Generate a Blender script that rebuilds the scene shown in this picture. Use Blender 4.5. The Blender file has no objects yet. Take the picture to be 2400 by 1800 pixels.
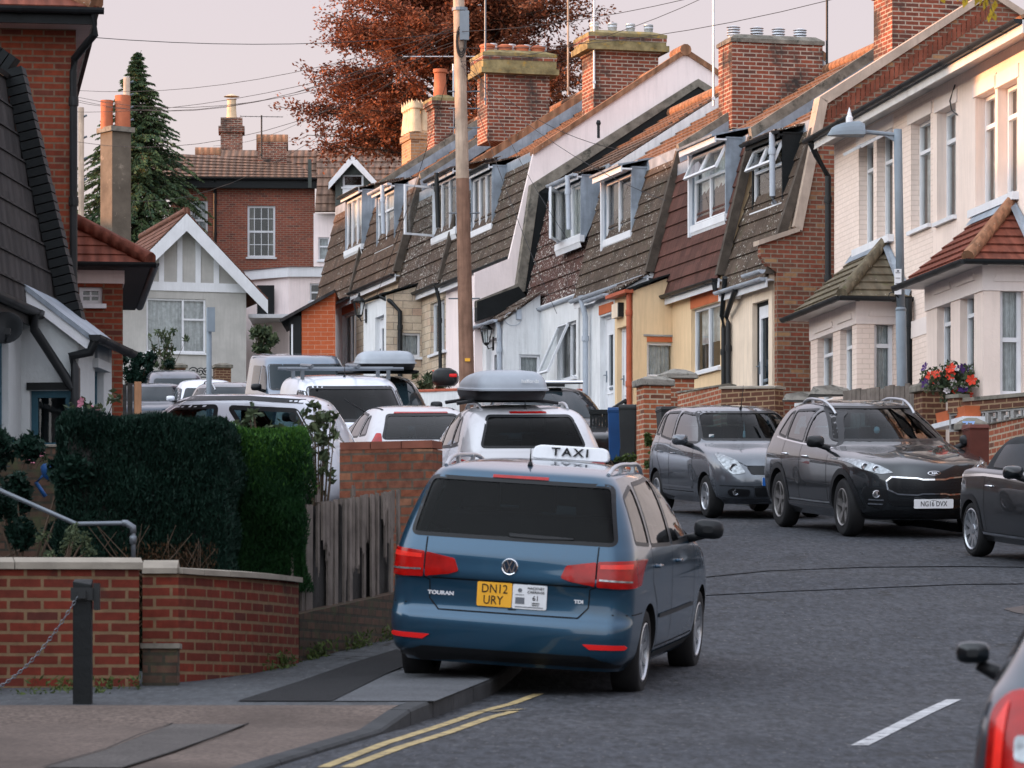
import bpy, bmesh, math, random
from mathutils import Vector, Matrix
from mathutils.bvhtree import BVHTree
from mathutils.geometry import tessellate_polygon
random.seed(7)
sc = bpy.context.scene
COL = sc.collection
F, CX, YH, EYE = 10000.0, 1200.0, 1700.0, 1.6       # long lens: focal length in photo pixels, horizon row, eye height
R = math.radians

def P(px, py, D):
    return Vector(((px-CX)*D/F, D, EYE+(YH-py)*D/F))
def zat(py, D): return EYE+(YH-py)*D/F

# ---- the hill: height of the road along Y
GP = [(-60,-3.0),(-20,-1.1),(0,0),(12,.72),(25,1.5),(30.6,1.836),(33.2,2.05),(40,2.72),(48,3.5),(52.6,3.93),(58,4.42),
      (61.5,4.72),(70,5.5),(86,7.0),(100,8.5),(120,10.6),(140,12.5),(200,17.5),(320,23),(700,30),(3000,40)]
def g(y):
    if y <= GP[0][0]: return GP[0][1]
    for i in range(len(GP)-1):
        a, b = GP[i], GP[i+1]
        if y <= b[0]:
            p0 = GP[max(i-1,0)]; p3 = GP[min(i+2,len(GP)-1)]
            h = b[0]-a[0]; t = (y-a[0])/h
            m0 = (b[1]-p0[1])/(b[0]-p0[0]); m1 = (p3[1]-a[1])/(p3[0]-a[0])
            return ((2*t**3-3*t*t+1)*a[1]+(t**3-2*t*t+t)*h*m0+(-2*t**3+3*t*t)*b[1]+(t**3-t*t)*h*m1)
    return GP[-1][1]
def gs(y): return (g(y+.4)-g(y-.4))/.8

def gd(x, y):              # the verge left of the road dips beyond the vans
    sm = lambda t: (lambda u: u*u*(3-2*u))(min(max(t,0),1))
    return g(y)-.72*sm((-x-4.5)/3)*sm((y-93)/11)*(1-sm((y-122)/10))
def frame(o, xdir, ydir=None):
    x = Vector((xdir[0], xdir[1], 0)).normalized()
    y = Vector((-x.y, x.x, 0))
    return Matrix(((x.x,y.x,0,o[0]),(x.y,y.y,0,o[1]),(0,0,1,o[2]),(0,0,0,1)))

def tag(o, label=None, cat=None, group=None, kind=None):
    if label: o['label'] = label
    if cat: o['category'] = cat
    if group: o['group'] = group
    if kind: o['kind'] = kind
    return o
def empty(name, M, label, cat, group=None):
    o = bpy.data.objects.new(name, None); COL.objects.link(o)
    o.empty_display_size = .2
    o.matrix_world = M if isinstance(M, Matrix) else Matrix.Translation(M)
    return tag(o, label, cat, group)
def copy_tree(o, parent=None):
    c = o.copy(); COL.objects.link(c)
    if parent is not None: c.parent = parent
    for ch in o.children: copy_tree(ch, c)
    return c

class MB:
    """collects polygons; M maps builder coordinates to the thing's own coordinates"""
    def __init__(s, M=None):
        s.v = []; s.f = []; s.m = []; s.M = M or Matrix(); s.cur = 0; s.uv = None
    def mat(s, i): s.cur = i; return s
    def add(s, pts, faces, m=None):
        b = len(s.v); s.v += [s.M @ Vector(p) for p in pts]
        for f in faces:
            s.f.append([b+i for i in f]); s.m.append(s.cur if m is None else m)
    def poly(s, pts, m=None): s.add(pts, [list(range(len(pts)))], m)
    def box(s, x0, x1, y0, y1, z0, z1, m=None):
        if x0 > x1: x0, x1 = x1, x0
        if y0 > y1: y0, y1 = y1, y0
        if z0 > z1: z0, z1 = z1, z0
        s.add([(x0,y0,z0),(x1,y0,z0),(x1,y1,z0),(x0,y1,z0),(x0,y0,z1),(x1,y0,z1),(x1,y1,z1),(x0,y1,z1)],
              [(3,2,1,0),(4,5,6,7),(0,1,5,4),(1,2,6,5),(2,3,7,6),(3,0,4,7)], m)
    def prism(s, poly, a, b, axis=1, m=None):
        """polygon in the two other axes, extruded along axis from a to b"""
        def mk(p, t):
            q = [0,0,0]; o = [i for i in range(3) if i != axis]
            q[o[0]], q[o[1]] = p[0], p[1]; q[axis] = t; return q
        n = len(poly)
        s.add([mk(p,a) for p in poly]+[mk(p,b) for p in poly],
              [list(range(n))[::-1], list(range(n,2*n))]+[(i,(i+1)%n,n+(i+1)%n,n+i) for i in range(n)], m)
    def tube(s, pts, r, n=8, m=None, cap=True):
        pts = [Vector(p) for p in pts]; rings = []
        for i, p in enumerate(pts):
            d = (pts[min(i+1,len(pts)-1)]-pts[max(i-1,0)]).normalized()
            up = Vector((0,0,1)) if abs(d.z) < .95 else Vector((1,0,0))
            a = d.cross(up).normalized(); b = d.cross(a)
            rr = r[i] if isinstance(r, (list,tuple)) else r
            rings.append([p+a*math.cos(2*math.pi*k/n)*rr+b*math.sin(2*math.pi*k/n)*rr for k in range(n)])
        fs = []
        for i in range(len(pts)-1):
            for k in range(n):
                fs.append((i*n+k, i*n+(k+1)%n, (i+1)*n+(k+1)%n, (i+1)*n+k))
        if cap: fs += [list(range(n))[::-1], list(range((len(pts)-1)*n, len(pts)*n))]
        s.add([q for rg in rings for q in rg], fs, m)
    def lathe(s, prof, o=(0,0,0), axis='z', n=20, m=None, cap=True):
        """prof: (radius, height) list"""
        pts = []
        for r, h in prof:
            for k in range(n):
                c, t = math.cos(2*math.pi*k/n)*r, math.sin(2*math.pi*k/n)*r
                if axis == 'z': q = (o[0]+c, o[1]+t, o[2]+h)
                elif axis == 'y': q = (o[0]+c, o[1]+h, o[2]+t)
                else: q = (o[0]+h, o[1]+c, o[2]+t)
                pts.append(q)
        fs = []
        for i in range(len(prof)-1):
            for k in range(n):
                fs.append((i*n+k, i*n+(k+1)%n, (i+1)*n+(k+1)%n, (i+1)*n+k))
        if cap:
            if prof[0][0] > 1e-4: fs.append(list(range(n))[::-1])
            if prof[-1][0] > 1e-4: fs.append(list(range((len(prof)-1)*n, len(prof)*n)))
        s.add(pts, fs, m)
    def wall(s, u0, u1, v0, v1, holes=(), depth=.1, w=0, m=None, rm=None):
        """u-v sheet at w (third axis outward) with rectangular holes and their reveals"""
        us = sorted({u0,u1}|{min(max(h[i],u0),u1) for h in holes for i in (0,1)})
        vs = sorted({v0,v1}|{min(max(h[i],v0),v1) for h in holes for i in (2,3)})
        for i in range(len(us)-1):
            for j in range(len(vs)-1):
                a, b, c, d = us[i], us[i+1], vs[j], vs[j+1]
                cu, cv = (a+b)/2, (c+d)/2
                if any(h[0] < cu < h[1] and h[2] < cv < h[3] for h in holes): continue
                s.add([(a,c,w),(b,c,w),(b,d,w),(a,d,w)], [(0,1,2,3)], m)
        for h in holes:
            a, b, c, d = h[:4]; e = w-depth
            s.add([(a,c,w),(a,d,w),(a,d,e),(a,c,e)], [(0,1,2,3)], rm if rm is not None else m)
            s.add([(b,c,w),(b,c,e),(b,d,e),(b,d,w)], [(0,1,2,3)], rm if rm is not None else m)
            s.add([(a,d,w),(b,d,w),(b,d,e),(a,d,e)], [(0,1,2,3)], rm if rm is not None else m)
            s.add([(a,c,w),(a,c,e),(b,c,e),(b,c,w)], [(0,1,2,3)], rm if rm is not None else m)
    def courses(s, ll, lr, ul, ur, n, t=.03, m=None, jag=0.0):
        """overlapping tile courses between a lower and an upper edge; the lower edge of each course stands out by t"""
        ll, lr, ul, ur = map(Vector, (ll, lr, ul, ur))
        nrm = (lr-ll).cross(ul-ll).normalized()
        for i in range(n):
            a, b = i/n, (i+1)/n
            ov = .12/n
            p0 = ll.lerp(ul, a-ov*(i>0)); p1 = lr.lerp(ur, a-ov*(i>0)); p2 = lr.lerp(ur, b); p3 = ll.lerp(ul, b)
            j = random.uniform(-jag, jag)
            o0, o1 = nrm*(t+j), nrm*.004
            s.add([p0+o0, p1+o0, p2+o1, p3+o1, p0-nrm*.01, p1-nrm*.01, p2-nrm*.01, p3-nrm*.01],
                  [(0,1,2,3),(4,5,1,0),(1,5,6,2),(4,0,3,7)], m)
    def build(s, name, mats, parent=None, M=None, smooth=False, angle=None, bevel=0):
        me = bpy.data.meshes.new(name)
        me.from_pydata([tuple(v) for v in s.v], [], s.f)
        if not isinstance(mats, (list,tuple)): mats = [mats]
        for mm in mats: me.materials.append(mm)
        me.polygons.foreach_set('material_index', s.m)
        uvl = me.uv_layers.new(name='UVMap')
        vs = me.vertices
        Z = Vector((0,0,1))
        if s.uv is None:
            for pl in me.polygons:
                nn = pl.normal
                if abs(nn.z) > .93: t = Vector((1,0,0)); b = Vector((0,1,0))
                else: t = Z.cross(nn).normalized(); b = nn.cross(t)
                for li in pl.loop_indices:
                    p = vs[me.loops[li].vertex_index].co
                    uvl.data[li].uv = (p.dot(t), p.dot(b))
        if smooth or angle:
            for pl in me.polygons: pl.use_smooth = True
            if angle: me.set_sharp_from_angle(angle=R(angle))
        me.update()
        o = bpy.data.objects.new(name, me); COL.objects.link(o)
        if parent is not None: o.parent = parent
        elif M is not None: o.matrix_world = M
        if bevel:
            bm = o.modifiers.new('bevel', 'BEVEL'); bm.width = bevel; bm.segments = 2; bm.limit_method = 'ANGLE'
        return o

_fontcache = {}
def text(word, size, mat, name, parent=None, M=None, depth=.004, wx=1.0, bold=0.0, space=1.0):
    cu = bpy.data.curves.new('t', 'FONT'); cu.body = word; cu.size = size; cu.extrude = depth/2
    cu.align_x = 'CENTER'; cu.align_y = 'CENTER'; cu.offset = bold; cu.space_character = space; cu.resolution_u = 3
    to = bpy.data.objects.new('t', cu); COL.objects.link(to)
    dg = bpy.context.evaluated_depsgraph_get(); dg.update()
    me = bpy.data.meshes.new_from_object(to.evaluated_get(dg))
    COL.objects.unlink(to); bpy.data.objects.remove(to); bpy.data.curves.remove(cu)
    me.name = name; me.materials.clear(); me.materials.append(mat)
    if wx != 1.0: me.transform(Matrix.Diagonal((wx,1,1,1)))
    if M is not None: me.transform(M)
    o = bpy.data.objects.new(name, me); COL.objects.link(o)
    if parent is not None: o.parent = parent
    return o
# ------------------------------------------------------------------ materials
def _nt(name):
    m = bpy.data.materials.new(name); m.use_nodes = True
    nt = m.node_tree; b = nt.nodes['Principled BSDF']
    return m, nt, b
def N(nt, typ, **kw):
    n = nt.nodes.new(typ)
    for k, v in kw.items():
        if k in n.inputs: n.inputs[k].default_value = v
        else: setattr(n, k, v)
    return n
def c4(c): return (c[0], c[1], c[2], 1)
def coords(nt, kind='Object'):
    return nt.nodes.new('ShaderNodeTexCoord').outputs[kind]
def ramp(nt, src, a, b, ca=(0,0,0), cb=(1,1,1)):
    r = nt.nodes.new('ShaderNodeValToRGB'); nt.links.new(src, r.inputs[0])
    r.color_ramp.elements[0].position = a; r.color_ramp.elements[1].position = b
    r.color_ramp.elements[0].color = c4(ca); r.color_ramp.elements[1].color = c4(cb)
    return r.outputs[0]
def mix(nt, fac, a, b, mode='MIX'):
    n = nt.nodes.new('ShaderNodeMix'); n.data_type = 'RGBA'; n.blend_type = mode
    if hasattr(fac, 'links'): nt.links.new(fac, n.inputs[0])
    else: n.inputs[0].default_value = fac
    for s, i in ((a,6),(b,7)):
        if hasattr(s, 'links'): nt.links.new(s, n.inputs[i])
        else: n.inputs[i].default_value = c4(s)
    return n.outputs[2]
def noise(nt, vec, scale, detail=4, rough=.6):
    n = N(nt, 'ShaderNodeTexNoise', Scale=scale, Detail=detail, Roughness=rough)
    nt.links.new(vec, n.inputs['Vector']); return n.outputs[0]
def bump(nt, b, h, strength, dist=.02, prev=None):
    n = N(nt, 'ShaderNodeBump', Strength=strength, Distance=dist)
    nt.links.new(h, n.inputs['Height'])
    if prev: nt.links.new(prev, n.inputs['Normal'])
    nt.links.new(n.outputs[0], b.inputs['Normal']); return n.outputs[0]
def stretch(nt, vec, s):
    n = nt.nodes.new('ShaderNodeMapping'); n.inputs['Scale'].default_value = s
    nt.links.new(vec, n.inputs['Vector']); return n.outputs[0]

def M_plain(name, col, rough=.6, metal=0, var=.25, vs=3.0, bs=0, bst=.2, spec=.22, coat=0, dirt=None, emit=None, streak=0, fine=0):
    m, nt, b = _nt(name)
    b.inputs['Roughness'].default_value = rough; b.inputs['Metallic'].default_value = metal
    b.inputs['Specular IOR Level'].default_value = spec
    if coat:
        b.inputs['Coat Weight'].default_value = coat; b.inputs['Coat Roughness'].default_value = .04
    v = coords(nt)
    c = c4(col)
    out = None
    if var:
        f = noise(nt, v, vs)
        out = mix(nt, ramp(nt, f, .3, .75), tuple(x*(1-var) for x in col), tuple(min(x*(1+var*.6),1) for x in col))
    if streak:
        f2 = noise(nt, stretch(nt, v, (6,6,.5)), 2.5, 5)
        out = mix(nt, ramp(nt, f2, .45, .8), out if out else col, tuple(x*(1-streak) for x in col))
    if fine:
        f3 = noise(nt, v, fine, 3)
        out = mix(nt, ramp(nt, f3, .35, .7), out if out else col, tuple(x*.45 for x in col))
    if dirt:
        f4 = noise(nt, v, dirt[1], 6, .7)
        out = mix(nt, ramp(nt, f4, dirt[2], dirt[2]+.12), out if out else col, dirt[0])
    if out: nt.links.new(out, b.inputs['Base Color'])
    else: b.inputs['Base Color'].default_value = c
    if bs: bump(nt, b, noise(nt, v, bs, 5), bst)
    if emit:
        b.inputs['Emission Color'].default_value = c4(emit[0]); b.inputs['Emission Strength'].default_value = emit[1]
    return m

def M_brick(name, c1, c2, mortar, bw=.225, rh=.075, ms=.011, bias=0.0, var=.35, dirt=None, c3=None, rough=.85, off=.5, grime=.0):
    m, nt, b = _nt(name); b.inputs['Roughness'].default_value = rough; b.inputs['Specular IOR Level'].default_value = .2
    uv = coords(nt, 'UV')
    t = N(nt, 'ShaderNodeTexBrick', Scale=1.0, **{'Brick Width': bw, 'Row Height': rh, 'Mortar Size': ms, 'Mortar Smooth': .1, 'Bias': bias})
    t.offset = off
    wob = nt.nodes.new('ShaderNodeVectorMath'); wob.operation = 'MULTIPLY_ADD'
    nz = N(nt, 'ShaderNodeTexNoise', Scale=9.0, Detail=2.0); nt.links.new(uv, nz.inputs['Vector'])
    nt.links.new(nz.outputs['Color'], wob.inputs[0]); wob.inputs[1].default_value = (.007,.007,0); nt.links.new(uv, wob.inputs[2])
    nt.links.new(wob.outputs[0], t.inputs['Vector'])
    t.inputs['Color1'].default_value = c4(c1); t.inputs['Color2'].default_value = c4(c2); t.inputs['Mortar'].default_value = c4(mortar)
    col = t.outputs['Color']
    if c3:                                              # a third brick colour, picked per brick
        t2 = N(nt, 'ShaderNodeTexBrick', Scale=1.0, **{'Brick Width': bw, 'Row Height': rh, 'Mortar Size': ms, 'Mortar Smooth': .1, 'Bias': -.45})
        t2.offset = off; nt.links.new(wob.outputs[0], t2.inputs['Vector'])
        # a far-shifted copy decides which bricks take it
        sh = nt.nodes.new('ShaderNodeVectorMath'); sh.operation = 'ADD'; sh.inputs[1].default_value = (bw*40, rh*62, 0)
        nt.links.new(wob.outputs[0], sh.inputs[0]); nt.links.new(sh.outputs[0], t2.inputs['Vector'])
        t2.inputs['Color1'].default_value = (0,0,0,1); t2.inputs['Color2'].default_value = (1,1,1,1); t2.inputs['Mortar'].default_value = (0,0,0,1)
        col = mix(nt, ramp(nt, t2.outputs['Color'], .38, .6), col, c3)
    n1 = noise(nt, uv, 14, 5); n2 = noise(nt, uv, .9, 4)
    col = mix(nt, var, col, mix(nt, 1.0, ramp(nt, n1, .2, .8, (.35,.35,.35), (1.35,1.35,1.35)), col, 'MULTIPLY'))
    col = mix(nt, var*.8, col, mix(nt, 1.0, ramp(nt, n2, .25, .75, (.3,.3,.3), (1.3,1.3,1.3)), col, 'MULTIPLY'))
    if dirt:
        col = mix(nt, ramp(nt, noise(nt, uv, dirt[1], 5, .7), dirt[2], dirt[2]+.15), col, dirt[0])
    nt.links.new(col, b.inputs['Base Color'])
    inv = nt.nodes.new('ShaderNodeMath'); inv.operation = 'SUBTRACT'; inv.inputs[0].default_value = 1
    nt.links.new(t.outputs['Fac'], inv.inputs[1])
    p = bump(nt, b, inv.outputs[0], .5, .012)
    bump(nt, b, n1, .25, .01, p)
    return m

def M_tile(name, ca, cb, spots=(.62,.6,.55), rib=.055, spot=.66, ribs=.45, moss=None):
    m, nt, b = _nt(name); b.inputs['Roughness'].default_value = .85; b.inputs['Specular IOR Level'].default_value = .2
    uv = coords(nt, 'UV')
    n1 = noise(nt, uv, .9, 5, .7); n2 = noise(nt, stretch(nt, uv, (5,.7,1)), 2.2, 4)
    col = mix(nt, ramp(nt, n1, .3, .7), ca, cb)
    col = mix(nt, .55, col, mix(nt, 1.0, ramp(nt, n2, .3, .7, (.45,.45,.45), (1.35,1.3,1.25)), col, 'MULTIPLY'))
    w = N(nt, 'ShaderNodeTexWave', Scale=1.0/rib/ (2*math.pi)*6.2832/1.0, Distortion=.3); w.bands_direction = 'X'
    w.inputs['Scale'].default_value = .314/rib; nt.links.new(uv, w.inputs['Vector'])
    col = mix(nt, ribs, col, mix(nt, 1.0, ramp(nt, w.outputs[0], .0, .5, (.35,.35,.35), (1,1,1)), col, 'MULTIPLY'))
    if moss:
        col = mix(nt, ramp(nt, noise(nt, uv, 2.3, 6, .75), .56, .68), col, moss)
    tb = N(nt, 'ShaderNodeTexBrick', Scale=1.0, **{'Brick Width': .3, 'Row Height': .245, 'Mortar Size': .0, 'Bias': 0.0}); nt.links.new(uv, tb.inputs['Vector'])
    tb.inputs['Color1'].default_value = (.8,.8,.79,1); tb.inputs['Color2'].default_value = (1.16,1.15,1.14,1)
    col = mix(nt, 1.0, tb.outputs['Color'], col, 'MULTIPLY')
    sp = noise(nt, uv, 17, 3, .6); big = noise(nt, uv, 1.1, 3)
    ad = nt.nodes.new('ShaderNodeMath'); ad.operation = 'MULTIPLY_ADD'; nt.links.new(big, ad.inputs[0]); ad.inputs[1].default_value = .35
    nt.links.new(sp, ad.inputs[2])
    col = mix(nt, ramp(nt, ad.outputs[0], spot+.17, spot+.21), col, spots)
    nt.links.new(col, b.inputs['Base Color'])
    p = bump(nt, b, w.outputs[0], .9, .02)
    bump(nt, b, n1, .4, .02, p)
    return m

def M_paint(name, col, metal=.6, rough=.32, cior=1.5, crough=.02):
    m, nt, b = _nt(name)
    v = coords(nt)
    dirt = noise(nt, v, 1.7, 6, .7)
    col2 = mix(nt, ramp(nt, dirt, .5, .8), col, tuple(x*.72+.01 for x in col))
    nt.links.new(col2, b.inputs['Base Color'])
    b.inputs['Metallic'].default_value = metal; b.inputs['Roughness'].default_value = rough
    b.inputs['Specular IOR Level'].default_value = .25
    b.inputs['Coat Weight'].default_value = 1.0; b.inputs['Coat Roughness'].default_value = crough; b.inputs['Coat IOR'].default_value = cior
    return m

def M_glass(name, tint=(.35,.42,.44), alpha_rough=.02, refl=1.0, ior=1.65):
    m = bpy.data.materials.new(name); m.use_nodes = True; nt = m.node_tree; nt.nodes.clear()
    o = nt.nodes.new('ShaderNodeOutputMaterial'); tr = nt.nodes.new('ShaderNodeBsdfTransparent'); gl = nt.nodes.new('ShaderNodeBsdfGlossy')
    tr.inputs[0].default_value = c4(tint); gl.inputs['Roughness'].default_value = alpha_rough; gl.inputs[0].default_value = (refl,refl,refl,1)
    fr = N(nt, 'ShaderNodeFresnel', IOR=ior); mx = nt.nodes.new('ShaderNodeMixShader')
    nt.links.new(fr.outputs[0], mx.inputs[0]); nt.links.new(tr.outputs[0], mx.inputs[1]); nt.links.new(gl.outputs[0], mx.inputs[2])
    # old panes are never quite flat
    nz = N(nt, 'ShaderNodeTexNoise', Scale=1.6, Detail=1.0); bp = N(nt, 'ShaderNodeBump', Strength=.05, Distance=.05)
    tc = nt.nodes.new('ShaderNodeTexCoord'); nt.links.new(tc.outputs['Object'], nz.inputs['Vector'])
    nt.links.new(nz.outputs[0], bp.inputs['Height']); nt.links.new(bp.outputs[0], gl.inputs['Normal'])
    nt.links.new(mx.outputs[0], o.inputs[0]); return m

def M_leaf(name, ca, cb, trans=.25, rough=.6, scale=1.5):
    m, nt, b = _nt(name)
    v = coords(nt, 'Object')
    n1 = noise(nt, v, scale, 3)
    gi = nt.nodes.new('ShaderNodeNewGeometry')
    f = nt.nodes.new('ShaderNodeMath'); f.operation = 'MULTIPLY_ADD'
    nt.links.new(gi.outputs['Random Per Island'], f.inputs[0]); f.inputs[1].default_value = .5
    nt.links.new(n1, f.inputs[2])
    col = mix(nt, ramp(nt, f.outputs[0], .45, 1.0), ca, cb)
    nt.links.new(col, b.inputs['Base Color']); b.inputs['Roughness'].default_value = rough; b.inputs['Specular IOR Level'].default_value = .12
    tl = nt.nodes.new('ShaderNodeBsdfTranslucent'); nt.links.new(col, tl.inputs[0])
    mx = nt.nodes.new('ShaderNodeMixShader'); mx.inputs[0].default_value = trans
    o = nt.nodes['Material Output']
    nt.links.new(b.outputs[0], mx.inputs[1]); nt.links.new(tl.outputs[0], mx.inputs[2]); nt.links.new(mx.outputs[0], o.inputs[0])
    return m

X = {}
X['white'] = M_plain('white_upvc', (.72,.73,.76), .35, var=.12, vs=2.0, streak=.12)
X['cream_upvc'] = M_plain('cream_frame', (.66,.64,.62), .45, var=.15)
X['glass'] = M_glass('window_glass', (.78,.82,.83), ior=1.5)
X['net'] = M_plain('net_curtain', (.85,.87,.87), .9, var=.3, vs=9, streak=.45)
X['drape'] = M_plain('drape', (.3,.27,.23), .9, var=.3, vs=5, streak=.5)
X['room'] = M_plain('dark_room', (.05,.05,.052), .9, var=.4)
X['lead'] = M_plain('lead_sheet', (.27,.31,.36), .55, var=.45, vs=2.5, streak=.35, bs=6, bst=.3)
X['blackpl'] = M_plain('black_plastic', (.018,.02,.022), .4, var=.3)
X['blackmat'] = M_plain('black_paint', (.008,.01,.011), .6, var=.3, bs=12, bst=.3)
X['greypipe'] = M_plain('grey_pipe', (.42,.46,.52), .45, var=.2)
X['redpipe'] = M_plain('red_oxide', (.42,.1,.05), .5, var=.3)
X['redlint'] = M_plain('red_lintel', (.5,.13,.05), .7, var=.2)
X['cream'] = M_plain('cream_render', (.78,.64,.5), .85, var=.16, vs=1.2, bs=5, bst=.35, streak=.26, dirt=((.5,.42,.34),2.2,.66))
X['yellow'] = M_plain('yellow_render', (.74,.54,.33), .85, var=.1, vs=1.3, bs=3, bst=.4, streak=.2, dirt=((.5,.36,.23),4,.66))
X['whiter'] = M_plain('white_render', (.7,.71,.72), .85, var=.14, vs=1.5, bs=8, bst=.35, streak=.26, dirt=((.47,.47,.46),2.5,.68))
X['pinkr'] = M_plain('pink_render', (.86,.74,.72), .85, var=.1, vs=.8, bs=14, bst=.25, streak=.16, dirt=((.62,.54,.5),1.6,.7))
X['pinkb'] = M_brick('painted_brick', (.83,.69,.61), (.79,.65,.57), (.7,.57,.49), var=.12, ms=.008)
X['stone'] = M_brick('stone_cladding', (.62,.52,.4), (.55,.42,.3), (.3,.25,.2), bw=.42, rh=.16, ms=.008, c3=(.5,.32,.24), var=.4)
X['gable'] = M_brick('mixed_gable_brick', (.26,.07,.04), (.17,.07,.045), (.26,.2,.15), c3=(.45,.27,.13), bias=.05, var=.5)
X['gable2'] = M_brick('soft_gable_brick', (.36,.17,.1), (.4,.24,.14), (.36,.3,.25), c3=(.26,.15,.12), var=.4)
X['redbrick'] = M_brick('red_brick', (.28,.06,.028), (.18,.042,.025), (.21,.13,.085), c3=(.1,.04,.032), var=.45, bw=.24)
X['chim'] = M_brick('chimney_brick', (.29,.078,.043), (.18,.055,.036), (.42,.34,.27), c3=(.07,.045,.04), var=.5, bw=.24, dirt=((.045,.036,.032),1.0,.47))
X['chimy'] = M_brick('buff_chimney_brick', (.5,.27,.13), (.42,.22,.11), (.4,.3,.22), c3=(.16,.09,.06), var=.5, bw=.24)
X['orange'] = M_brick('orange_brick', (.55,.13,.05), (.5,.11,.04), (.55,.3,.2), rh=.1, bw=.3, ms=.006, var=.25)
X['farbrick'] = M_brick('far_brick', (.33,.09,.055), (.25,.07,.05), (.3,.2,.15), c3=(.11,.055,.05), var=.4)
X['wallbrick'] = M_brick('garden_brick', (.175,.03,.017), (.115,.025,.016), (.19,.12,.068), ms=.0115, c3=(.075,.025,.02), var=.5, dirt=((.02,.02,.018),1.6,.6), bw=.232, rh=.0755)
X['wallbrick2'] = M_brick('old_brick', (.25,.08,.04), (.19,.07,.045), (.13,.095,.07), ms=.01, c3=(.36,.19,.11), var=.85, rh=.076)
X['pierbrick'] = M_brick('pier_brick', (.4,.12,.055), (.32,.09,.05), (.46,.36,.26), c3=(.09,.05,.04), var=.45)
X['darkbrick'] = M_brick('dark_brick', (.13,.055,.035), (.1,.045,.03), (.3,.2,.12), var=.4)
X['rubble'] = M_brick('mossy_rubble', (.12,.065,.045), (.075,.05,.036), (.05,.045,.034), bw=.2, rh=.07, var=.7, dirt=((.055,.06,.03),3,.5))
X['coping'] = M_plain('stone_coping', (.3,.265,.22), .85, var=.3, vs=3, bs=20, bst=.3, dirt=((.12,.1,.08),3,.64))
X['copingd'] = M_plain('weathered_coping', (.2,.18,.15), .9, var=.5, vs=5, bs=14, bst=.5, dirt=((.06,.06,.05),4,.55))
X['capst'] = M_plain('pier_cap_stone', (.3,.28,.25), .9, var=.5, vs=7, bs=9, bst=.8, dirt=((.1,.1,.085),7,.52))
X['concrete'] = M_plain('concrete', (.32,.31,.3), .9, var=.35, vs=2, bs=25, bst=.3)
X['flaunch'] = M_plain('mossy_cement', (.25,.2,.1), .95, var=.6, vs=4, bs=9, bst=.6, dirt=((.36,.22,.05),5,.55))
X['rendchim'] = M_plain('old_cement_render', (.14,.116,.09), .95, var=.4, vs=1.5, bs=9, bst=.5, dirt=((.4,.33,.26),1.6,.6))
X['tile_grey'] = M_tile('tile_grey_brown', (.085,.06,.047), (.125,.092,.07), spot=.63, moss=(.075,.068,.042))
X['tile_brown'] = M_tile('tile_brown', (.1,.062,.044), (.14,.09,.064), spot=.64)
X['tile_dark'] = M_tile('tile_dark_brown', (.082,.055,.043), (.12,.085,.066), spot=.6)
X['tile_maroon'] = M_tile('tile_maroon', (.105,.045,.036), (.13,.06,.048), spot=.72)
X['tile_speck'] = M_tile('tile_maroon_speckled', (.095,.045,.038), (.12,.062,.05), spot=.585)
X['tile_roman'] = M_tile('tile_roman_brown', (.15,.09,.066), (.21,.135,.1), rib=.24, ribs=.55, spot=.75)
X['tile_rust'] = M_tile('tile_rust', (.27,.13,.075), (.32,.17,.1), rib=.22, ribs=.4, spot=.7, moss=(.17,.12,.07))
X['tile_red'] = M_tile('tile_red_plain', (.2,.058,.035), (.15,.05,.035), rib=.17, ribs=.3, spot=.74)
X['tile_slate'] = M_tile('tile_slate_dark', (.035,.034,.036), (.055,.05,.05), rib=.3, ribs=.3, spot=.8)
X['tile_bung'] = M_tile('tile_bungalow', (.21,.095,.065), (.17,.085,.065), rib=.1, ribs=.45, spot=.7)
X['tile_moss'] = M_tile('tile_mossy', (.13,.105,.075), (.17,.145,.1), rib=.23, ribs=.4, spot=.68, moss=(.1,.1,.045))
X['wood'] = M_plain('weathered_wood', (.19,.16,.14), .9, var=.45, vs=4, streak=.5, bs=20, bst=.4)
X['wooddk'] = M_plain('rotten_wood', (.045,.042,.04), .95, var=.6, vs=5, streak=.5, bs=20, bst=.5)
X['pole'] = M_plain('pole_wood', (.26,.145,.1), .9, var=.4, vs=2.5, streak=.55, bs=15, bst=.4)
X['polelt'] = M_plain('pole_wood_light', (.45,.34,.26), .9, var=.35, vs=2.5, streak=.45, bs=15, bst=.4)
X['woodpost'] = M_plain('orange_post', (.42,.22,.12), .8, var=.3, streak=.3)
X['galv'] = M_plain('galvanised', (.17,.19,.215), .45, metal=.5, var=.25)
X['lampgrey'] = M_plain('lamp_grey', (.19,.225,.26), .45, var=.15)
X['terra'] = M_plain('terracotta', (.45,.14,.07), .8, var=.25)
X['buff'] = M_plain('buff_pot', (.66,.5,.33), .8, var=.25, dirt=((.2,.15,.1),4,.66))
X['metalcap'] = M_plain('metal_cowl', (.55,.57,.6), .4, metal=.4, var=.2)
X['wire'] = M_plain('cable', (.02,.02,.022), .6, var=0)
X['sheen'] = M_plain('dark_cable', (.03,.03,.03), .5, var=0)
X['tyre'] = M_plain('tyre', (.016,.016,.017), .8, var=.3)
X['rim'] = M_plain('alloy', (.5,.52,.55), .3, metal=.85, var=.15)
X['rimd'] = M_plain('alloy_dull', (.25,.24,.235), .4, metal=.7, var=.2)
X['chrome'] = M_plain('chrome', (.75,.77,.8), .12, metal=1, var=0)
X['trim'] = M_plain('car_black_trim', (.014,.015,.017), .38, var=.2)
X['arch'] = M_plain('wheel_arch', (.012,.012,.013), .9, var=.2)
X['seat'] = M_plain('seat_cloth', (.03,.031,.034), .9, var=.3)
X['seam'] = M_plain('panel_gap', (.006,.007,.009), .8, var=0)
X['carglass'] = M_glass('car_glass', (.3,.42,.46), ior=1.38)
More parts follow.
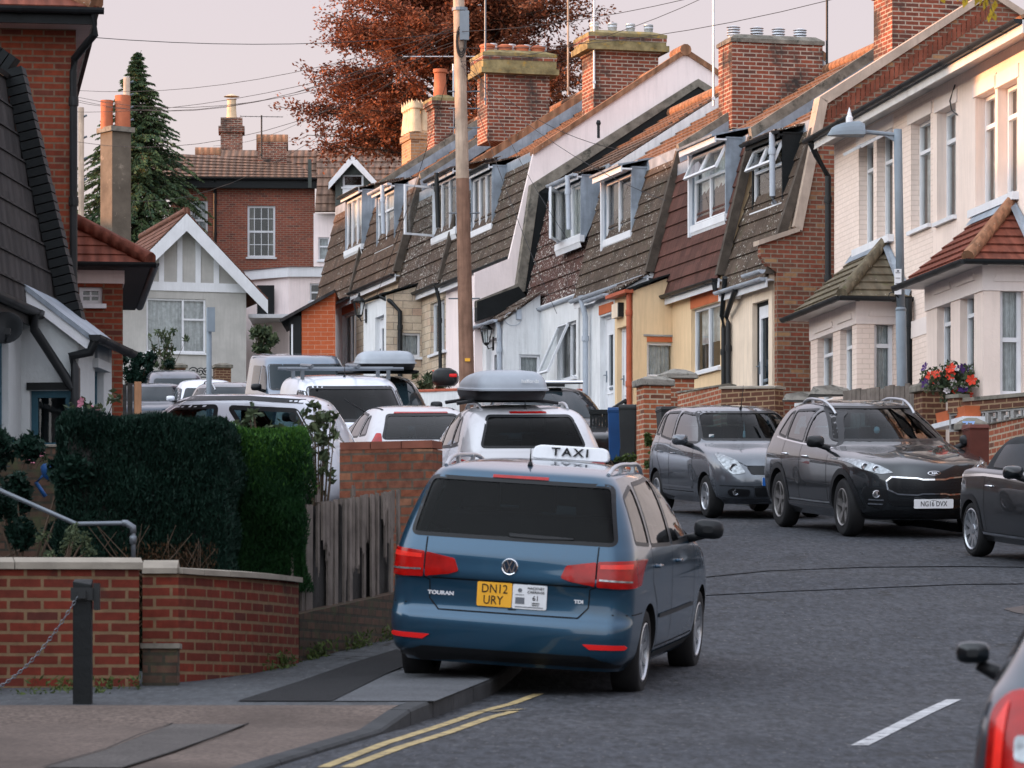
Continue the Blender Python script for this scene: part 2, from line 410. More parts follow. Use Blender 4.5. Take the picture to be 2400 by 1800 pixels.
X['cargl_dk'] = M_glass('car_privacy_glass', (.26,.36,.39), ior=1.2)
X['cargl_fr'] = M_glass('windscreen_glass', (.28,.42,.47), ior=1.2)
X['cargl_sd'] = M_glass('side_glass', (.2,.28,.3), ior=2.3)
X['cargl_op'] = M_plain('car_dark_glass', (.01,.018,.023), .06, var=0, spec=.12)
X['redlens'] = M_plain('red_lens', (.36,.004,.003), .22, var=.35, vs=9, coat=.25, spec=.3)
X['redlens2'] = M_plain('red_lens_bright', (.8,.03,.02), .2, var=.2, vs=14, coat=.3, spec=.3)
X['reflector'] = M_plain('red_reflector', (.72,.02,.02), .25, var=.1)
X['clearlens'] = M_plain('clear_lens', (.3,.32,.34), .15, metal=.6, var=.6, vs=22, coat=.5)
X['lampbowl'] = M_plain('lamp_bowl', (.6,.62,.66), .15, metal=.9, var=.3, vs=20)
X['plate_y'] = M_plain('yellow_plate', (.85,.42,.04), .4, var=.06)
X['plate_w'] = M_plain('white_plate', (.72,.73,.75), .4, var=.06)
X['plate_b'] = M_plain('plate_blue', (.02,.12,.42), .4, var=0)
X['ink'] = M_plain('ink', (.012,.012,.014), .6, var=0)
X['inkgrey'] = M_plain('ink_grey', (.14,.15,.17), .6, var=0)
X['blue_p'] = M_paint('blue_paint', (.016,.06,.108), .5, .3, 1.45, .05)
X['grey_p'] = M_paint('grey_paint', (.026,.03,.034), .5, .26, 1.45)
X['silver_p'] = M_paint('steel_paint', (.105,.118,.137), .55, .26)
X['white_p'] = M_paint('white_paint', (.62,.65,.72), .0, .35)
X['pearl_p'] = M_paint('pearl_paint', (.52,.52,.54), .25, .35)
X['black_p'] = M_paint('black_paint_car', (.007,.009,.011), .1, .3, 1.35)
X['navy_p'] = M_paint('navy_paint', (.015,.03,.055), .3, .33, 1.35)
X['t5_p'] = M_paint('blue_grey_paint', (.1,.15,.21), .4, .33)
X['skoda_p'] = M_paint('blue_silver_paint', (.035,.056,.078), .45, .3, 1.45)
X['boxgrey'] = M_plain('roof_box_plastic', (.33,.36,.4), .4, var=.12)
X['boxblk'] = M_plain('roof_box_base', (.02,.021,.023), .5, var=.2)
X['bluebin'] = M_plain('blue_bin', (.01,.055,.17), .5, var=.2)
X['blackbin'] = M_plain('black_bin', (.025,.027,.028), .5, var=.25)
X['brownbin'] = M_plain('brown_bin', (.12,.035,.025), .5, var=.25)
X['bluefr'] = M_plain('blue_frame', (.025,.085,.12), .5, var=.3)
X['cotwhite'] = M_plain('cottage_whitewash', (.5,.53,.54), .85, var=.12, vs=1.5, bs=14, bst=.5, streak=.12)
X['bungw'] = M_plain('bungalow_render', (.47,.455,.43), .9, var=.25, vs=1.1, bs=60, bst=.4, streak=.18)
X['greyboard'] = M_plain('green_grey_board', (.075,.085,.078), .7, var=.35, streak=.3)
X['asphalt'] = M_plain('asphalt', (.04,.042,.048), .88, var=.22, vs=.35, fine=55, bs=60, bst=.5, dirt=((.055,.056,.062),.25,.55))
X['asphalt_patch'] = M_plain('asphalt_patch', (.017,.018,.02), .9, var=.25, vs=2, fine=60, bs=60, bst=.5)
X['pave'] = M_plain('pavement_asphalt', (.047,.051,.056), .9, var=.3, vs=1.2, fine=60, bs=60, bst=.5)
X['pavelt'] = M_plain('pavement_light', (.11,.115,.125), .9, var=.25, vs=2, fine=50, bs=50, bst=.5)
X['pavepk'] = M_plain('pinkish_concrete', (.155,.118,.1), .9, var=.45, vs=.9, fine=30, bs=50, bst=.5, dirt=((.16,.135,.115),30,.66))
X['crack'] = M_plain('joint_dark', (.016,.016,.016), .95, var=.3)
X['kerb'] = M_plain('kerb_stone', (.045,.047,.05), .85, var=.35, vs=3, bs=20, bst=.3)
X['yline'] = M_plain('yellow_line', (.38,.29,.14), .8, var=.35, vs=5, dirt=((.06,.055,.05),11,.53))
X['wline'] = M_plain('white_line', (.4,.4,.41), .8, var=.3, vs=5, dirt=((.05,.05,.052),8,.53))
X['earth'] = M_plain('earth', (.05,.045,.032), .95, var=.4, vs=2, bs=10, bst=.5)
X['farland'] = M_plain('far_land', (.05,.06,.035), .95, var=.5, vs=.05)
X['beech'] = M_leaf('beech_leaf', (.085,.027,.02), (.36,.12,.055), .2, scale=.7)
X['conif'] = M_leaf('conifer_leaf', (.022,.05,.032), (.09,.125,.05), .12, scale=.9)
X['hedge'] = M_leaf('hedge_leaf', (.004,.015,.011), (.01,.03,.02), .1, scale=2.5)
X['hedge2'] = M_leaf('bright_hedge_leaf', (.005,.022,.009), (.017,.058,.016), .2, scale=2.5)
X['hedge3'] = M_leaf('lit_top_hedge_leaf', (.014,.052,.012), (.06,.15,.024), .25, scale=2.5)  # light on the hedge top put into a brighter leaf colour
X['shrub'] = M_leaf('shrub_leaf', (.03,.05,.03), (.09,.11,.055), .2, scale=3)
X['weed'] = M_leaf('weed_leaf', (.03,.05,.018), (.09,.12,.035), .2, scale=3)
X['twig'] = M_plain('twig', (.1,.07,.05), .9, var=.3)
X['bark'] = M_plain('bark', (.09,.065,.05), .95, var=.4, bs=9, bst=.6)
X['ylwleaf'] = M_leaf('yellow_leaf', (.3,.2,.02), (.5,.33,.03), .35, scale=4)
X['pinkfl'] = M_plain('pink_petal', (.6,.22,.3), .7, var=.2)
X['redfl'] = M_plain('red_petal', (.7,.06,.03), .7, var=.2)
X['purfl'] = M_plain('purple_petal', (.06,.02,.12), .7, var=.2)
X['whfl'] = M_plain('pale_petal', (.7,.62,.62), .7, var=.2)

def M_road(name, base, stone, patch, crackw=.012, cs=.22, agc=(.42,1.6)):
    """bituminous surface: aggregate, rolled patches, stains and hairline cracks"""
    m, nt, b = _nt(name); b.inputs['Roughness'].default_value = .85; b.inputs['Specular IOR Level'].default_value = .25
    v = coords(nt)
    big = noise(nt, v, .18, 4, .6); mid = noise(nt, v, 1.3, 5, .7); ag = noise(nt, stretch(nt, v, (1,.2,1)), 17, 3, .7); ag2 = noise(nt, stretch(nt, v, (1,.2,1)), 30, 2, .6)
    col = mix(nt, ramp(nt, big, .4, .62), base, patch)
    col = mix(nt, .75, col, mix(nt, 1.0, ramp(nt, mid, .25, .75, (.6,.6,.6), (1.3,1.3,1.3)), col, 'MULTIPLY'))
    col = mix(nt, 1.0, ramp(nt, ag, .32, .68, (agc[0],)*3, (agc[1],)*3), col, 'MULTIPLY')
    col = mix(nt, ramp(nt, ag2, .63, .7), col, stone)
    st = noise(nt, stretch(nt, v, (1.2,.35,1)), .9, 5, .7)
    col = mix(nt, ramp(nt, st, .6, .74), col, tuple(x*.45 for x in base))
    vo = nt.nodes.new('ShaderNodeTexVoronoi'); vo.feature = 'DISTANCE_TO_EDGE'; vo.inputs['Scale'].default_value = cs
    wv = nt.nodes.new('ShaderNodeVectorMath'); wv.operation = 'MULTIPLY_ADD'
    nz = N(nt, 'ShaderNodeTexNoise', Scale=1.5, Detail=4.0); nt.links.new(v, nz.inputs['Vector']); nt.links.new(nz.outputs['Color'], wv.inputs[0]); wv.inputs[1].default_value = (1.6,1.6,1.6); nt.links.new(v, wv.inputs[2])
    nt.links.new(wv.outputs[0], vo.inputs['Vector'])
    inv = ramp(nt, vo.outputs['Distance'], crackw*.35, crackw, (1,1,1), (0,0,0))
    part = ramp(nt, noise(nt, v, .3, 2), .5, .6)
    f = nt.nodes.new('ShaderNodeMath'); f.operation = 'MULTIPLY'; nt.links.new(inv, f.inputs[0]); nt.links.new(part, f.inputs[1])
    col = mix(nt, f.outputs[0], col, (.012,.012,.012))
    nt.links.new(col, b.inputs['Base Color'])
    p = bump(nt, b, ag, .5, .02); bump(nt, b, ag2, .5, .008, p)
    return m
X['asphalt'] = M_road('asphalt',(.03,.033,.04),(.085,.083,.085),(.039,.041,.047))
X['pave'] = M_road('pavement_asphalt',(.045,.049,.055),(.095,.095,.1),(.058,.063,.069),.02,.5,(.72,1.25))
# ------------------------------------------------------------------ vehicles
def cr(a, b, c, d, t):
    return .5*((2*b)+(-a+c)*t+(2*a-5*b+4*c-d)*t*t+(-a+3*b-3*c+d)*t**3)
def half_outline(xr, xf, w, rxr, ryr, rxf, ryf, br, bf, sb=.025, q=1):
    k = min(1, w/.5); ryr, ryf = min(ryr, w*.6), min(ryf, w*.6)
    L = xf-xr
    sc_ = min(1, L*.42/max(rxr+br+.01, .01), L*.42/max(rxf+bf+.01, .01))
    rxr, rxf, br, bf = rxr*sc_, rxf*sc_, br*sc_, bf*sc_
    sb *= k
    we = w-sb
    nf, nc, ns = 6*q, 8*q, 18*q
    pts = []
    for i in range(nf):
        y = (we-ryr)*i/nf; pts.append((xr+br*(y/(we-ryr))**2, y))
    for i in range(nc):
        a = math.pi/2*i/nc; pts.append((xr+br+rxr-rxr*math.cos(a), we-ryr+ryr*math.sin(a)))
    x0, x1 = xr+br+rxr, xf-bf-rxf
    for i in range(ns+1):
        t = i/ns; pts.append((x0+(x1-x0)*t, we+sb*(1-(2*t-1)**2)))
    for i in range(nc-1, -1, -1):
        a = math.pi/2*i/nc; pts.append((xf-bf-rxf+rxf*math.cos(a), we-ryf+ryf*math.sin(a)))
    for i in range(nf-1, -1, -1):
        y = (we-ryf)*i/nf; pts.append((xf-bf*(y/(we-ryf))**2, y))
    return pts
def loft(slices, corner, sub=4, q=1, inset=None, zmin=None, zmax=None, xmax=None):
    """slices: (z, rear x, front x, half width); corner: (rxr, ryr, rxf, ryf, bow rear, bow front)"""
    rows = []
    n = len(slices)
    for i in range(n-1):
        a = slices[max(i-1,0)]; b = slices[i]; c = slices[i+1]; d = slices[min(i+2,n-1)]
        for j in range(sub):
            t = j/sub
            r = [cr(a[k],b[k],c[k],d[k],t) for k in range(4)]
            r[0] = b[0]+(c[0]-b[0])*t if not (a[0] < b[0] < c[0] < d[0]) else r[0]
            for k in (1,2,3): r[k] = min(max(r[k], min(b[k],c[k])-.02), max(b[k],c[k])+.02)
            rows.append(r)
    rows.append(list(slices[-1][:4]))
    if inset:
        rows = [[r[0], r[1]+inset[0], min(r[2]-inset[1], xmax if xmax else 99), r[3]-inset[2]] for r in rows if zmin <= r[0] <= zmax]
        rows = [r for r in rows if r[2]-r[1] > .3 and r[3] > .1]
    ring = []
    for r in rows:
        h = half_outline(r[1], r[2], r[3], *corner, q=q)
        full = [(x, y, r[0]) for x, y in h] + [(x, -y, r[0]) for x, y in h[-2:0:-1]]
        ring.append(full)
    m = len(ring[0]); V = [p for rg in ring for p in rg]; Fc = []
    for i in range(len(ring)-1):
        for k in range(m):
            Fc.append((i*m+k, i*m+(k+1)%m, (i+1)*m+(k+1)%m, (i+1)*m+k))
    h = m//2
    def cap(off, flip):
        out = []
        for k in range(h):
            a, b = off+k, off+k+1
            c, d = off+(m-k-1)%m, off+(m-k)%m
            if k == 0: f = (a, b, c)
            elif k == h-1: f = (a, b, d)
            else: f = (a, b, c, d)
            out.append(f[::-1] if flip else f)
        return out
    Fc += cap(0, True) + cap((len(ring)-1)*m, False)
    # outline runs clockwise seen from above; turn the faces outward
    return V, [tuple(reversed(f)) for f in Fc]

def mesh_obj(name, V, Fc, mats, mi=None):
    me = bpy.data.meshes.new(name); me.from_pydata(V, [], Fc)
    for m in mats: me.materials.append(m)
    if mi is not None: me.polygons.foreach_set('material_index', [mi]*len(Fc))
    bm = bmesh.new(); bm.from_mesh(me); bmesh.ops.recalc_face_normals(bm, faces=bm.faces); bm.to_mesh(me); bm.free()
    o = bpy.data.objects.new(name, me); COL.objects.link(o); return o
def cut(o, cutters):
    for c in cutters:
        md = o.modifiers.new('b', 'BOOLEAN'); md.operation = 'DIFFERENCE'; md.object = c; md.solver = 'EXACT'
        try: md.solver = 'MANIFOLD'
        except Exception: pass
        try: md.material_mode = 'TRANSFER'
        except Exception: pass
    dg = bpy.context.evaluated_depsgraph_get(); dg.update()
    me = bpy.data.meshes.new_from_object(o.evaluated_get(dg))
    o.modifiers.clear(); old = o.data; o.data = me
    for c in cutters:
        bpy.data.objects.remove(c)
    return o

def roundpoly(poly, r=.04, n=4):
    out = []; k = len(poly)
    for i in range(k):
        p = Vector(poly[i]); a = Vector(poly[i-1]); b = Vector(poly[(i+1)%k])
        da, db = (a-p), (b-p); ra = min(r, da.length*.45, db.length*.45)
        s, e = p+da.normalized()*ra, p+db.normalized()*ra
        for j in range(n+1):
            t = j/n; out.append(((1-t)**2*s+2*t*(1-t)*p+t*t*e)[:])
    return out

class Car:
    def __init__(c, name, label, cat, M, S, group=None):
        c.S = S; c.root = empty(name, M, label, cat, group)
        V, Fc = loft(S['slices'], S['corner'], S.get('sub',4), S.get('q',1))
        c.bvh = BVHTree.FromPolygons([Vector(v) for v in V], Fc)
        c.zmax = max(v[2] for v in V); c.L = max(v[0] for v in V)
        body = mesh_obj('body', V, Fc, [S['paint'], X['arch'], X['seat'], X['trim']])
        cuts = []
        for xa in S['axles']:
            for s in (1,-1):
                mb = MB(); r = S['arch']
                mb.lathe([(r, s*(S['w']-.3)), (r, s*(S['w']+.3))], (xa,0,S['wr']), 'y', 40)
                mo = mb.build('cut', [X['arch']]*2); mo.data.polygons.foreach_set('material_index', [1]*len(mo.data.polygons)); cuts.append(c._fix(mo))
        if S.get('cab'):
            zc, xmax = S['cab']
            V2, F2 = loft(S['slices'], S['corner'], S.get('sub',4), 1, (.11,.12,.075), zc, c.zmax-.05, xmax)
            cuts.append(mesh_obj('cut', V2, F2, [X['arch'], X['arch'], X['seat']], 2))
            for kind, poly, gl in S['glass']:
                mb = MB(); pp = roundpoly(poly, S.get('gr', .05))
                if kind == 'side': mb.prism(pp, -1.6, 1.6, 1)
                elif kind == 'rear': mb.prism(pp, -1, S.get('rdeep', 1.0), 0)
                elif kind == 'front': mb.prism(pp, S.get('fdeep', 1.9), 7, 0)
                mo = mb.build('cut', [X['trim']]*4); mo.data.polygons.foreach_set('material_index', [3]*len(mo.data.polygons)); cuts.append(c._fix(mo))
        cut(body, cuts)
        for p in body.data.polygons: p.use_smooth = True
        body.data.set_sharp_from_angle(angle=R(38))
        body.parent = c.root; c.body = body
        c.glass()
        c.wheels()
    def _fix(c, o):
        bm = bmesh.new(); bm.from_mesh(o.data); bmesh.ops.remove_doubles(bm, verts=bm.verts, dist=1e-5)
        bmesh.ops.recalc_face_normals(bm, faces=bm.faces); bm.to_mesh(o.data); bm.free(); return o
    # --- map a flat drawing onto the body
    def hit(c, kind, a, b, s=1, off=.004):
        if kind == 'side': o, d = Vector((a, 2*s, b)), Vector((0,-s,0))
        elif kind == 'rear': o, d = Vector((-2, a, b)), Vector((1,0,0))
        elif kind == 'front': o, d = Vector((9, a, b)), Vector((-1,0,0))
        else: o, d = Vector((a, b, 5)), Vector((0,0,-1))
        h = c.bvh.ray_cast(o, d)
        if h[0] is None:
            h = c.bvh.find_nearest(o+d*(2 if kind != 'front' else 4.6))
        n = h[1]
        if n.dot(d) > 0: n = -n
        return h[0]+n*off, d
    def patch(c, name, kind, poly, mat, s=1, off=.004, step=.05, skirt=.02, parent=None, round_=None, smooth=True):
        if round_: poly = roundpoly(poly, round_)
        bm = bmesh.new()
        bm.faces.new([bm.verts.new((p[0],p[1],0)) for p in poly])
        bmesh.ops.triangulate(bm, faces=bm.faces[:])
        for ax in (0,1):
            lo, hi = min(p[ax] for p in poly), max(p[ax] for p in poly)
            k = int((hi-lo)/step)
            for i in range(1, k+1):
                co = [0,0,0]; no = [0,0,0]; co[ax] = lo+(hi-lo)*i/(k+1); no[ax] = 1
                bmesh.ops.bisect_plane(bm, geom=bm.verts[:]+bm.edges[:]+bm.faces[:], plane_co=co, plane_no=no)
        bmesh.ops.remove_doubles(bm, verts=bm.verts[:], dist=1e-5)
        bd = [e for e in bm.edges if len(e.link_faces) == 1]
        dirs = {}
        for v in bm.verts:
            v.co, d = c.hit(kind, v.co.x, v.co.y, s, off); 
        if skirt and bd:
            r = bmesh.ops.extrude_edge_only(bm, edges=bd)
            for v in [x for x in r['geom'] if isinstance(x, bmesh.types.BMVert)]: v.co += d*skirt
        bmesh.ops.recalc_face_normals(bm, faces=bm.faces[:])
        # face outward
        ctr = sum((f.normal.dot(d)*f.calc_area() for f in bm.faces), 0)
        if ctr > 0: bmesh.ops.reverse_faces(bm, faces=bm.faces[:])
        me = bpy.data.meshes.new(name); bm.to_mesh(me); bm.free()
        me.materials.append(mat)
        if smooth:
            for p in me.polygons: p.use_smooth = True
            me.set_sharp_from_angle(angle=R(40))
        o = bpy.data.objects.new(name, me); COL.objects.link(o); o.parent = parent or c.root
        return o
    def strip(c, name, lines, mat, width=.008, off=.003, parent=None):
        """lines: list of (kind, s, points, closed)"""
        if len(lines) > 1 and name not in ('tailgate_seam','bonnet_seam'):
            return [c.strip(name, [l], mat, width, off, parent) for l in lines]
        mb = MB()
        for kind, s, pts, closed in lines:
            pts = [Vector(p) for p in pts]
            if closed: pts.append(pts[0])
            dense = []
            for a, b in zip(pts, pts[1:]):
                k = max(1, int((b-a).length/.06))
                dense += [a.lerp(b, i/k) for i in range(k)]
            dense.append(pts[-1])
            q = []
            for i, p in enumerate(dense):
                d = (dense[min(i+1,len(dense)-1)]-dense[max(i-1,0)]); n = Vector((-d.y, d.x)).normalized()*width/2
                q.append((c.hit(kind, p.x+n.x, p.y+n.y, s, off)[0], c.hit(kind, p.x-n.x, p.y-n.y, s, off)[0]))
            for a, b in zip(q, q[1:]):
                mb.poly([a[0], a[1], b[1], b[0]])
        return mb.build(name, mat, parent or c.root, smooth=True)
    def glass(c):
        S = c.S
        for kind, poly, gl in S.get('glass', []):
            for s in ((1,-1) if kind == 'side' else (1,)):
                nm = {'side':'window','rear':'rear_window','front':'windscreen'}[kind]
                w = c.patch(nm, kind, roundpoly(poly, S.get('gr',.05)), gl if S.get('cab') else X['cargl_op'], s, -.004 if S.get('cab') else .004, .08, 0)
                # rubber seal round the pane
                pp = roundpoly(poly, S.get('gr',.05))
                c.strip('window_seal', [(kind, s, pp, True)], S.get('seal', X['trim']), S.get('sealw', .03), .002, w)
        if S.get('cab'):
            mb = MB()
            for (x, y) in S.get('seats', []):
                z0 = S['cab'][0]
                mb.prism(roundpoly([(x-.02,z0),(x-.16,z0+.42),(x-.05,z0+.44),(x+.1,z0)],.03), y-.23, y+.23, 1)
                mb.prism(roundpoly([(x-.19,z0+.45),(x-.2,z0+.66),(x-.09,z0+.66),(x-.08,z0+.45)],.04), y-.13, y+.13, 1)
            if mb.v: mb.build('seat', X['seat'], c.root, angle=50)
            if S.get('wheelpos'):
                x, y, z = S['wheelpos']; mb = MB()
                mb.tube([(x+.07*math.sin(a), y+.17*math.cos(a), z+.16*math.sin(a)) for a in [2*math.pi*i/18 for i in range(19)]], .014, 6)
                mb.build('steering_wheel', X['seat'], c.root, smooth=True)
    def wheels(c):
        S = c.S; r, rr, w = S['wr'], S['rim'], .2
        for xa in S['axles']:
            for s in (1,-1):
                yo = S['w']-.025
                mb = MB(); prof = [(rr,.03),(rr+.008,.004),(r*.86,0),(r-.025,.006),(r-.006,.03),(r,.06),(r,w-.05),(r-.02,w),(rr,w)]
                mb.lathe([(a, s*(yo-h)) for a, h in prof], (xa,0,r), 'y', 36, cap=False)
                ty = mb.build('wheel', X['tyre'], c.root, angle=40)
                ty.data.transform(Matrix.Identity(4))
                mb = MB()
                mb.lathe([(a, s*(yo-h)) for a, h in [(rr,.004),(rr-.012,.0),(rr-.025,.012),(rr-.03,.09)]], (xa,0,r), 'y', 36, cap=False)
                mb.mat(1).lathe([(rr-.03, s*(yo-.085)),(.0, s*(yo-.08))], (xa,0,r), 'y', 30, cap=False)
                mb.mat(0).lathe([(.06, s*(yo-.06)),(.055, s*(yo-.022)),(.0, s*(yo-.018))], (xa,0,r), 'y', 16, cap=False)
                ns = S.get('spokes', 5); dbl = S.get('dbl', False)
                for k in range(ns):
                    for da in ((-.13,.13) if dbl else (0,)):
                        a = 2*math.pi*k/ns+.3; ca, sa = math.cos(a), math.sin(a)
                        r0, r1 = .045, rr-.008
                        wi, wo = (.018,.02) if dbl else (.032,S.get('spw',.045))
                        a2 = a+da
                        def pt(rad, t, h, ang):
                            return (xa+math.cos(ang)*rad-math.sin(ang)*t, s*(yo-h), r+math.sin(ang)*rad+math.cos(ang)*t)
                        q = [pt(r0,-wi,.03,a), pt(r0,wi,.03,a), pt(r1,wo,.012,a2), pt(r1,-wo,.012,a2),
                             pt(r0,-wi,.07,a), pt(r0,wi,.07,a), pt(r1,wo,.05,a2), pt(r1,-wo,.05,a2)]
                        mb.add(q, [(0,1,2,3),(0,4,5,1),(1,5,6,2),(3,2,6,7),(0,3,7,4)])
                mb.build('rim', [S.get('rimmat', X['rim']), X['arch']], ty, angle=35)
    def mirror(c, x, z, y=None, mat=None, s_=(1,-1), k=1.0):
        for s in s_:
            y0 = y or c.S['w']
            b = c.hit('side', x, z, s, 0)[0]
            yb = abs(b.y)
            mb = MB(); n = 10; rings = []
            prof = [(-.02,.35),(.0,.85),(.035,1),(.085,.92),(.13,.6),(.155,.1)]
            V = []; 
            for h, kp in prof:
                for j in range(14):
                    a = 2*math.pi*j/14; ca, sa = math.cos(a), math.sin(a)
                    yy = (abs(ca)**.6)*math.copysign(1,ca)*.115*kp; zz = (abs(sa)**.6)*math.copysign(1,sa)*.075*kp
                    V.append((x+h*k-.03, s*(yb+.05+.11*k+yy*k), z+.08+zz*k))
            fs = [(i*14+k,i*14+(k+1)%14,(i+1)*14+(k+1)%14,(i+1)*14+k) for i in range(len(prof)-1) for k in range(14)]
            fs += [tuple(range(14)), tuple(range((len(prof)-1)*14, len(prof)*14))]
            mb.add(V, fs)
            mo = mb.build('door_mirror', mat or c.S['paint'], c.root, angle=60)
            mb = MB(); mb.tube([(x+.04, s*(yb-.02), z-.01),(x+.02, s*(yb+.05+.08*k), z+.04)], [.035,.03*k+.005], 8)
            mb.lathe([(.0,0),(1,0)], (0,0,0), 'x', 3) if False else None
            mb.build('mirror_arm', X['trim'], mo, smooth=True)
    def rail(c, x0, x1, yr, h=.05, mat=None, r=.014):
        for s in (1,-1):
            pts = []
            for i in range(13):
                t = i/12; x = x0+(x1-x0)*t
                p = c.hit('top', x, s*(yr-.03*abs(2*t-1)), 1, 0)[0]
                lift = h*(1-abs(2*t-1)**5)
                pts.append((x, p.y, p.z+lift+.002))
            mb = MB(); mb.tube(pts, r, 8)
            for t in (.32,.68):
                x = x0+(x1-x0)*t; p = c.hit('top', x, s*(yr-.02), 1, 0)[0]
                mb.box(x-.03, x+.03, p.y-.012, p.y+.012, p.z-.01, p.z+h)
            mb.build('roof_rail', mat or X['rim'], c.root, angle=50)
    def handle(c, x, z, mat=None):
        for s in (1,-1):
            p = c.hit('side', x, z, s, 0)[0]; q = c.hit('side', x+.2, z, s, 0)[0]
            mb = MB(); o = Vector((0, s*.022, 0))
            mb.tube([p, p+o+Vector((.03,0,0)), q+o-Vector((.03,0,0)), q], .013, 6)
            mb.build('door_handle', mat or c.S['paint'], c.root, smooth=True)
    def seams(c, lines):
        L = []
        for pts in lines:
            for s in (1,-1): L.append(('side', s, pts, False))
        c.strip('door_seam', L, X['seam'], .009, .0025)
    def aerial(c, x, y=0, h=.3, lean=-.4):
        p = c.hit('top', x, y, 1, 0)[0]
        mb = MB(); mb.tube([p+Vector((0,0,-.01)), p+Vector((lean*.1,0,.03))], [.025,.012], 8); mb.tube([p+Vector((lean*.1,0,.03)), p+Vector((lean*h*1.2,0,h))], [.006,.003], 6)
        mb.build('aerial', X['trim'], c.root, smooth=True)
    def plate(c, kind, y, z, w, h, mat, word=None, size=.07, lines=None, wx=.85):
        p = c.hit(kind, y, z, 1, .012)[0]
        n = -1 if kind == 'rear' else 1
        # upright local axes of the plate: u to the viewer's right
        tilt = .0
        A = Matrix(((0,0,n,p.x),( n*1.0,0,0,p.y),(0,1,0,p.z),(0,0,0,1)))
        mb = MB(A); mb.prism(roundpoly([(-w/2,-h/2),(w/2,-h/2),(w/2,h/2),(-w/2,h/2)],.012), -.012, .006, 2)
        o = mb.build('number_plate', mat, c.root)
        for (t, sz, du, dv, k) in (lines or ([(word, size, 0, 0, wx)] if word else [])):
            text(t, sz, X['ink'], 'lettering', o, A @ Matrix.Translation((du,dv,.008)), .003, k, .0)
        return o, A

def ground_M(pos, heading, xa, roll=0, up=None, wb=2.6):
    hx, hy = heading; l = math.hypot(hx,hy); hx, hy = hx/l, hy/l
    x, y, z = pos
    s = (g(y+hy*wb)-g(y))/wb if hy else 0
    f = Vector((hx, hy, s)).normalized()
    gl = gs(y+hy*wb/2)
    left = Vector((-hy, hx, gl*hx))
    left = (left-f*left.dot(f)).normalized()
    if roll: left = Matrix.Rotation(roll, 3, f) @ left
    upv = f.cross(left)
    m = Matrix(((f.x,left.x,upv.x,x),(f.y,left.y,upv.y,y),(f.z,left.z,upv.z,z),(0,0,0,1)))
    return m @ Matrix.Translation((-xa,0,0))
def scaled(sl, kx=1, ky=1, kz=1): return [(z*kz, a*kx, b*kx, w*ky) for z, a, b, w in sl]
SL = {}
SL['mpv'] = [(.21,.14,4.28,.80),(.30,.03,4.37,.865),(.42,.0,4.40,.89),(.53,.005,4.40,.897),(.60,.045,4.39,.897),(.72,.055,4.36,.896),
  (.795,.045,4.31,.894),(.83,.03,4.27,.892),(.92,.04,4.13,.888),(.99,.05,3.92,.882),(1.05,.07,3.62,.872),(1.10,.09,3.36,.86),(1.22,.13,3.12,.825),
  (1.36,.185,2.84,.775),(1.47,.235,2.58,.725),(1.54,.28,2.36,.68),(1.585,.36,2.15,.63),(1.615,.62,1.95,.53),(1.632,.95,1.7,.36),(1.637,1.15,1.5,.2)]
SL['suv'] = [(.22,.25,4.28,.82),(.32,.1,4.39,.885),(.45,.04,4.45,.912),(.60,.0,4.48,.925),(.75,.0,4.47,.927),(.86,.02,4.43,.925),(.93,.03,4.33,.918),
  (.99,.04,4.08,.905),(1.04,.05,3.72,.89),(1.09,.07,3.3,.872),(1.14,.09,3.12,.855),(1.27,.18,2.86,.815),(1.41,.3,2.56,.762),(1.51,.44,2.3,.71),
  (1.57,.6,2.1,.64),(1.605,.82,1.95,.54),(1.63,1.05,1.75,.36),(1.637,1.25,1.6,.2)]
SL['super'] = [(.2,.14,3.58,.75),(.29,.05,3.69,.81),(.42,.0,3.75,.835),(.55,.0,3.755,.843),(.68,.01,3.71,.845),(.79,.025,3.63,.842),(.88,.04,3.47,.833),
  (.94,.05,3.2,.822),(.99,.06,2.92,.81),(1.03,.08,2.78,.795),(1.14,.12,2.6,.765),(1.27,.17,2.4,.725),(1.38,.23,2.2,.68),(1.44,.32,2.05,.62),
  (1.48,.5,1.9,.53),(1.502,.8,1.7,.36),(1.51,1.0,1.45,.2)]
SL['hatch'] = [(.2,.16,4.2,.78),(.3,.04,4.31,.86),(.45,.0,4.36,.895),(.6,.02,4.36,.91),(.75,.06,4.3,.912),(.86,.1,4.18,.905),(.93,.13,3.95,.895),
  (.98,.16,3.5,.88),(1.02,.2,3.2,.865),(1.12,.32,2.98,.82),(1.24,.5,2.68,.76),(1.34,.68,2.42,.7),(1.41,.85,2.2,.63),(1.45,1.05,2.05,.52),(1.472,1.3,1.85,.34),(1.478,1.45,1.7,.2)]
SL['van'] = [(.22,.06,4.2,.82),(.32,.02,4.32,.87),(.45,.0,4.37,.895),(.6,.0,4.38,.905),(.75,.0,4.33,.905),(.88,.01,4.2,.9),(.98,.02,3.95,.892),
  (1.06,.03,3.62,.882),(1.12,.03,3.42,.872),(1.3,.05,3.12,.845),(1.48,.08,2.84,.815),(1.62,.1,2.6,.79),(1.71,.14,2.42,.745),(1.77,.25,2.25,.66),(1.8,.5,2.0,.45),(1.808,.8,1.8,.25)]
SL['bigvan'] = [(.24,.06,4.7,.86),(.35,.02,4.8,.92),(.5,.0,4.86,.945),(.7,.0,4.87,.95),(.9,.0,4.82,.95),(1.05,.01,4.6,.945),(1.15,.02,4.3,.94),(1.22,.03,3.95,.93),(1.3,.03,3.72,.92),(1.5,.05,3.42,.89),(1.7,.07,3.14,.86),(1.82,.09,2.95,.84),(1.9,.12,2.8,.815),(1.95,.2,2.65,.76),(1.975,.4,2.4,.6),(1.98,.8,2.0,.3)]
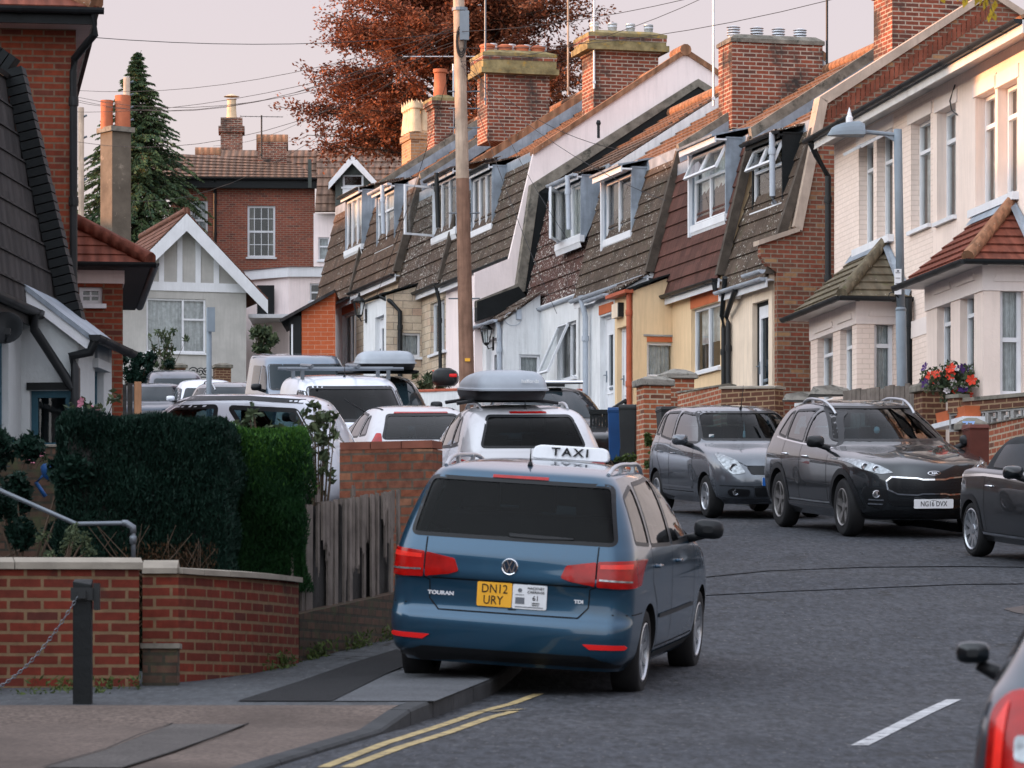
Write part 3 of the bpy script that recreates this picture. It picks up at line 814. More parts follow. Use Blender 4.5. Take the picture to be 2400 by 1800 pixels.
def car_spec(kind, paint, **kw):
    S = dict(paint=paint, sub=4)
    if kind == 'mpv':
        S.update(slices=SL['mpv'], corner=(.2,.17,.55,.42,.03,.08), axles=(.86,3.54), wr=.318, rim=.215, arch=.355, w=.893, cab=(.82,3.2), q=1, sub=5,
            glass=[('rear',[(.735,1.11),(.65,1.512),(-.65,1.512),(-.735,1.11)],X['cargl_dk']),
                   ('front',[(.7,1.13),(.58,1.52),(-.58,1.52),(-.7,1.13)],X['cargl_fr']),
                   ('side',[(.37,1.12),(.42,1.43),(.80,1.51),(.86,1.09)],X['cargl_sd']),
                   ('side',[(.94,1.085),(.89,1.515),(1.74,1.535),(1.80,1.06)],X['cargl_sd']),
                   ('side',[(1.88,1.06),(1.82,1.535),(2.2,1.50),(2.62,1.31),(3.02,1.06)],X['cargl_sd'])],
            seats=[(2.0,.37),(2.0,-.37),(1.15,.42),(1.15,0),(1.15,-.42)])
    elif kind == 'suv':
        S.update(slices=SL['suv'], corner=(.3,.22,.6,.5,.06,.14), axles=(.92,3.59), wr=.36, rim=.235, arch=.41, w=.922, cab=(.85,3.05),
            glass=[('rear',[(.62,1.16),(.5,1.52),(-.5,1.52),(-.62,1.16)],X['cargl_dk']),
                   ('front',[(.74,1.165),(.56,1.56),(-.56,1.56),(-.74,1.165)],X['cargl_fr']),
                   ('side',[(.66,1.2),(.92,1.47),(1.08,1.50),(1.05,1.16)],X['cargl_sd']),
                   ('side',[(1.1,1.155),(1.14,1.505),(1.78,1.53),(1.82,1.12)],X['cargl_sd']),
                   ('side',[(1.9,1.115),(1.86,1.53),(2.16,1.49),(2.6,1.27),(2.9,1.09)],X['cargl_sd'])],
            seats=[(2.0,.38),(2.0,-.38),(1.1,.4),(1.1,-.4)])
    elif kind == 'super':
        S.update(slices=SL['super'], corner=(.22,.2,.5,.45,.05,.1), axles=(.57,2.96), wr=.295, rim=.19, arch=.335, w=.838, cab=(.78,2.7),
            glass=[('rear',[(.6,1.05),(.5,1.4),(-.5,1.4),(-.6,1.05)],X['carglass']),
                   ('front',[(.69,1.055),(.58,1.42),(-.58,1.42),(-.69,1.055)],X['cargl_fr']),
                   ('side',[(.37,1.1),(.5,1.36),(.62,1.38),(.6,1.09)],X['cargl_sd']),
                   ('side',[(.66,1.08),(.66,1.4),(1.24,1.42),(1.28,1.03)],X['cargl_sd']),
                   ('side',[(1.36,1.02),(1.33,1.42),(1.86,1.39),(2.12,1.24),(2.42,1.01)],X['cargl_sd'])],
            seats=[(1.5,.36),(1.5,-.36),(.75,.36),(.75,-.36)], wheelpos=(2.1,-.36,.9))
    elif kind == 'hatch':
        S.update(slices=SL['hatch'], corner=(.3,.25,.6,.45,.06,.12), axles=(.8,3.45), wr=.315, rim=.21, arch=.35, w=.905, cab=(.75,3.1),
            glass=[('rear',[(.66,1.03),(.5,1.36),(-.5,1.36),(-.66,1.03)],X['carglass']),
                   ('front',[(.74,1.05),(.58,1.38),(-.58,1.38),(-.74,1.05)],X['cargl_fr']),
                   ('side',[(.72,1.08),(1.0,1.32),(1.12,1.34),(1.1,1.05)],X['cargl_sd']),
                   ('side',[(1.16,1.04),(1.17,1.35),(1.8,1.38),(1.84,1.02)],X['cargl_sd']),
                   ('side',[(1.92,1.02),(1.88,1.38),(2.2,1.34),(2.6,1.18),(2.95,1.0)],X['cargl_sd'])],
            seats=[(2.0,.37),(2.0,-.37),(1.15,.38),(1.15,-.38)])
    elif kind == 'van':
        S.update(slices=SL['van'], corner=(.12,.1,.5,.4,.02,.1), axles=(.75,3.5), wr=.315, rim=.2, arch=.35, w=.898, cab=(.85,3.3), rimmat=X['rimd'],
            glass=[('front',[(.77,1.15),(.68,1.66),(-.68,1.66),(-.77,1.15)],X['cargl_fr']),
                   ('side',[(2.1,1.15),(2.08,1.6),(2.4,1.58),(2.75,1.35),(3.02,1.12)],X['cargl_sd'])],
            seats=[(2.2,.37),(2.2,-.37)])
    S.update(kw); return S
# ------------------------------------------------------------------ ground, road, pavements
def lerp_at(pts, y):
    if y <= pts[0][1]: return pts[0][0]
    for a, b in zip(pts, pts[1:]):
        if y <= b[1]: return a[0]+(b[0]-a[0])*(y-a[1])/(b[1]-a[1])
    return pts[-1][0]
LK = [(-3.0,-10),(-3.0,12),(-1.28,22.9),(-.627,26.7),(-.15,30.2),(.12,33.5),(.0,37),(-.7,42),(-2.4,50),(-6,60),(-12,70),(-22,80)]   # left kerb (x, y)
RK = [(3.2,-10),(4.6,12),(6.9,30),(7.0,40),(6.5,48),(5.95,52.5),(4.6,58),(2.5,66.5),(.6,74),(-1.6,82),(-6,96),(-10,110)]          # right kerb
def ribbon(mb, la, lb, ys, dz=0, m=None):
    for a, b in zip(ys, ys[1:]):
        n = 14
        for i in range(n):
            s, t = i/n, (i+1)/n; q = [(la(a)+(lb(a)-la(a))*s,a),(la(a)+(lb(a)-la(a))*t,a),(la(b)+(lb(b)-la(b))*t,b),(la(b)+(lb(b)-la(b))*s,b)]
            mb.poly([(x,y,gd(x,y)+dz) for x, y in q], m)
def frange(a, b, s):
    n = max(1, int(round((b-a)/s))); return [a+(b-a)*i/n for i in range(n+1)]
mb = MB()
ys = frange(-60,150,2)+[160,180,200,240,320,450,700,1200,3000]
xs = [-1500,-400,-120,-60,-30,-20,-15,-12,-10,-8.5,-7.5,-6.5,-5.5,-4.5,-2,0,15,30,60,120,400,1500]
for a, b in zip(ys, ys[1:]):
    for x0, x1 in zip(xs, xs[1:]):
        mb.poly([(x0,a,gd(x0,a)-.06),(x1,a,gd(x1,a)-.06),(x1,b,gd(x1,b)-.06),(x0,b,gd(x0,b)-.06)])
tag(mb.build('ground', X['farland']), kind='structure')
mb = MB()
ribbon(mb, lambda y: lerp_at(LK,y) if y < 37 else -24-(y-37)*.2, lambda y: lerp_at(RK,y), frange(-20,112,1.0))
tag(mb.build('road', X['asphalt']), kind='structure')
# pavements stand a kerb's height above the road
def dropk(y):            # the kerb is lowered for the side entrance near the camera
    t = min(max((y-26.1)/.75,0),1); return .03+.085*(t*t*(3-2*t))
mb = MB()
LE = lambda y: -14
PY = frange(-12,25.5,.5)+frange(25.5,27,.25)[1:]+frange(27,37.5,.5)[1:]
for a, b in zip(PY, PY[1:]):
    ka, kb = lerp_at(LK,a)-.13, lerp_at(LK,b)-.13
    mi = 1 if a < 26.95 else 0
    mb.poly([(-14,a,g(a)+dropk(a)-.004),(ka,a,g(a)+dropk(a)-.004),(kb,b,g(b)+dropk(b)-.004),(-14,b,g(b)+dropk(b)-.004)], mi)
tag(mb.build('pavement', [X['pave'],X['pavepk']]), kind='structure')
mb = MB()
for a, b in zip(frange(30,112,1), frange(30,112,1)[1:]):
    ka, kb = lerp_at(RK,a)+.13, lerp_at(RK,b)+.13
    mb.poly([(ka,a,g(a)+.115),(ka+16,a,g(a)+.115),(kb+16,b,g(b)+.115),(kb,b,g(b)+.115)])
tag(mb.build('pavement', X['pave']), kind='structure')
mb = MB()
def kerbline(K, sgn, y0, y1, hf, st=.9):
    Y = frange(y0,y1,st)
    for a, b in zip(Y, Y[1:]):
        b2 = b-.012
        xa, xb = lerp_at(K,a), lerp_at(K,b2); ha, hb = hf(a), hf(b2)
        p = [(xa,a,g(a)-.05),(xb,b2,g(b2)-.05),(xb,b2,g(b2)+hb-.015),(xa,a,g(a)+ha-.015),
             (xa+sgn*.015,a,g(a)+ha),(xb+sgn*.015,b2,g(b2)+hb),(xa+sgn*.135,a,g(a)+ha),(xb+sgn*.135,b2,g(b2)+hb)]
        mb.add(p, [(0,1,2,3) if sgn < 0 else (3,2,1,0),(3,2,5,4) if sgn < 0 else (4,5,2,3),(4,5,7,6) if sgn < 0 else (6,7,5,4)])
kerbline(LK,-1,-10,37.4,dropk); kerbline(RK,1,30,110,lambda y:.12)
tag(mb.build('kerb', X['kerb']), kind='structure')
def gy(py, h=0.0):           # row of the photo -> distance on the road
    D = 20.0
    for _ in range(40): D = (g(D)+h-EYE)*F/(YH-py) if abs(YH-py) > 1e-6 else D
    lo, hi = 5.0, 120.0
    f = lambda D: EYE+(YH-py)*D/F-(g(D)+h)
    for _ in range(60):
        m_ = (lo+hi)/2
        if f(lo)*f(m_) <= 0: hi = m_
        else: lo = m_
    return (lo+hi)/2
def flat(pxs, dz, h=0.0):
    out = []
    for px, py in pxs:
        D = gy(py, h); out.append(((px-CX)*D/F, D, g(D)+h+dz))
    return out
# concrete bays, tarmac scar and joints in the left pavement
mb = MB()
mb.poly(flat([(555,1644),(700,1598),(820,1556),(930,1522),(985,1545),(905,1580),(778,1644)],.004,.114))
tag(mb.build('tarmac_patch', X['asphalt_patch'], None), kind='structure')
mb = MB()
mb.poly(flat([(781,1644),(905,1582),(1010,1555),(1150,1592),(1075,1622),(1020,1644)],.0035,.114))
tag(mb.build('concrete_slab', X['pavelt'], None), kind='structure')
mb = MB()
mb.poly(flat([(100,1800),(250,1757),(385,1705),(512,1656),(690,1656),(600,1690),(400,1765),(290,1800)],.003,.032))
tag(mb.build('grey_strip', M_plain('grey_concrete',(.112,.1,.094),.9,var=.3,vs=1.6,fine=45,bs=50,bst=.5), None), kind='structure')
mb = MB()
def crack(pts, h, w):
    q = flat(pts, .008, h)
    for a, b in zip(q, q[1:]):
        a, b = Vector(a), Vector(b); d = (b-a).normalized(); n = Vector((-d.y,d.x,0))*w
        mb.poly([a-n,b-n,b+n,a+n])
crack([(100,1800),(250,1757),(330,1722),(385,1705),(470,1670),(512,1655)],.032,.006)
crack([(290,1800),(400,1765),(500,1730),(600,1690),(690,1655)],.032,.006)
crack([(0,1653),(420,1652),(760,1651),(1000,1652)],.06,.015)
crack([(690,1545),(800,1546),(915,1549)],.112,.012); crack([(760,1525),(918,1528)],.112,.008); crack([(850,1611),(1080,1620)],.114,.006)
tag(mb.build('paving_joints', X['crack']), kind='structure')
# road markings
def band(pts, w, name, m, dz=.004):
    mb = MB(); q = flat(pts, dz)
    L = []
    for i, p in enumerate(q):
        p = Vector(p); d = Vector(q[min(i+1,len(q)-1)])-Vector(q[max(i-1,0)]); d.z = 0; n = Vector((-d.y,d.x,0)).normalized()*w/2
        L.append((p-n,p+n))
    for a, b in zip(L, L[1:]): mb.poly([a[0],b[0],b[1],a[1]])
    return tag(mb.build(name, m), kind='structure')
band([(757,1800),(900,1744),(1050,1696),(1130,1668),(1200,1650),(1262,1627)],.075,'yellow_line',X['yline'])
band([(812,1800),(940,1752),(1050,1718),(1150,1682),(1205,1668)],.075,'yellow_line',X['yline'])
band([(1098,1669),(1150,1670),(1226,1664)],.06,'yellow_line',X['yline'],.008)
band([(2015,1748),(2085,1713),(2160,1675),(2236,1640)],.105,'white_line',X['wline'])
band([(1610,1357),(1800,1338),(2020,1330),(2250,1328),(2400,1330)],.11,'tarmac_seam',X['asphalt_patch'])
band([(1610,1398),(1800,1388),(2050,1378),(2250,1370),(2400,1369)],.11,'tarmac_seam',X['asphalt_patch'])
# ------------------------------------------------------------------ house kit
class House:
    """origin at the near front corner; local x runs back along the front towards the camera, y into the house, z up"""
    def __init__(h, name, label, cat, px, D, d, side=1, zb=None, group=None):
        d = Vector((d[0], d[1], 0)).normalized()        # direction of the front, away from the camera
        o = P(px, 0, D); h.O = Vector((o.x, D, 0)); h.d = d
        h.side = side                                    # 1: stands right of the street, front faces left; -1: mirrored
        h.n = Vector((d.y, -d.x, 0))*side                # into the house
        h.zb = g(D)-.3 if zb is None else zb
        x = -d if side == 1 else d
        h.M = Matrix(((x.x,h.n.x,0,h.O.x),(x.y,h.n.y,0,h.O.y),(0,0,1,h.zb),(0,0,0,1)))
        h.sx = -1 if side == 1 else 1                    # local x per metre away
        h.root = empty(name, h.M, label, cat, group)
    def fx(h, px, y=0):                                  # photo column -> local x on the plane y
        k = (px-CX)/F; q = h.O+h.n*y
        return h.sx*(-(q.x-k*q.y)/(h.d.x-k*h.d.y))
    def fy(h, px, x=0):                                  # photo column -> local y on the cross plane x
        k = (px-CX)/F; q = h.O+h.d*(x*h.sx)
        return -(q.x-k*q.y)/(h.n.x-k*h.n.y)
    def D(h, x, y=0): return (h.O+h.d*(x*h.sx)+h.n*y).y
    def fz(h, py, x, y=0): return zat(py, h.D(x,y))-h.zb
    def front(h, y=0): return Matrix(((1,0,0,0),(0,0,-1,y),(0,1,0,0),(0,0,0,1)))     # u along x, v up, w outward
    def cross(h, x=0):                                                                # the face towards the camera
        if h.side == 1: return Matrix(((0,0,1,x),(1,0,0,0),(0,1,0,0),(0,0,0,1)))
        return Matrix(((0,0,-1,x),(-1,0,0,0),(0,1,0,0),(0,0,0,1)))                    # u = -y
    def fw(h, px0, px1, py0, py1, y=0):
        """photo rectangle -> (u0,u1,v0,v1) on the front plane; rows are read at the middle column"""
        a, b = sorted((h.fx(px0,y), h.fx(px1,y))); m = (a+b)/2
        return (a, b, h.fz(py1,m,y), h.fz(py0,m,y))
    def cw(h, px0, px1, py0, py1, x=0):
        a, b = sorted((h.fy(px0,x), h.fy(px1,x))); m = (a+b)/2
        q = (h.fz(py1,x,m), h.fz(py0,x,m))
        return ((a,b) if h.side == 1 else (-b,-a))+q
    def prof(h, pts, x=0): return [(h.fy(px,x), h.fz(py,x,h.fy(px,x))) for px, py in pts]

def window(parent, A, rect, cols=(), trans=(), rec=.07, fm='white', curtain='net', fw=.05, sill=True, bars=None, room=True, name='window', label=None, glassm='glass', sillm=None, cdrop=1.0, drape=None):
    u0,u1,v0,v1 = rect; w1, w0 = -rec, -rec-.06
    mb = MB(A)
    mb.box(u0,u1,v0,v0+fw,w0,w1); mb.box(u0,u1,v1-fw,v1,w0,w1); mb.box(u0,u0+fw,v0+fw,v1-fw,w0,w1); mb.box(u1-fw,u1,v0+fw,v1-fw,w0,w1)
    for c in cols:
        x = u0+(u1-u0)*c; mb.box(x-fw*.55,x+fw*.55,v0+fw,v1-fw,w0,w1+.004)
    for t in trans:
        z = v0+(v1-v0)*t; mb.box(u0+fw,u1-fw,z-fw*.5,z+fw*.5,w0,w1+.008)
    if bars:
        for c in bars[0]:
            x = u0+(u1-u0)*c; mb.box(x-.011,x+.011,v0+fw,v1-fw,w0+.02,w1-.01)
        for t in bars[1]:
            z = v0+(v1-v0)*t; mb.box(u0+fw,u1-fw,z-.011,z+.011,w0+.02,w1-.008)
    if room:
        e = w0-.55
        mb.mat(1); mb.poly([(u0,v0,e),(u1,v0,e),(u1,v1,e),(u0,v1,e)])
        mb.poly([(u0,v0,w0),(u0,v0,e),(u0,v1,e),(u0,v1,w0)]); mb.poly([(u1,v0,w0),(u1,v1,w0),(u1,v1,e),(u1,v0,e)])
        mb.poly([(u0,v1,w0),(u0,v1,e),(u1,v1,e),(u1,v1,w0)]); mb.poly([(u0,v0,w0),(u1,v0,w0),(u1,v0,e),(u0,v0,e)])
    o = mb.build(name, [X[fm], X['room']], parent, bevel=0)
    if label: o['label'] = label
    mb = MB(A); mb.poly([(u0+fw*.8,v0+fw*.8,w0+.025),(u1-fw*.8,v0+fw*.8,w0+.025),(u1-fw*.8,v1-fw*.8,w0+.025),(u0+fw*.8,v1-fw*.8,w0+.025)])
    mb.build('pane', X[glassm], o)
    if curtain:
        mb = MB(A); n = 26; c0 = v1-(v1-v0)*cdrop; e = w0-.07
        spans = [(u0+.01,u1-.01)] if curtain == 'net' else [(u0+.01,u0+(u1-u0)*.27),(u1-(u1-u0)*.27,u1-.01)]
        for a, b in spans:
            pr = [(a+(b-a)*i/n, e+.016*math.sin(i*1.9)+.01*math.sin(i*.7)) for i in range(n+1)]
            for p, q in zip(pr, pr[1:]): mb.poly([(p[0],c0,p[1]),(q[0],c0,q[1]),(q[0],v1-.01,q[1]),(p[0],v1-.01,p[1])])
        mb.build('curtain', X['net' if curtain == 'net' else 'drape'], o, smooth=True)
    if sill:
        mb = MB(A); mb.box(u0-.05,u1+.05,v0-.06,v0-.002,-rec,.06)
        mb.build('sill', X[sillm or fm], o)
    return o
def sash(win, A, rect, ang, kind='top', fm='white', fw=.045, rec=.05):
    """an opened sash with its pane, hinged on its top or on its left/right edge"""
    u0,u1,v0,v1 = rect
    mb = MB()
    if kind == 'top': H = Matrix.Translation((0,v1,-rec)) @ Matrix.Rotation(-R(ang),4,'X') @ Matrix.Translation((0,-v1,0))
    elif kind == 'right': H = Matrix.Translation((u1,0,-rec)) @ Matrix.Rotation(R(ang),4,'Y') @ Matrix.Translation((-u1,0,0))
    else: H = Matrix.Translation((u0,0,-rec)) @ Matrix.Rotation(-R(ang),4,'Y') @ Matrix.Translation((-u0,0,0))
    mb.M = A @ H
    mb.box(u0,u1,v0,v0+fw,0,.045); mb.box(u0,u1,v1-fw,v1,0,.045); mb.box(u0,u0+fw,v0+fw,v1-fw,0,.045); mb.box(u1-fw,u1,v0+fw,v1-fw,0,.045)
    mb.mat(1); mb.poly([(u0+fw*.8,v0+fw*.8,.022),(u1-fw*.8,v0+fw*.8,.022),(u1-fw*.8,v1-fw*.8,.022),(u0+fw*.8,v1-fw*.8,.022)])
    return mb.build('open_sash', [X[fm], X['glass']], win)
def door(parent, A, rect, style='panel', fm='white', dm='white', rec=.09, glassr=None):
    u0,u1,v0,v1 = rect; f = .06; w1 = -rec
    mb = MB(A)
    mb.box(u0,u0+f,v0,v1,w1-.06,w1); mb.box(u1-f,u1,v0,v1,w1-.06,w1); mb.box(u0+f,u1-f,v1-f,v1,w1-.06,w1)
    mb.poly([(u0,v0,w1-.1),(u1,v0,w1-.1),(u1,v1,w1-.1),(u0,v1,w1-.1)])
    o = mb.build('door', X[fm], parent)
    a,b,c,d = u0+f+.006,u1-f-.006,v0+.02,v1-f-.006; W, H = b-a, d-c
    mb = MB(A)
    gl = glassr or (.3,.7,.42,.86)
    g0,g1,h0,h1 = a+W*gl[0],a+W*gl[1],c+H*gl[2],c+H*gl[3]
    mb.wall(a,b,c,d,[(g0,g1,h0,h1)],.03,w1-.012)
    for q in ((.14,.86,.06,.36),):
        p0,p1,z0,z1 = a+W*q[0],a+W*q[1],c+H*q[2],c+H*q[3]
        for bx in ((p0,p1,z0,z0+.02),(p0,p1,z1-.02,z1),(p0,p0+.02,z0+.02,z1-.02),(p1-.02,p1,z0+.02,z1-.02)): mb.box(*bx,w1-.013,w1-.001)
    for bx in ((g0-.035,g1+.035,h0-.035,h0),(g0-.035,g1+.035,h1,h1+.035),(g0-.035,g0,h0,h1),(g1,g1+.035,h0,h1)): mb.box(*bx,w1-.013,w1+.002)
    leaf = mb.build('door_leaf', X[dm], o)
    mb = MB(A); mb.poly([(g0,h0,w1-.03),(g1,h0,w1-.03),(g1,h1,w1-.03),(g0,h1,w1-.03)]); mb.build('pane', X['cargl_op'], o)
    mb = MB(A); m = (a+b)/2; mb.box(m-.1,m+.1,c+H*.385,c+H*.385+.05,w1-.012,w1+.004); mb.box(m-.085,m+.085,c+H*.385+.012,c+H*.385+.038,w1+.004,w1+.012)
    mb.build('letter_plate', X['lampgrey'], o)
    mb = MB(A); mb.box(a+.03,a+.06,c+H*.46,c+H*.56,w1-.012,w1+.006); mb.tube([(a+.045,c+H*.52,w1),(a+.045,c+H*.52,w1+.05),(a+.14,c+H*.52,w1+.05)],.01,6)
    mb.build('handle', X['lampgrey'], o)
    return o
def gutter(parent, p, q, mat, r=.055, brackets=4, name='gutter'):
    p, q = Vector(p), Vector(q); d = (q-p).normalized(); out = Vector((d.y,-d.x,0)); 
    mb = MB(); n = 8; L = []
    for e in (p, q):
        L.append([e+out*r*math.cos(a)+Vector((0,0,-r*math.sin(a)*1.05)) for a in [math.pi*i/n for i in range(n+1)]])
    for i in range(n): mb.poly([L[0][i],L[1][i],L[1][i+1],L[0][i+1]])
    for e in L: mb.poly(e)
    # inside of the trough
    mb.poly([L[0][0]-out*.006-Vector((0,0,.01)), L[1][0]-out*.006-Vector((0,0,.01)), L[1][n]+out*.006-Vector((0,0,.01)), L[0][n]+out*.006-Vector((0,0,.01))])
    for k in range(brackets):
        c = p.lerp(q,(k+.5)/brackets)
        for i in range(n):
            a0, a1 = math.pi*i/n, math.pi*(i+1)/n; rr = r*1.12
            P0 = [c+d*s+out*rr*math.cos(a)+Vector((0,0,-rr*1.05*math.sin(a))) for s, a in ((-.03,a0),(.03,a0),(.03,a1),(-.03,a1))]
            mb.poly(P0)
    return mb.build(name, mat, parent, angle=50)
def pipe(parent, pts, mat, r=.034, collars=True, name='downpipe'):
    mb = MB(); mb.tube(pts, r, 9)
    if collars:
        for a, b in zip(pts, pts[1:]):
            a, b = Vector(a), Vector(b)
            if abs((b-a).normalized().z) > .9 and (b-a).length > .6:
                n = max(1, int((b-a).length/1.1))
                for i in range(n):
                    c = a.lerp(b,(i+.3)/n); mb.lathe([(r*1.25,-.05),(r*1.3,.0),(r*1.25,.05)],c,'z',9)
    return mb.build(name, mat, parent, angle=50)
def lantern(parent, A, u, v, s=1.0):
    mb = MB(A @ Matrix.Translation((u,v,.0)) @ Matrix.Scale(s,4))
    mb.box(-.03,.03,-.12,.06,0,.015); mb.tube([(0,-.08,.01),(0,-.1,.07),(0,-.04,.1)],.009,6)
    mb.M = mb.M @ Matrix(((1,0,0,0),(0,0,1,-.02),(0,1,0,.1),(0,0,0,1)))
    mb.lathe([(.012,-.04),(.035,-.02),(.045,0)],(0,0,0),'z',6)
    mb.lathe([(.085,.17),(.09,.18),(.04,.23),(.02,.24),(.02,.26),(.006,.3),(0,.31)],(0,0,0),'z',6)
    for k in range(6):
        a = 2*math.pi*k/6; mb.tube([(.045*math.cos(a),.045*math.sin(a),0),(.08*math.cos(a),.08*math.sin(a),.17)],.005,4)
    mb.mat(1).lathe([(.04,.005),(.074,.165)],(0,0,0),'z',6,cap=False)
    return mb.build('lantern', [X['blackpl'], X['glass']], parent)
def chimney(parent, h, pxc, px1, ytop, ybot, D, mat, t=.75, pots=(), corbel=2, cap='flaunch', over=.06, potm='terra', band=None, x=None, name='chimney'):
    """pxc/px1: photo columns of the face towards the camera (its street-side corner and far end)"""
    L = h.M.inverted() @ P(pxc, ytop, D)
    x1, y0, zt = L.x, L.y, L.z
    wd = abs(h.fy(px1, x1)-h.fy(pxc, x1)); zb = h.fz(ybot, x1, y0)
    xa, xb = (x1-t, x1) if h.side == 1 else (x1, x1+t)
    mb = MB(); hc = .085*corbel
    mb.box(xa,xb,y0,y0+wd,zb,zt-hc-.12)
    z = zt-hc-.12
    for i in range(corbel):
        e = over*(i+1)/corbel; mb.box(xa-e,xb+e,y0-e,y0+wd+e,z,z+.085); z += .085
    ch = mb.build(name, mat, parent)
    e = over*1.05
    if band:
        mb = MB(); mb.box(xa-e*.9,xb+e*.9,y0-e*.9,y0+wd+e*.9,z-band,z+.001+0); mb.box(xa-e*1.25,xb+e*1.25,y0-e*1.25,y0+wd+e*1.25,z-band-.12,z-band+.0); mb.build('chimney_band', X[cap], ch)
    mb = MB()
    mb.box(xa-e,xb+e,y0-e,y0+wd+e,z+.001,z+.07)
    mb.add([(xa-e,y0-e,z+.07),(xb+e,y0-e,z+.07),(xb+e,y0+wd+e,z+.07),(xa-e,y0+wd+e,z+.07),(xa+.1,y0+.1,z+.16),(xb-.1,y0+.1,z+.16),(xb-.1,y0+wd-.1,z+.16),(xa+.1,y0+wd-.1,z+.16)],
           [(0,1,5,4),(1,2,6,5),(2,3,7,6),(3,0,4,7),(4,5,6,7)])
    mb.build('chimney_cap', X[cap] if isinstance(cap,str) else cap, ch)
    for k, (f, gx, kind) in enumerate(pots):
        c = (xa+(xb-xa)*gx, y0+wd*f, z+.1)
        mb = MB()
        if kind == 'cowl':
            mb.lathe([(.1,0),(.1,.1)],c,'z',14); 
            for q in range(3): mb.lathe([(.115,.1+q*.05),(.125,.11+q*.05),(.115,.13+q*.05)],c,'z',14)
            mb.lathe([(.13,.25),(.05,.28),(0,.285)],c,'z',14); pm = X['metalcap']
        elif kind == 'short': mb.lathe([(.15,0),(.15,.12),(.17,.13),(.17,.17),(.1,.2)],c,'z',14); pm = X[potm]
        elif kind == 'vent': mb.lathe([(.09,0),(.09,.16),(.1,.17),(.1,.2),(.09,.21),(.1,.22),(.1,.26),(.07,.27)],c,'z',14); pm = X['metalcap']
        elif kind == 'crown':
            mb.lathe([(.17,0),(.15,.2),(.12,.5),(.12,.55),(.16,.58),(.16,.7),(.12,.7)],c,'z',14)
            for q in range(8):
                a = q*math.pi/4; mb.prism([(-.05,.7),(.05,.7),(0,.79)],-.015,.015,0) if False else mb.add([(c[0]+.16*math.cos(a-.3),c[1]+.16*math.sin(a-.3),c[2]+.7),(c[0]+.16*math.cos(a+.3),c[1]+.16*math.sin(a+.3),c[2]+.7),(c[0]+.165*math.cos(a),c[1]+.165*math.sin(a),c[2]+.8),(c[0]+.12*math.cos(a),c[1]+.12*math.sin(a),c[2]+.7)],[(0,1,2),(1,3,2),(3,0,2)])
            pm = X['buff']
        else: mb.lathe([(.17,0),(.15,.3),(.14,.6),(.17,.62),(.17,.7),(.13,.7)],c,'z',16); pm = X[potm]
        mb.build('chimney_pot', pm, ch, angle=50)
    return ch, (xa,xb,y0,y0+wd,zt)
def aerial(pos, hgt, label, yagi=None, mat='galv', r=.022, tilt=0):
    o = empty('tv_aerial', Vector(pos), label, 'aerial', 'television aerials')
    mb = MB(); mb.tube([(0,0,0),(tilt,0,hgt)], r, 7); mb.box(-.03,.03,-.03,.03,.1,.16); mb.build('mast', X[mat], o)
    if yagi:
        mb = MB(); z, L, n, dx, dy = yagi
        mb.tube([(-dx*L/2,-dy*L/2,z),(dx*L/2,dy*L/2,z)],.012,6)
        for i in range(n):
            t = -L/2+L*i/(n-1); w = .16 if i else .3
            mb.tube([(dx*t+dy*w,dy*t-dx*w,z),(dx*t-dy*w,dy*t+dx*w,z)],.006,4)
        mb.build('antenna', X[mat], o)
    return o
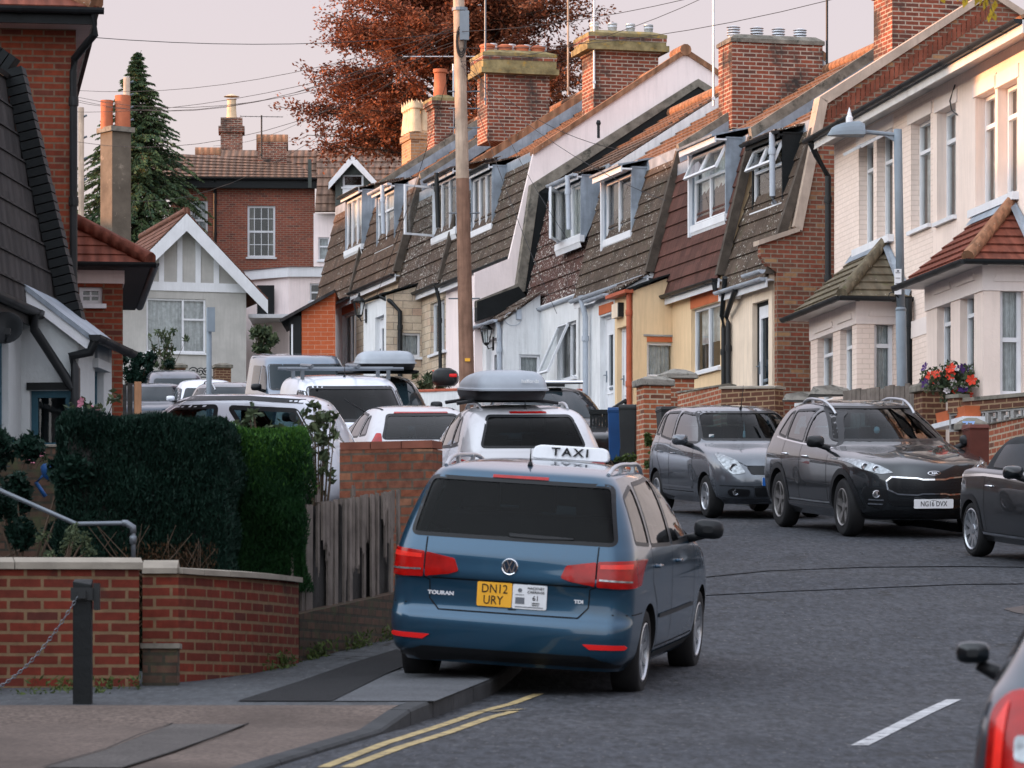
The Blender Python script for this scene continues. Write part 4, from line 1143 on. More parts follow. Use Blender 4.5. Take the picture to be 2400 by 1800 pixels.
# ------------------------------------------------------------------ the mansard terrace on the right
X['vergec'] = M_plain('verge_cement',(.085,.068,.055),.9,var=.5,vs=4,bs=9,bst=.6,dirt=((.16,.14,.12),5,.66))
TD = (-.26,.966); TO = (1815, 70.0)
_line = House('x','x','x',*TO,TD,zb=0); bpy.data.objects.remove(_line.root)
TG = 'mansard houses stepping up the hill'
def terrace(label, px0, px1, tile, wall, eave, knee, cut_eave=None, flank=None, flankm=None, upper='tile_roman', wk=.45, yr=3.15, slope=.66, holes=(), rows=9, gut='blackpl', gx=None, top=True, eb=.13, zshift=0):
    u = -_line.fx(px0); u1 = -_line.fx(px1)
    o = _line.O+_line.d*u
    h = House('terraced_house', label, 'house', CX+o.x/o.y*F, o.y, TD, group=TG)
    L = u1-u; h.L = L
    ze = h.fz(eave[1], h.fx(eave[0],-eb), -eb); zk = h.fz(knee[1], h.fx(knee[0],wk), wk); zr = zk+(yr-wk)*slope
    h.ze, h.zk, h.zr, h.yr, h.wk = ze, zk, zr, yr, wk
    mb = MB(h.front()); mb.wall(-L, 0, -1.5, ze+.05, [h.fw(*q) for q in holes], .14)
    h.wall = mb.build('wall', X[wall], h.root)
    mb = MB(); mb.courses((-L+.01,-eb,ze),(-.01,-eb,ze),(-L+.01,wk,zk),(-.01,wk,zk),rows,.035,jag=.006)
    h.man = mb.build('mansard_roof', X[tile], h.root)
    mb = MB(); mb.box(-L+.02,-.02,wk-.05,wk+.12,zk-.015,zk+.045); mb.add([(-L+.02,wk-.06,zk-.16),(-.02,wk-.06,zk-.16),(-.02,wk-.05,zk+.045),(-L+.02,wk-.05,zk+.045)],[(0,1,2,3)])
    mb.build('lead_flashing', X['lead'], h.root)
    mb = MB(); mb.courses((-L+.01,wk-.02,zk+.02),(-.01,wk-.02,zk+.02),(-L+.01,yr,zr),(-.01,yr,zr),9,.04,jag=.01)
    mb.poly([(-.01,yr,zr),(-.01,yr+2.6,zr-2.6*slope),(-L+.01,yr+2.6,zr-2.6*slope),(-L+.01,yr,zr)])
    h.up = mb.build('roof', X[upper], h.root)
    mb = MB(); mb.tube([(-L,yr,zr+.02),(0,yr,zr+.02)],.11,10); mb.build('ridge_tiles', X['tile_rust'], h.up, angle=60)
    mb = MB(); mb.box(-L,0,-eb+.01,0,ze-.05,ze-.02); mb.box(-L,0,-eb-.01,-eb+.012,ze-.16,ze-.0); mb.build('fascia', X['white'], h.root)
    ga, gb = gx or (-L+.03, -.03)
    gutter(h.root, (ga,-eb-.065,ze-.0), (gb,-eb-.065,ze+.0), X[gut])
    # wall towards the camera
    fp = flank or [(0,-1.5),(0,ze-.05),(-eb+.03,ze),(wk,zk),(yr,zr-.02),(yr+2.6,zr-2.6*slope),(yr+2.6,-1.5)]
    mb = MB(); mb.prism(fp,-.12,.0,0); h.fl = mb.build('flank_wall', X[flankm or wall], h.root)
    return h
def party(h, mat='capst', up=.14, dn=.2, lead=True, x0=-.03, x1=.12, cap=None):
    """upstand between two houses, following the roof"""
    pf = [(-.14,h.ze+.05),(h.wk,h.zk),(h.yr,h.zr)]
    def band(pts, a, b):
        return [(y-.05*(i < 1),z+b) for i,(y,z) in enumerate(pts)]+[(y,z+a) for y,z in pts[::-1]]
    mb = MB(); mb.prism(band(pf[1:],-dn,up),x0,x1,0); o = mb.build('party_wall', X[mat], h.root)
    if lead:
        mb = MB(); mb.prism(band(pf[1:],-.3,-.06),x1,x1+.012,0); mb.build('lead_flashing', X['lead'], o)
    mb = MB(); a, b = pf[0], pf[1]; mb.prism([(a[0]-.06,a[1]),(b[0]-.06,b[1]),(b[0]+.1,b[1]),(a[0]+.1,a[1])],x0,x1-.03,0); mb.build('verge', X['vergec'], o)
def dormer(h, px0, px1, py0, py1, cols=(.5,), trans=(), yd=.1, fas='white', gut=None, curtain='net', cheekm='lead', rooftile='tile_grey', label=None, cdrop=1, sillm='white', fw=.05, side_board=None, roof_over=.1):
    u0,u1,v0,v1 = h.fw(px0,px1,py0,py1,yd)
    A = h.front(yd)
    mb = MB(); b = .05
    yb = h.wk+.55
    for x in (u0-b, u1):                                    # cheeks taper down to the slope of the mansard
        mb.prism([(yd,v0-.12),(yd+.06,v0-.12),(h.wk+.12,v1+.1),(yd,v1+.1)], x, x+b, 0)
    mb.box(u0-b-.012,u1+b+.012,yd-.0,h.wk+.1,v1+.1,v1+.13)
    dm = mb.build('dormer', X[cheekm], h.root)
    if label: dm['label'] = label
    window(dm, A, (u0,u1,v0,v1+.02), cols, trans, rec=.03, curtain=curtain, sill=False, fw=fw, cdrop=cdrop)
    mb = MB(A); mb.box(u0-b-.03,u1+b+.03,v0-.13,v0-.005,-.06,.035); mb.add([(u0-.08,v0-.23,-.0),(u1+.08,v0-.23,-.0),(u1+.08,v0-.12,.03),(u0-.08,v0-.12,.03)],[(0,1,2,3)])
    mb.build('dormer_sill', X[sillm], dm)
    # roof of the dormer with its fascia
    mb = MB(); t = v1+.13; o = roof_over
    mb.courses((u0-b-.06,yd-o-.05,t),(u1+b+.06,yd-o-.05,t),(u0-b-.06,yb+.1,t+.3),(u1+b+.06,yb+.1,t+.3),3,.03)
    mb.build('dormer_roof', X[rooftile], dm)
    mb = MB(); mb.box(u0-b-.05,u1+b+.05,yd-o,yd-o+.03,v1+.02,t+.02); mb.box(u0-b-.05,u1+b+.05,yd-o+.03,yd,v1+.06,v1+.09); mb.build('dormer_fascia', X[fas], dm)
    if gut: gutter(dm,(u0-b-.1,yd-o-.05,t+.0),(u1+b+.1,yd-o-.05,t+.0),X[gut],.05,2)
    if side_board:
        mb = MB(A); mb.box(u0-b-.07,u0-b,v0-.2,v1+.05,-.02,.06); mb.build('side_board', X['white'], dm)
    h.dr = (dm, A, (u0,u1,v0,v1))
    return dm
def porch(h, pxn, pxf, dep, zf, zb, wallm, tile='tile_dark', win=None, dr=None, doorstyle=None, fas='white', sideholes=(), lintel=None, doorglass=None, roof=True, sidem=None, xs=None):
    """pxn/pxf: near and far ends of the porch front; zf/zb rows (at near front corner / at the wall) of its roof edge"""
    xn, xf = xs or (h.fx(pxn,-dep), h.fx(pxf,-dep))
    z1 = h.fz(zf, xn, -dep); z2 = h.fz(zb, xn, 0)
    mb = MB(h.cross(xn)); cw = h.cw(*win, x=xn) if win else None
    mb.wall(-dep,0,-1.5,z1,[cw] if cw else [],.12); mb.poly([(-dep,z1,0),(0,z1,0),(0,z2,0)])
    o = mb.build('porch', X[sidem or wallm], h.root)
    mb = MB(h.front(-dep)); dw = h.fw(*dr, y=-dep) if dr else None
    mb.wall(xf,xn,-1.5,z1,[dw] if dw else [],.12); mb.M = h.cross(xf); mb.poly([(-dep,-1.5,0),(0,-1.5,0),(0,z2,0),(-dep,z1,0)])
    mb.build('porch_front', X[wallm], o)
    if win:
        wn = window(o, h.cross(xn), cw, (), (), rec=.06, curtain='net', cdrop=1)
    if dr: h.dw = dw; h.door = door(o, h.front(-dep), dw, glassr=doorglass)
    if lintel:
        mb = MB(h.front(-dep)); mb.box(dw[0]-.03,dw[1]+.03,dw[3]+.03,dw[3]+.2,-.01,.015); mb.build('lintel', X['redlint'], o)
    if roof:
        mb = MB(); q = .1
        mb.courses((xf,-dep-q,z1-q*(z2-z1)/dep+.05),(xn+.08,-dep-q,z1-q*(z2-z1)/dep+.05),(xf,.02,z2+.06),(xn+.08,.02,z2+.06),3,.03)
        mb.build('porch_roof', X[tile], o)
    h.porch = o; h.px = (xn,xf,z1,z2)
    return o

# --- the brick-ended house nearest the camera
A_ = terrace('cream house with the bare brick gable end and grey tiled mansard', 1815, 1702, 'tile_grey', 'cream', (1740,668), (1872,300), holes=[(1763,1801,706,1010)], gut='greypipe', rows=9, upper='tile_roman', wk=.72)
h = A_
mb = MB()
pf = h.prof([(1815,1250),(1815,640),(1792,625),(1776,602),(1776,572),(1866,541),(1926,242),(2310,-8),(2720,260),(2720,1250)])
mb.prism(pf,0.003,.14,0); gw = mb.build('gable_wall', X['gable'], h.root)
def offs(pts, x, up, dn):
    q = h.prof(pts, x); return [(y,z+up) for y,z in q]+[(y,z+dn) for y,z in q[::-1]]
mb = MB()
q = h.prof([(1770,570),(1866,538)]); mb.prism([(q[0][0],q[0][1]+.03),(q[1][0],q[1][1]+.03),(q[1][0],q[1][1]-.05),(q[0][0],q[0][1]-.05)],-.1,.2,0)
q = h.prof([(1866,538),(1926,240)]); mb.prism([(q[0][0]-.1,q[0][1]+.03),(q[1][0]-.1,q[1][1]+.06),(q[1][0]+.04,q[1][1]),(q[0][0]+.04,q[0][1]-.04)],-.1,.2,0)
q = h.prof([(1926,240),(2312,-10),(2712,250)]); mb.prism([(q[0][0]-.1,q[0][1]+.06),(q[1][0],q[1][1]+.09),(q[2][0],q[2][1]+.09),(q[2][0],q[2][1]-.03),(q[1][0],q[1][1]-.03),(q[0][0]+.04,q[0][1]-.04)],-.1,.2,0)
mb.build('gable_coping', M_plain('tan_coping',(.46,.36,.29),.8,var=.25,vs=3,streak=.25), gw)
# a dog-tooth course of red brick under the coping
mb = MB(); q = h.prof([(1930,262),(2312,16)])
a, b = Vector((0,*q[0])), Vector((0,*q[1])); n = 34
for i in range(n):
    p = a.lerp(b,(i+.1)/n); r = a.lerp(b,(i+.9)/n); dz = Vector((0,0,-.2))
    mb.add([p+Vector((.165,0,0)),r+Vector((.165,0,0)),r+dz+Vector((.15,0,0)),p+dz+Vector((.15,0,0)),p+Vector((.13,0,0)),r+Vector((.13,0,0)),r+dz+Vector((.13,0,0)),p+dz+Vector((.13,0,0))],[(0,3,2,1),(0,1,5,4),(2,3,7,6),(1,2,6,5),(0,4,7,3)])
mb.build('dentil_course', M_plain('dentil_brick',(.24,.075,.045),.85,var=.5,vs=4), gw)
A = h.front(); dw = h.fw(1763,1801,706,1010); door(h.root, A, dw, fm='blackmat', dm='white', glassr=(.2,.8,.34,.9))
dormer(h,1764,1832,342,487,(),(.62,),yd=.3,gut='blackpl',curtain='drape',cheekm='blackmat',fas='blackmat',rooftile='tile_dark')
dm, Ad, (u0,u1,v0,v1) = h.dr
wn = [c for c in dm.children if c.name.startswith('window')][0]
m = (u0+u1)/2; vt = v0+(v1-v0)*.62
sash(wn, Ad, (u0,m-.01,vt,v1), 24,'top'); sash(wn, Ad, (m+.01,u1,vt,v1), 24,'top')
x = u1+.0; pipe(h.root, [(x,.13,v1+.12),(x,.14,v0+.1),(x-.1,.2,v0+.0)], X['greypipe'],.05)
xa = h.fx(1707,-.06); pipe(h.root,[(h.fx(1722,-.2),-.19,h.ze-.06),(xa-.05,-.08,h.ze-.42),(xa,-.06,h.ze-.55),(xa,-.06,-1)],X['blackpl'],.045)
xa = h.fx(1696,-.06); pipe(h.root,[(h.fx(1698,-.2),-.19,h.ze+.2),(xa,-.09,h.ze-.4),(xa,-.06,h.ze-.6),(xa,-.06,-1)],X['blackpl'],.045)
gutter(h.root,(h.fx(1744,-.5),-.5,h.fz(640,h.fx(1760,-.5),-.5)),(h.fx(1786,-.5),-.5,h.fz(640,h.fx(1760,-.5),-.5)),X['greypipe'],.06,2)
mb = MB(A); q = h.fw(1729,1748,663,692); mb.box(q[0],q[1],q[2]+.1,q[3],0,.12); mb.mat(1).lathe([(.05,-.16),(.07,-.1),(.075,0)],((q[0]+q[1])/2,q[2]+.1,.07),'y',10); mb.build('porch_light',[X['greypipe'],X['white']],h.root)
party(h)
# --- maroon
B_ = terrace('yellow rendered house with maroon mansard and a two-pane open dormer', 1702, 1535, 'tile_maroon', 'yellow', (1600,680), (1680,355), holes=[(1620,1688,716,868)], rows=9)
h = B_; A = h.front(); w = window(h.root, A, h.fw(1620,1688,716,868), (.5,), curtain='net', sillm='white', cdrop=.55)
q = h.fw(1620,1688,716,868); mb = MB(A); mb.box(q[0]-.02,q[1]+.02,q[3]+.01,q[3]+.24,-.02,.012); mb.build('lintel', X['redlint'], h.root)
dormer(h,1624,1699,355,515,(.5,),(.62,),curtain='net',side_board=True,cdrop=1,rooftile='lead',roof_over=.22)
dm, Ad, (u0,u1,v0,v1) = h.dr; wn = [c for c in dm.children if c.name.startswith('window')][0]; m = (u0+u1)/2; vt = v0+(v1-v0)*.62
sash(wn, Ad, (u0,m-.01,vt,v1), 26,'top'); sash(wn, Ad, (m+.01,u1,vt,v1), 26,'top')
porch(h,1484,1441,.72,682,648,'yellow',win=(1516,1586,802,884),dr=(1446,1476,765,1010),tile='blackmat')
o = h.porch; q = h.cw(1516,1586,802,884,x=h.px[0]); mb = MB(h.cross(h.px[0])); mb.box(q[0],q[1],q[3]+.005,q[3]+.09,-.02,.01); mb.mat(1).box(q[0]-.06,q[1]+.03,q[3]+.1,q[3]+.13,-.02,.03); mb.build('lintel',[X['redlint'],X['concrete']],o)
mb = MB(h.front(-.72)); q = h.fw(1446,1460,712,745,y=-.72); mb.box(q[0],q[1],q[2],q[3],0,.1); mb.mat(1).box(q[1],q[1]+.06,q[2],q[3],0,.1); mb.build('meter_box',[X['cream'],X['blackpl']],o)
xp = h.px[0]-.06; pipe(o,[(xp,-.78,h.px[2]),(xp,-.78,-1.2)],X['redpipe'],.05)
mb = MB(); mb.box(h.px[1],h.px[0]+.08,-.9,-.74,h.px[2]-.04,h.px[2]+.02); mb.build('porch_eaves', X['redpipe'], o)
pipe(h.root,[(-.1,-.19,h.ze-.05),(-.1,-.16,h.ze-.2)],X['blackpl'],.045,False)
party(h,'copingd')
# --- grey
C_ = terrace('white fronted house with grey mansard and a closed twin-pane dormer', 1535, 1360, 'tile_grey', 'whiter', (1440,672), (1550,371), rows=9, gut='greypipe', gx=None)
h = C_; h_x = h.fx(1441,-.72)
dormer(h,1418,1478,420,551,(.5,),(),curtain='drape',side_board=True,rooftile='lead',roof_over=.22)
xs = (C_.M.inverted() @ (B_.M @ Vector((B_.px[1],-.72,0)))).x
porch(h,1441,1394,.72,690,640,'whiter',dr=(1406,1437,738,1020),lintel=True,xs=(xs,h.fx(1394,-.72)))
gutter(h.porch,(h.px[1]-.1,-.86,h.px[2]+.02),(h.px[0]-.02,-.86,h.px[2]+.02),X['greypipe'])
party(h,'copingd',.1,.16)
# --- speckled maroon
D_ = terrace('white rendered house with speckled maroon mansard and ground floor window hung open', 1360, 1213, 'tile_speck', 'whiter', (1290,716), (1300,448), holes=[(1306,1350,757,888)], rows=9, gut='greypipe', eb=-.04, wk=.62)
h = D_; A = h.front(); q = h.fw(1306,1350,757,888); wn = window(h.root, A, q, (.55,), curtain='drape')
sash(wn, A, (q[0],q[0]+(q[1]-q[0])*.55,q[2]+.02,q[3]), 24,'top')
dormer(h,1306,1360,437,562,(.55,),(),gut='greypipe',curtain='net',rooftile='tile_dark')
dm, Ad, (u0,u1,v0,v1) = h.dr; wn = [c for c in dm.children if c.name.startswith('window')][0]
sash(wn, Ad, (u0+.02,u0+(u1-u0)*.5,v0+.03,v1), 28,'left')
pipe(h.root,[(u1-.02,-.15,v1+.1),(u1-.02,-.12,v0+.1)],X['greypipe'],.05)
porch(h,1180,1110,.75,752,690,'whiter',win=(1217,1266,831,880),dr=(1140,1164,795,1010),sidem='whiter')
lantern(h.porch, h.front(-.75), h.fx(1157,-.75), h.fz(800,h.fx(1157,-.75),-.75), 1.5)
xp = h.fx(1171,-.8); pipe(h.porch,[(xp,-.85,h.px[2]),(xp,-.81,h.px[2]-.15),(xp,-.81,-1)],X['greypipe'],.05)
gutter(h.porch,(h.px[1],-.92,h.px[2]+.03),(h.px[0],-.92,h.px[2]+.03),X['greypipe'])
q = h.cw(1198,1232,725,755,x=h.px[0]); mb = MB(h.cross(h.px[0])); mb.box(q[0]+.1,q[0]+.2,q[2]+.05,q[3],0,.05); mb.tube([(q[0]+.03+.17*math.cos(a),q[2]+.06+.13*math.sin(a),.02) for a in [i*.35 for i in range(19)]],.006,5); mb.build('cable_box', X['greypipe'], h.porch)
mb = MB(h.front(-.75)); q = h.fw(1136,1141,880,905,y=-.75); mb.box(q[0],q[1],q[2],q[3],0,.05); mb.build('wall_box', X['darkbrick'], h.porch)
mb = MB(h.front()); x = h.fx(1364); mb.box(x-.09,x+.09,h.fz(950,x)-1,h.fz(912,x),0,.12); mb.build('boundary_post', X['redpipe'], h.root)
xp = h.fx(1372,-.1); pipe(h.root,[(xp,-.2,h.ze-.1),(xp,-.1,h.ze-.5),(xp,-.1,-1)],X['greypipe'],.055)
# --- pink-flanked house that stands a step higher
E_ = terrace('pink rendered house standing a step higher with a blank pink flank wall', 1213, 1045, 'tile_grey', 'pinkr', (1140,625), (1212,380), rows=9)
h = E_; mb = MB(); pf = h.prof([(1110,1100),(1110,640),(1190,607),(1247,362),(1602,126),(1850,290),(1850,1100)]); mb.prism(pf,.003,.09,0); fl = mb.build('pink_flank', X['pinkr'], h.root)
q = h.prof([(1247,362),(1602,126),(1850,290)]); mb = MB(); mb.prism([(y,z+.1) for y,z in q]+[(y,z-.02) for y,z in q[::-1]],-.15,.14,0); mb.build('verge_tiles', X['tile_rust'], fl)
mb = MB(); mb.tube([(-.6,q[1][0],q[1][1]+.06),(.16,q[1][0],q[1][1]+.06)],.12,10); mb.build('ridge_end', X['tile_rust'], fl)
# black upstand and coping over the lower neighbour
cp = [(1112,706),(1213,668),(1246,440),(1630,188),(1760,268)]
q = h.prof(cp, .1)
mb = MB(); nn = len(q)
mb.prism([(q[0][0],q[0][1]),(q[1][0]-.06,q[1][1]),(q[2][0]-.06,q[2][1]+.04),(q[3][0],q[3][1]),(q[4][0],q[4][1]),(q[4][0],q[4][1]-.15),(q[3][0],q[3][1]-.16),(q[2][0]+.1,q[2][1]-.1),(q[1][0]+.1,q[1][1]-.14),(q[0][0],q[0][1]-.14)],.092,.3,0)
ct = mb.build('party_coping', X['copingd'], h.root)
mb = MB(); mb.prism([(q[0][0],q[0][1]-.03),(q[1][0]-.03,q[1][1]-.05),(q[1][0]+.22,q[1][1]-.36),(q[0][0],q[0][1]-.42)],.093,.31,0)
mb.prism([(q[1][0]+.07,q[1][1]-.1),(q[2][0]+.07,q[2][1]-.1),(q[2][0]+.3,q[2][1]-.12),(q[1][0]+.3,q[1][1]-.3)],.093,.27,0)
mb.prism([(q[2][0]+.07,q[2][1]-.1),(q[3][0],q[3][1]-.15),(q[4][0],q[4][1]-.15),(q[4][0],q[4][1]-.4),(q[3][0],q[3][1]-.42),(q[2][0]+.3,q[2][1]-.34)],.093,.27,0)
mb.build('black_upstand', X['blackmat'], h.root)
dormer(h,1105,1152,413,533,(.33,.66),(),gut='blackpl',curtain='drape',rooftile='tile_dark')
A = h.front(-.3); q = h.fw(1094,1112,695,900,y=-.3); door(h.root, A, q, glassr=(.2,.8,.1,.9))
mb = MB(h.front(-.2)); mb.wall(h.fx(1092,-.2),h.fx(1150,-.2),-1.5,h.ze-.1,[],.1); mb.build('porch_front', X['pinkr'], h.root)
mb = MB(h.front()); x = h.fx(1290,2); 
yv = h.fy(1402); mb2 = MB(); mb2.lathe([(.05,0),(.05,.25),(.07,.3),(.05,.36)],(.05,yv-.02,h.fz(325,0,yv)),'z',10); mb2.build('flue_pipe', X['blackpl'], h.root)
# --- three far houses
F_ = terrace('stone clad house behind the wooden pole with dark lichen-spotted mansard', 1045, 940, 'tile_dark', 'stone', (990,680), (1050,425), holes=[(1009,1046,705,826)], rows=8)
h = F_; A = h.front(); window(h.root, A, h.fw(1009,1046,705,826), (.5,), curtain='net')
dormer(h,1015,1068,424,546,(.33,.66),(),gut='blackpl',curtain='drape',rooftile='tile_dark')
dm, Ad, (u0,u1,v0,v1) = h.dr; wn = [c for c in dm.children if c.name.startswith('window')][0]
sash(wn, Ad, (u0,u0+(u1-u0)*.4,v0+.03,v1), 70,'left')
pipe(h.root,[(u0+(u1-u0)*.75,-.2,v1+.1),(u0+(u1-u0)*.75,-.16,v0+.05)],X['blackpl'],.05)
party(h,'tile_rust',.12,.2); pipe(h.root,[(-.15,-.2,h.ze),(-.15,-.1,h.ze-.4),(-.15,-.06,-.5)],X['blackpl'],.04)
G_ = terrace('brown mansard house with a stone clad porch and carriage lantern', 940, 835, 'tile_brown', 'stone', (885,660), (975,424), rows=8, gut='blackpl')
h = G_
dormer(h,883,923,455,578,(.5,),(.66,),gut='greypipe',curtain='net',rooftile='tile_dark')
dm, Ad, (u0,u1,v0,v1) = h.dr; pipe(h.root,[(u1-.08,-.15,v1+.1),(u1-.08,-.12,v0+.2)],X['greypipe'],.05)
porch(h,905,852,.8,692,668,'whiter',win=(931,985,780,836),dr=(879,900,741,900),sidem='stone',tile='blackmat')
lantern(h.porch, h.front(-.8), h.fx(859,-.8), h.fz(735,h.fx(859,-.8),-.8), 1.7)
xp = h.px[0]+.05; pipe(h.porch,[(xp-.25,-.88,h.px[2]),(xp-.02,-.7,h.px[2]-.14),(xp,-.5,h.px[2]-.35),(xp,-.5,-.5)],X['blackpl'],.05)
party(h,'copingd',.1,.16)
H_ = terrace('end mansard house highest up the hill beside the orange brick wall', 835, 748, 'tile_brown', 'whiter', (790,709), (801,485), holes=[(802,845,732,850)], rows=8)
h = H_; A = h.front(); window(h.root, A, h.fw(802,845,732,850), (.33,.66), curtain='drape')
dormer(h,810,847,466,580,(.33,.66),(),gut='blackpl',curtain='net',rooftile='tile_dark')
party(h,'copingd',.1,.16)
q = h.fw(802,845,712,730); mb = MB(A); mb.box(q[0],q[1],q[2],q[3],-.02,.012); mb.build('lintel', X['redlint'], h.root)

# chimneys (parts of the houses they stand on)
def chim(h, *a, **k): return chimney(h.root, h, *a, **k)
ch, q4 = chim(A_,2091,2290,-60,150,71.2,X['chim'],t=.9,corbel=2,pots=((.3,.5,''),(.7,.5,'')))
ch, q3 = chim(C_,1716,1928,82,300,76.5,X['chim'],t=.8,corbel=0,cap='copingd',over=.03,pots=((.12,.3,'cowl'),(.38,.3,'cowl'),(.62,.3,'cowl'),(.86,.3,'cowl')))
ch, q2 = chim(E_,1391,1543,72,262,88,X['chim'],t=.85,corbel=4,over=.14,band=.16,pots=((.1,.5,'vent'),(.38,.5,'vent'),(.66,.5,'vent'),(.94,.5,'vent')))
ch, q1 = chim(F_,1142,1288,118,330,92.5,X['chim'],t=.85,corbel=4,over=.13,band=.26,pots=((.05,.7,'short'),(.2,.3,'vent'),(.33,.7,'short'),(.5,.3,'vent'),(.6,.7,'short'),(.74,.3,'vent'),(.86,.7,'short'),(1.0,.3,'vent')))
ch, q0 = chim(H_,1018,1062,224,350,101,X['chim'],t=.7,corbel=2,over=.08,pots=((.5,.5,'pot'),))
ch, q5 = chim(H_,963,1012,306,400,104,X['chimy'],t=.95,corbel=1,over=.04,cap='chimy',pots=((.25,.1,'crown'),(.25,.37,'crown'),(.25,.63,'crown'),(.25,.9,'crown'),(.75,.75,'crown'),(.75,.3,'crown')))
def aer(h, q, fx, fy, ptop, D, label, **k):
    z0 = (h.M @ Vector((q[0]+(q[1]-q[0])*fx, q[2]+(q[3]-q[2])*fy, q[4]-1.2)))
    top = zat(ptop, z0.y); return aerial(z0, top-z0.z, label, **k)
aer(F_,q1,1.06,-.04,-30,92,'mast strapped to the chimney beside the wooden pole')
aer(E_,q2,-.1,-.2,-40,88,'wooden mast behind the tallest red chimney in the middle',mat='polelt')
aer(E_,q2,1.06,.0,-40,88,'pale mast clamped to the front corner of the middle chimney',mat='metalcap')
aer(C_,q3,.3,-.1,-30,76,'pale mast at the street side of the flat topped chimney',mat='metalcap')
aer(C_,q3,1.05,1.04,-30,76,'dark mast at the far side of the flat topped chimney',mat='blackpl')
aer(H_,q0,.5,1.2,150,101,'aerial with two long combs beside the pole above the small chimney',yagi=(2.2,2.4,12,1,0),mat='metalcap')
# ------------------------------------------------------------------ the pair of cream bay-fronted houses on the right
PD = (-.168,.986)
PG = 'bay fronted houses'
K = House('bay_fronted_house','cream painted brick house with a mossy tiled bay and propped open fanlights','house',1955,67.5,PD,zb=g(67.5)-.2,group=PG)
xm = K.fx(2187); xr = K.fx(2460)
om = K.M @ Vector((xm,0,0)); kD = om.y
K2 = House('bay_fronted_house','cream rendered house with a red tiled bay and flower trough beneath its window','house',CX+om.x/om.y*F,kD,PD,zb=K.zb,group=PG)
ze = K.fz(329, K.fx(1903,-.35), -.35)
def pinkshell(h, x0, x1, wm, holes, endwall):
    mb = MB(h.front()); mb.wall(x0,x1,-2,ze,[h.fw(*q) for q in holes],.15)
    mb.M = Matrix(); 
    if endwall: mb.prism([(0,-2),(0,ze),(3.3,ze+1.8),(6.6,ze),(6.6,-2)],x0,x0+.02,0)
    else: mb.prism([(0,-2),(0,ze),(3.3,ze+1.8),(6.6,ze),(6.6,-2)],x1-.02,x1,0)
    h.wall = mb.build('wall', X[wm], h.root)
    sl = .5
    mb = MB(); mb.courses((x0-.12,-.38,ze+.02),(x1,-.38,ze+.02),(x0-.12,3.3,ze+.02+3.68*sl),(x1,3.3,ze+.02+3.68*sl),11,.035,jag=.008)
    mb.poly([(x1,3.3,ze+.02+3.68*sl),(x1,7,ze),(x0,7,ze),(x0,3.3,ze+.02+3.68*sl)])
    rf = mb.build('roof', X['tile_rust'], h.root)
    mb = MB(); mb.tube([(x0-.12,3.3,ze+.05+3.68*sl),(x1,3.3,ze+.05+3.68*sl)],.12,10); mb.build('ridge_tiles', X['tile_rust'], rf, angle=60)
    mb = MB(); mb.box(x0-.1,x1,-.34,-.0,ze-.06,ze-.03); mb.box(x0-.1,x1,-.37,-.345,ze-.17,ze+.0); mb.build('soffit', X['cream_upvc'], h.root)
    gutter(h.root,(x0-.16,-.43,ze+.01),(x1,-.43,ze+.01),X['blackpl'],.06,4)
X['pinks'] = M_plain('cream_smooth_render',(.83,.69,.61),.85,var=.12,vs=1.0,bs=20,bst=.25,streak=.18,dirt=((.6,.5,.44),1.8,.69))
X['pinkband'] = M_plain('pale_band_paint',(.79,.7,.66),.8,var=.1,vs=1.2,streak=.1)
UW = [(2013,2047,331,577),(2055,2092,310,561)]
pinkshell(K,0,xm,'pinkb',UW+[(2135,2181,280,533)],True)
A = K.front()
for i, q in enumerate(UW):
    r = K.fw(*q); w = window(K.root, A, r, (), (.74,), rec=.13, curtain='net', sill=False)
    sash(w, A, (r[0]+.02,r[1]-.02,r[2]+(r[3]-r[2])*.76,r[3]), 62,'top',rec=.1)
r0, r1 = K.fw(*UW[0]), K.fw(*UW[1]); mb = MB(A); mb.box(r0[0]-.12,r1[1]+.08,r0[2]-.11,r0[2]-.003,-.02,.09); mb.build('sill',X['white'],K.root)
mb = MB(A); mb.box(r0[0]-.1,r1[1]+.06,r1[3]+.005,r1[3]+.2,-.02,.02); mb.build('lintel',X['pinkband'],K.root)
r = K.fw(2135,2181,280,533); window(K.root,A,r,(),(.72,),rec=.13,curtain='net'); mb = MB(A); mb.box(r[0]-.15,r[1]+.08,r[3]+.005,r[3]+.18,-.02,.02); mb.build('lintel',X['pinkband'],K.root)
pipe(K.root,[(.15,-.42,ze-.06),(.05,-.3,ze-.25),(-.12,-.07,ze-.55),(-.12,-.07,-1)],X['blackpl'],.05)
L2 = xr-xm
h = K2; A = h.front()
H2 = [(2196,2240,253,513),(2286,2332,217,482),(2338,2384,195,456)]
pinkshell(h,0,L2,'pinks',H2,False)
for q in H2:
    r = h.fw(*q); window(h.root,A,r,(),(.72,),rec=.14,curtain='net',sill=(q[0] == 2196),fw=.06)
    mb = MB(A); mb.box(r[0]-.1,r[1]+.1,r[3]+.005,r[3]+.19,-.02,.02); mb.build('lintel',X['pinkband'],h.root)
r0, r1 = h.fw(*H2[1]), h.fw(*H2[2]); mb = MB(A); mb.box(r0[0]-.1,r1[1]+.08,r0[2]-.11,r0[2]-.003,-.02,.09); mb.build('sill',X['white'],h.root)
mb = MB(A); x = h.fx(2240); z = h.fz(240,x); mb.tube([(x,z+.25,.01),(x-.2,z+.05,.03),(x-.1,z-.1,.03),(x+.15,z-.2,.02)],.01,5); mb.build('loose_cable',X['sheen'],h.root)
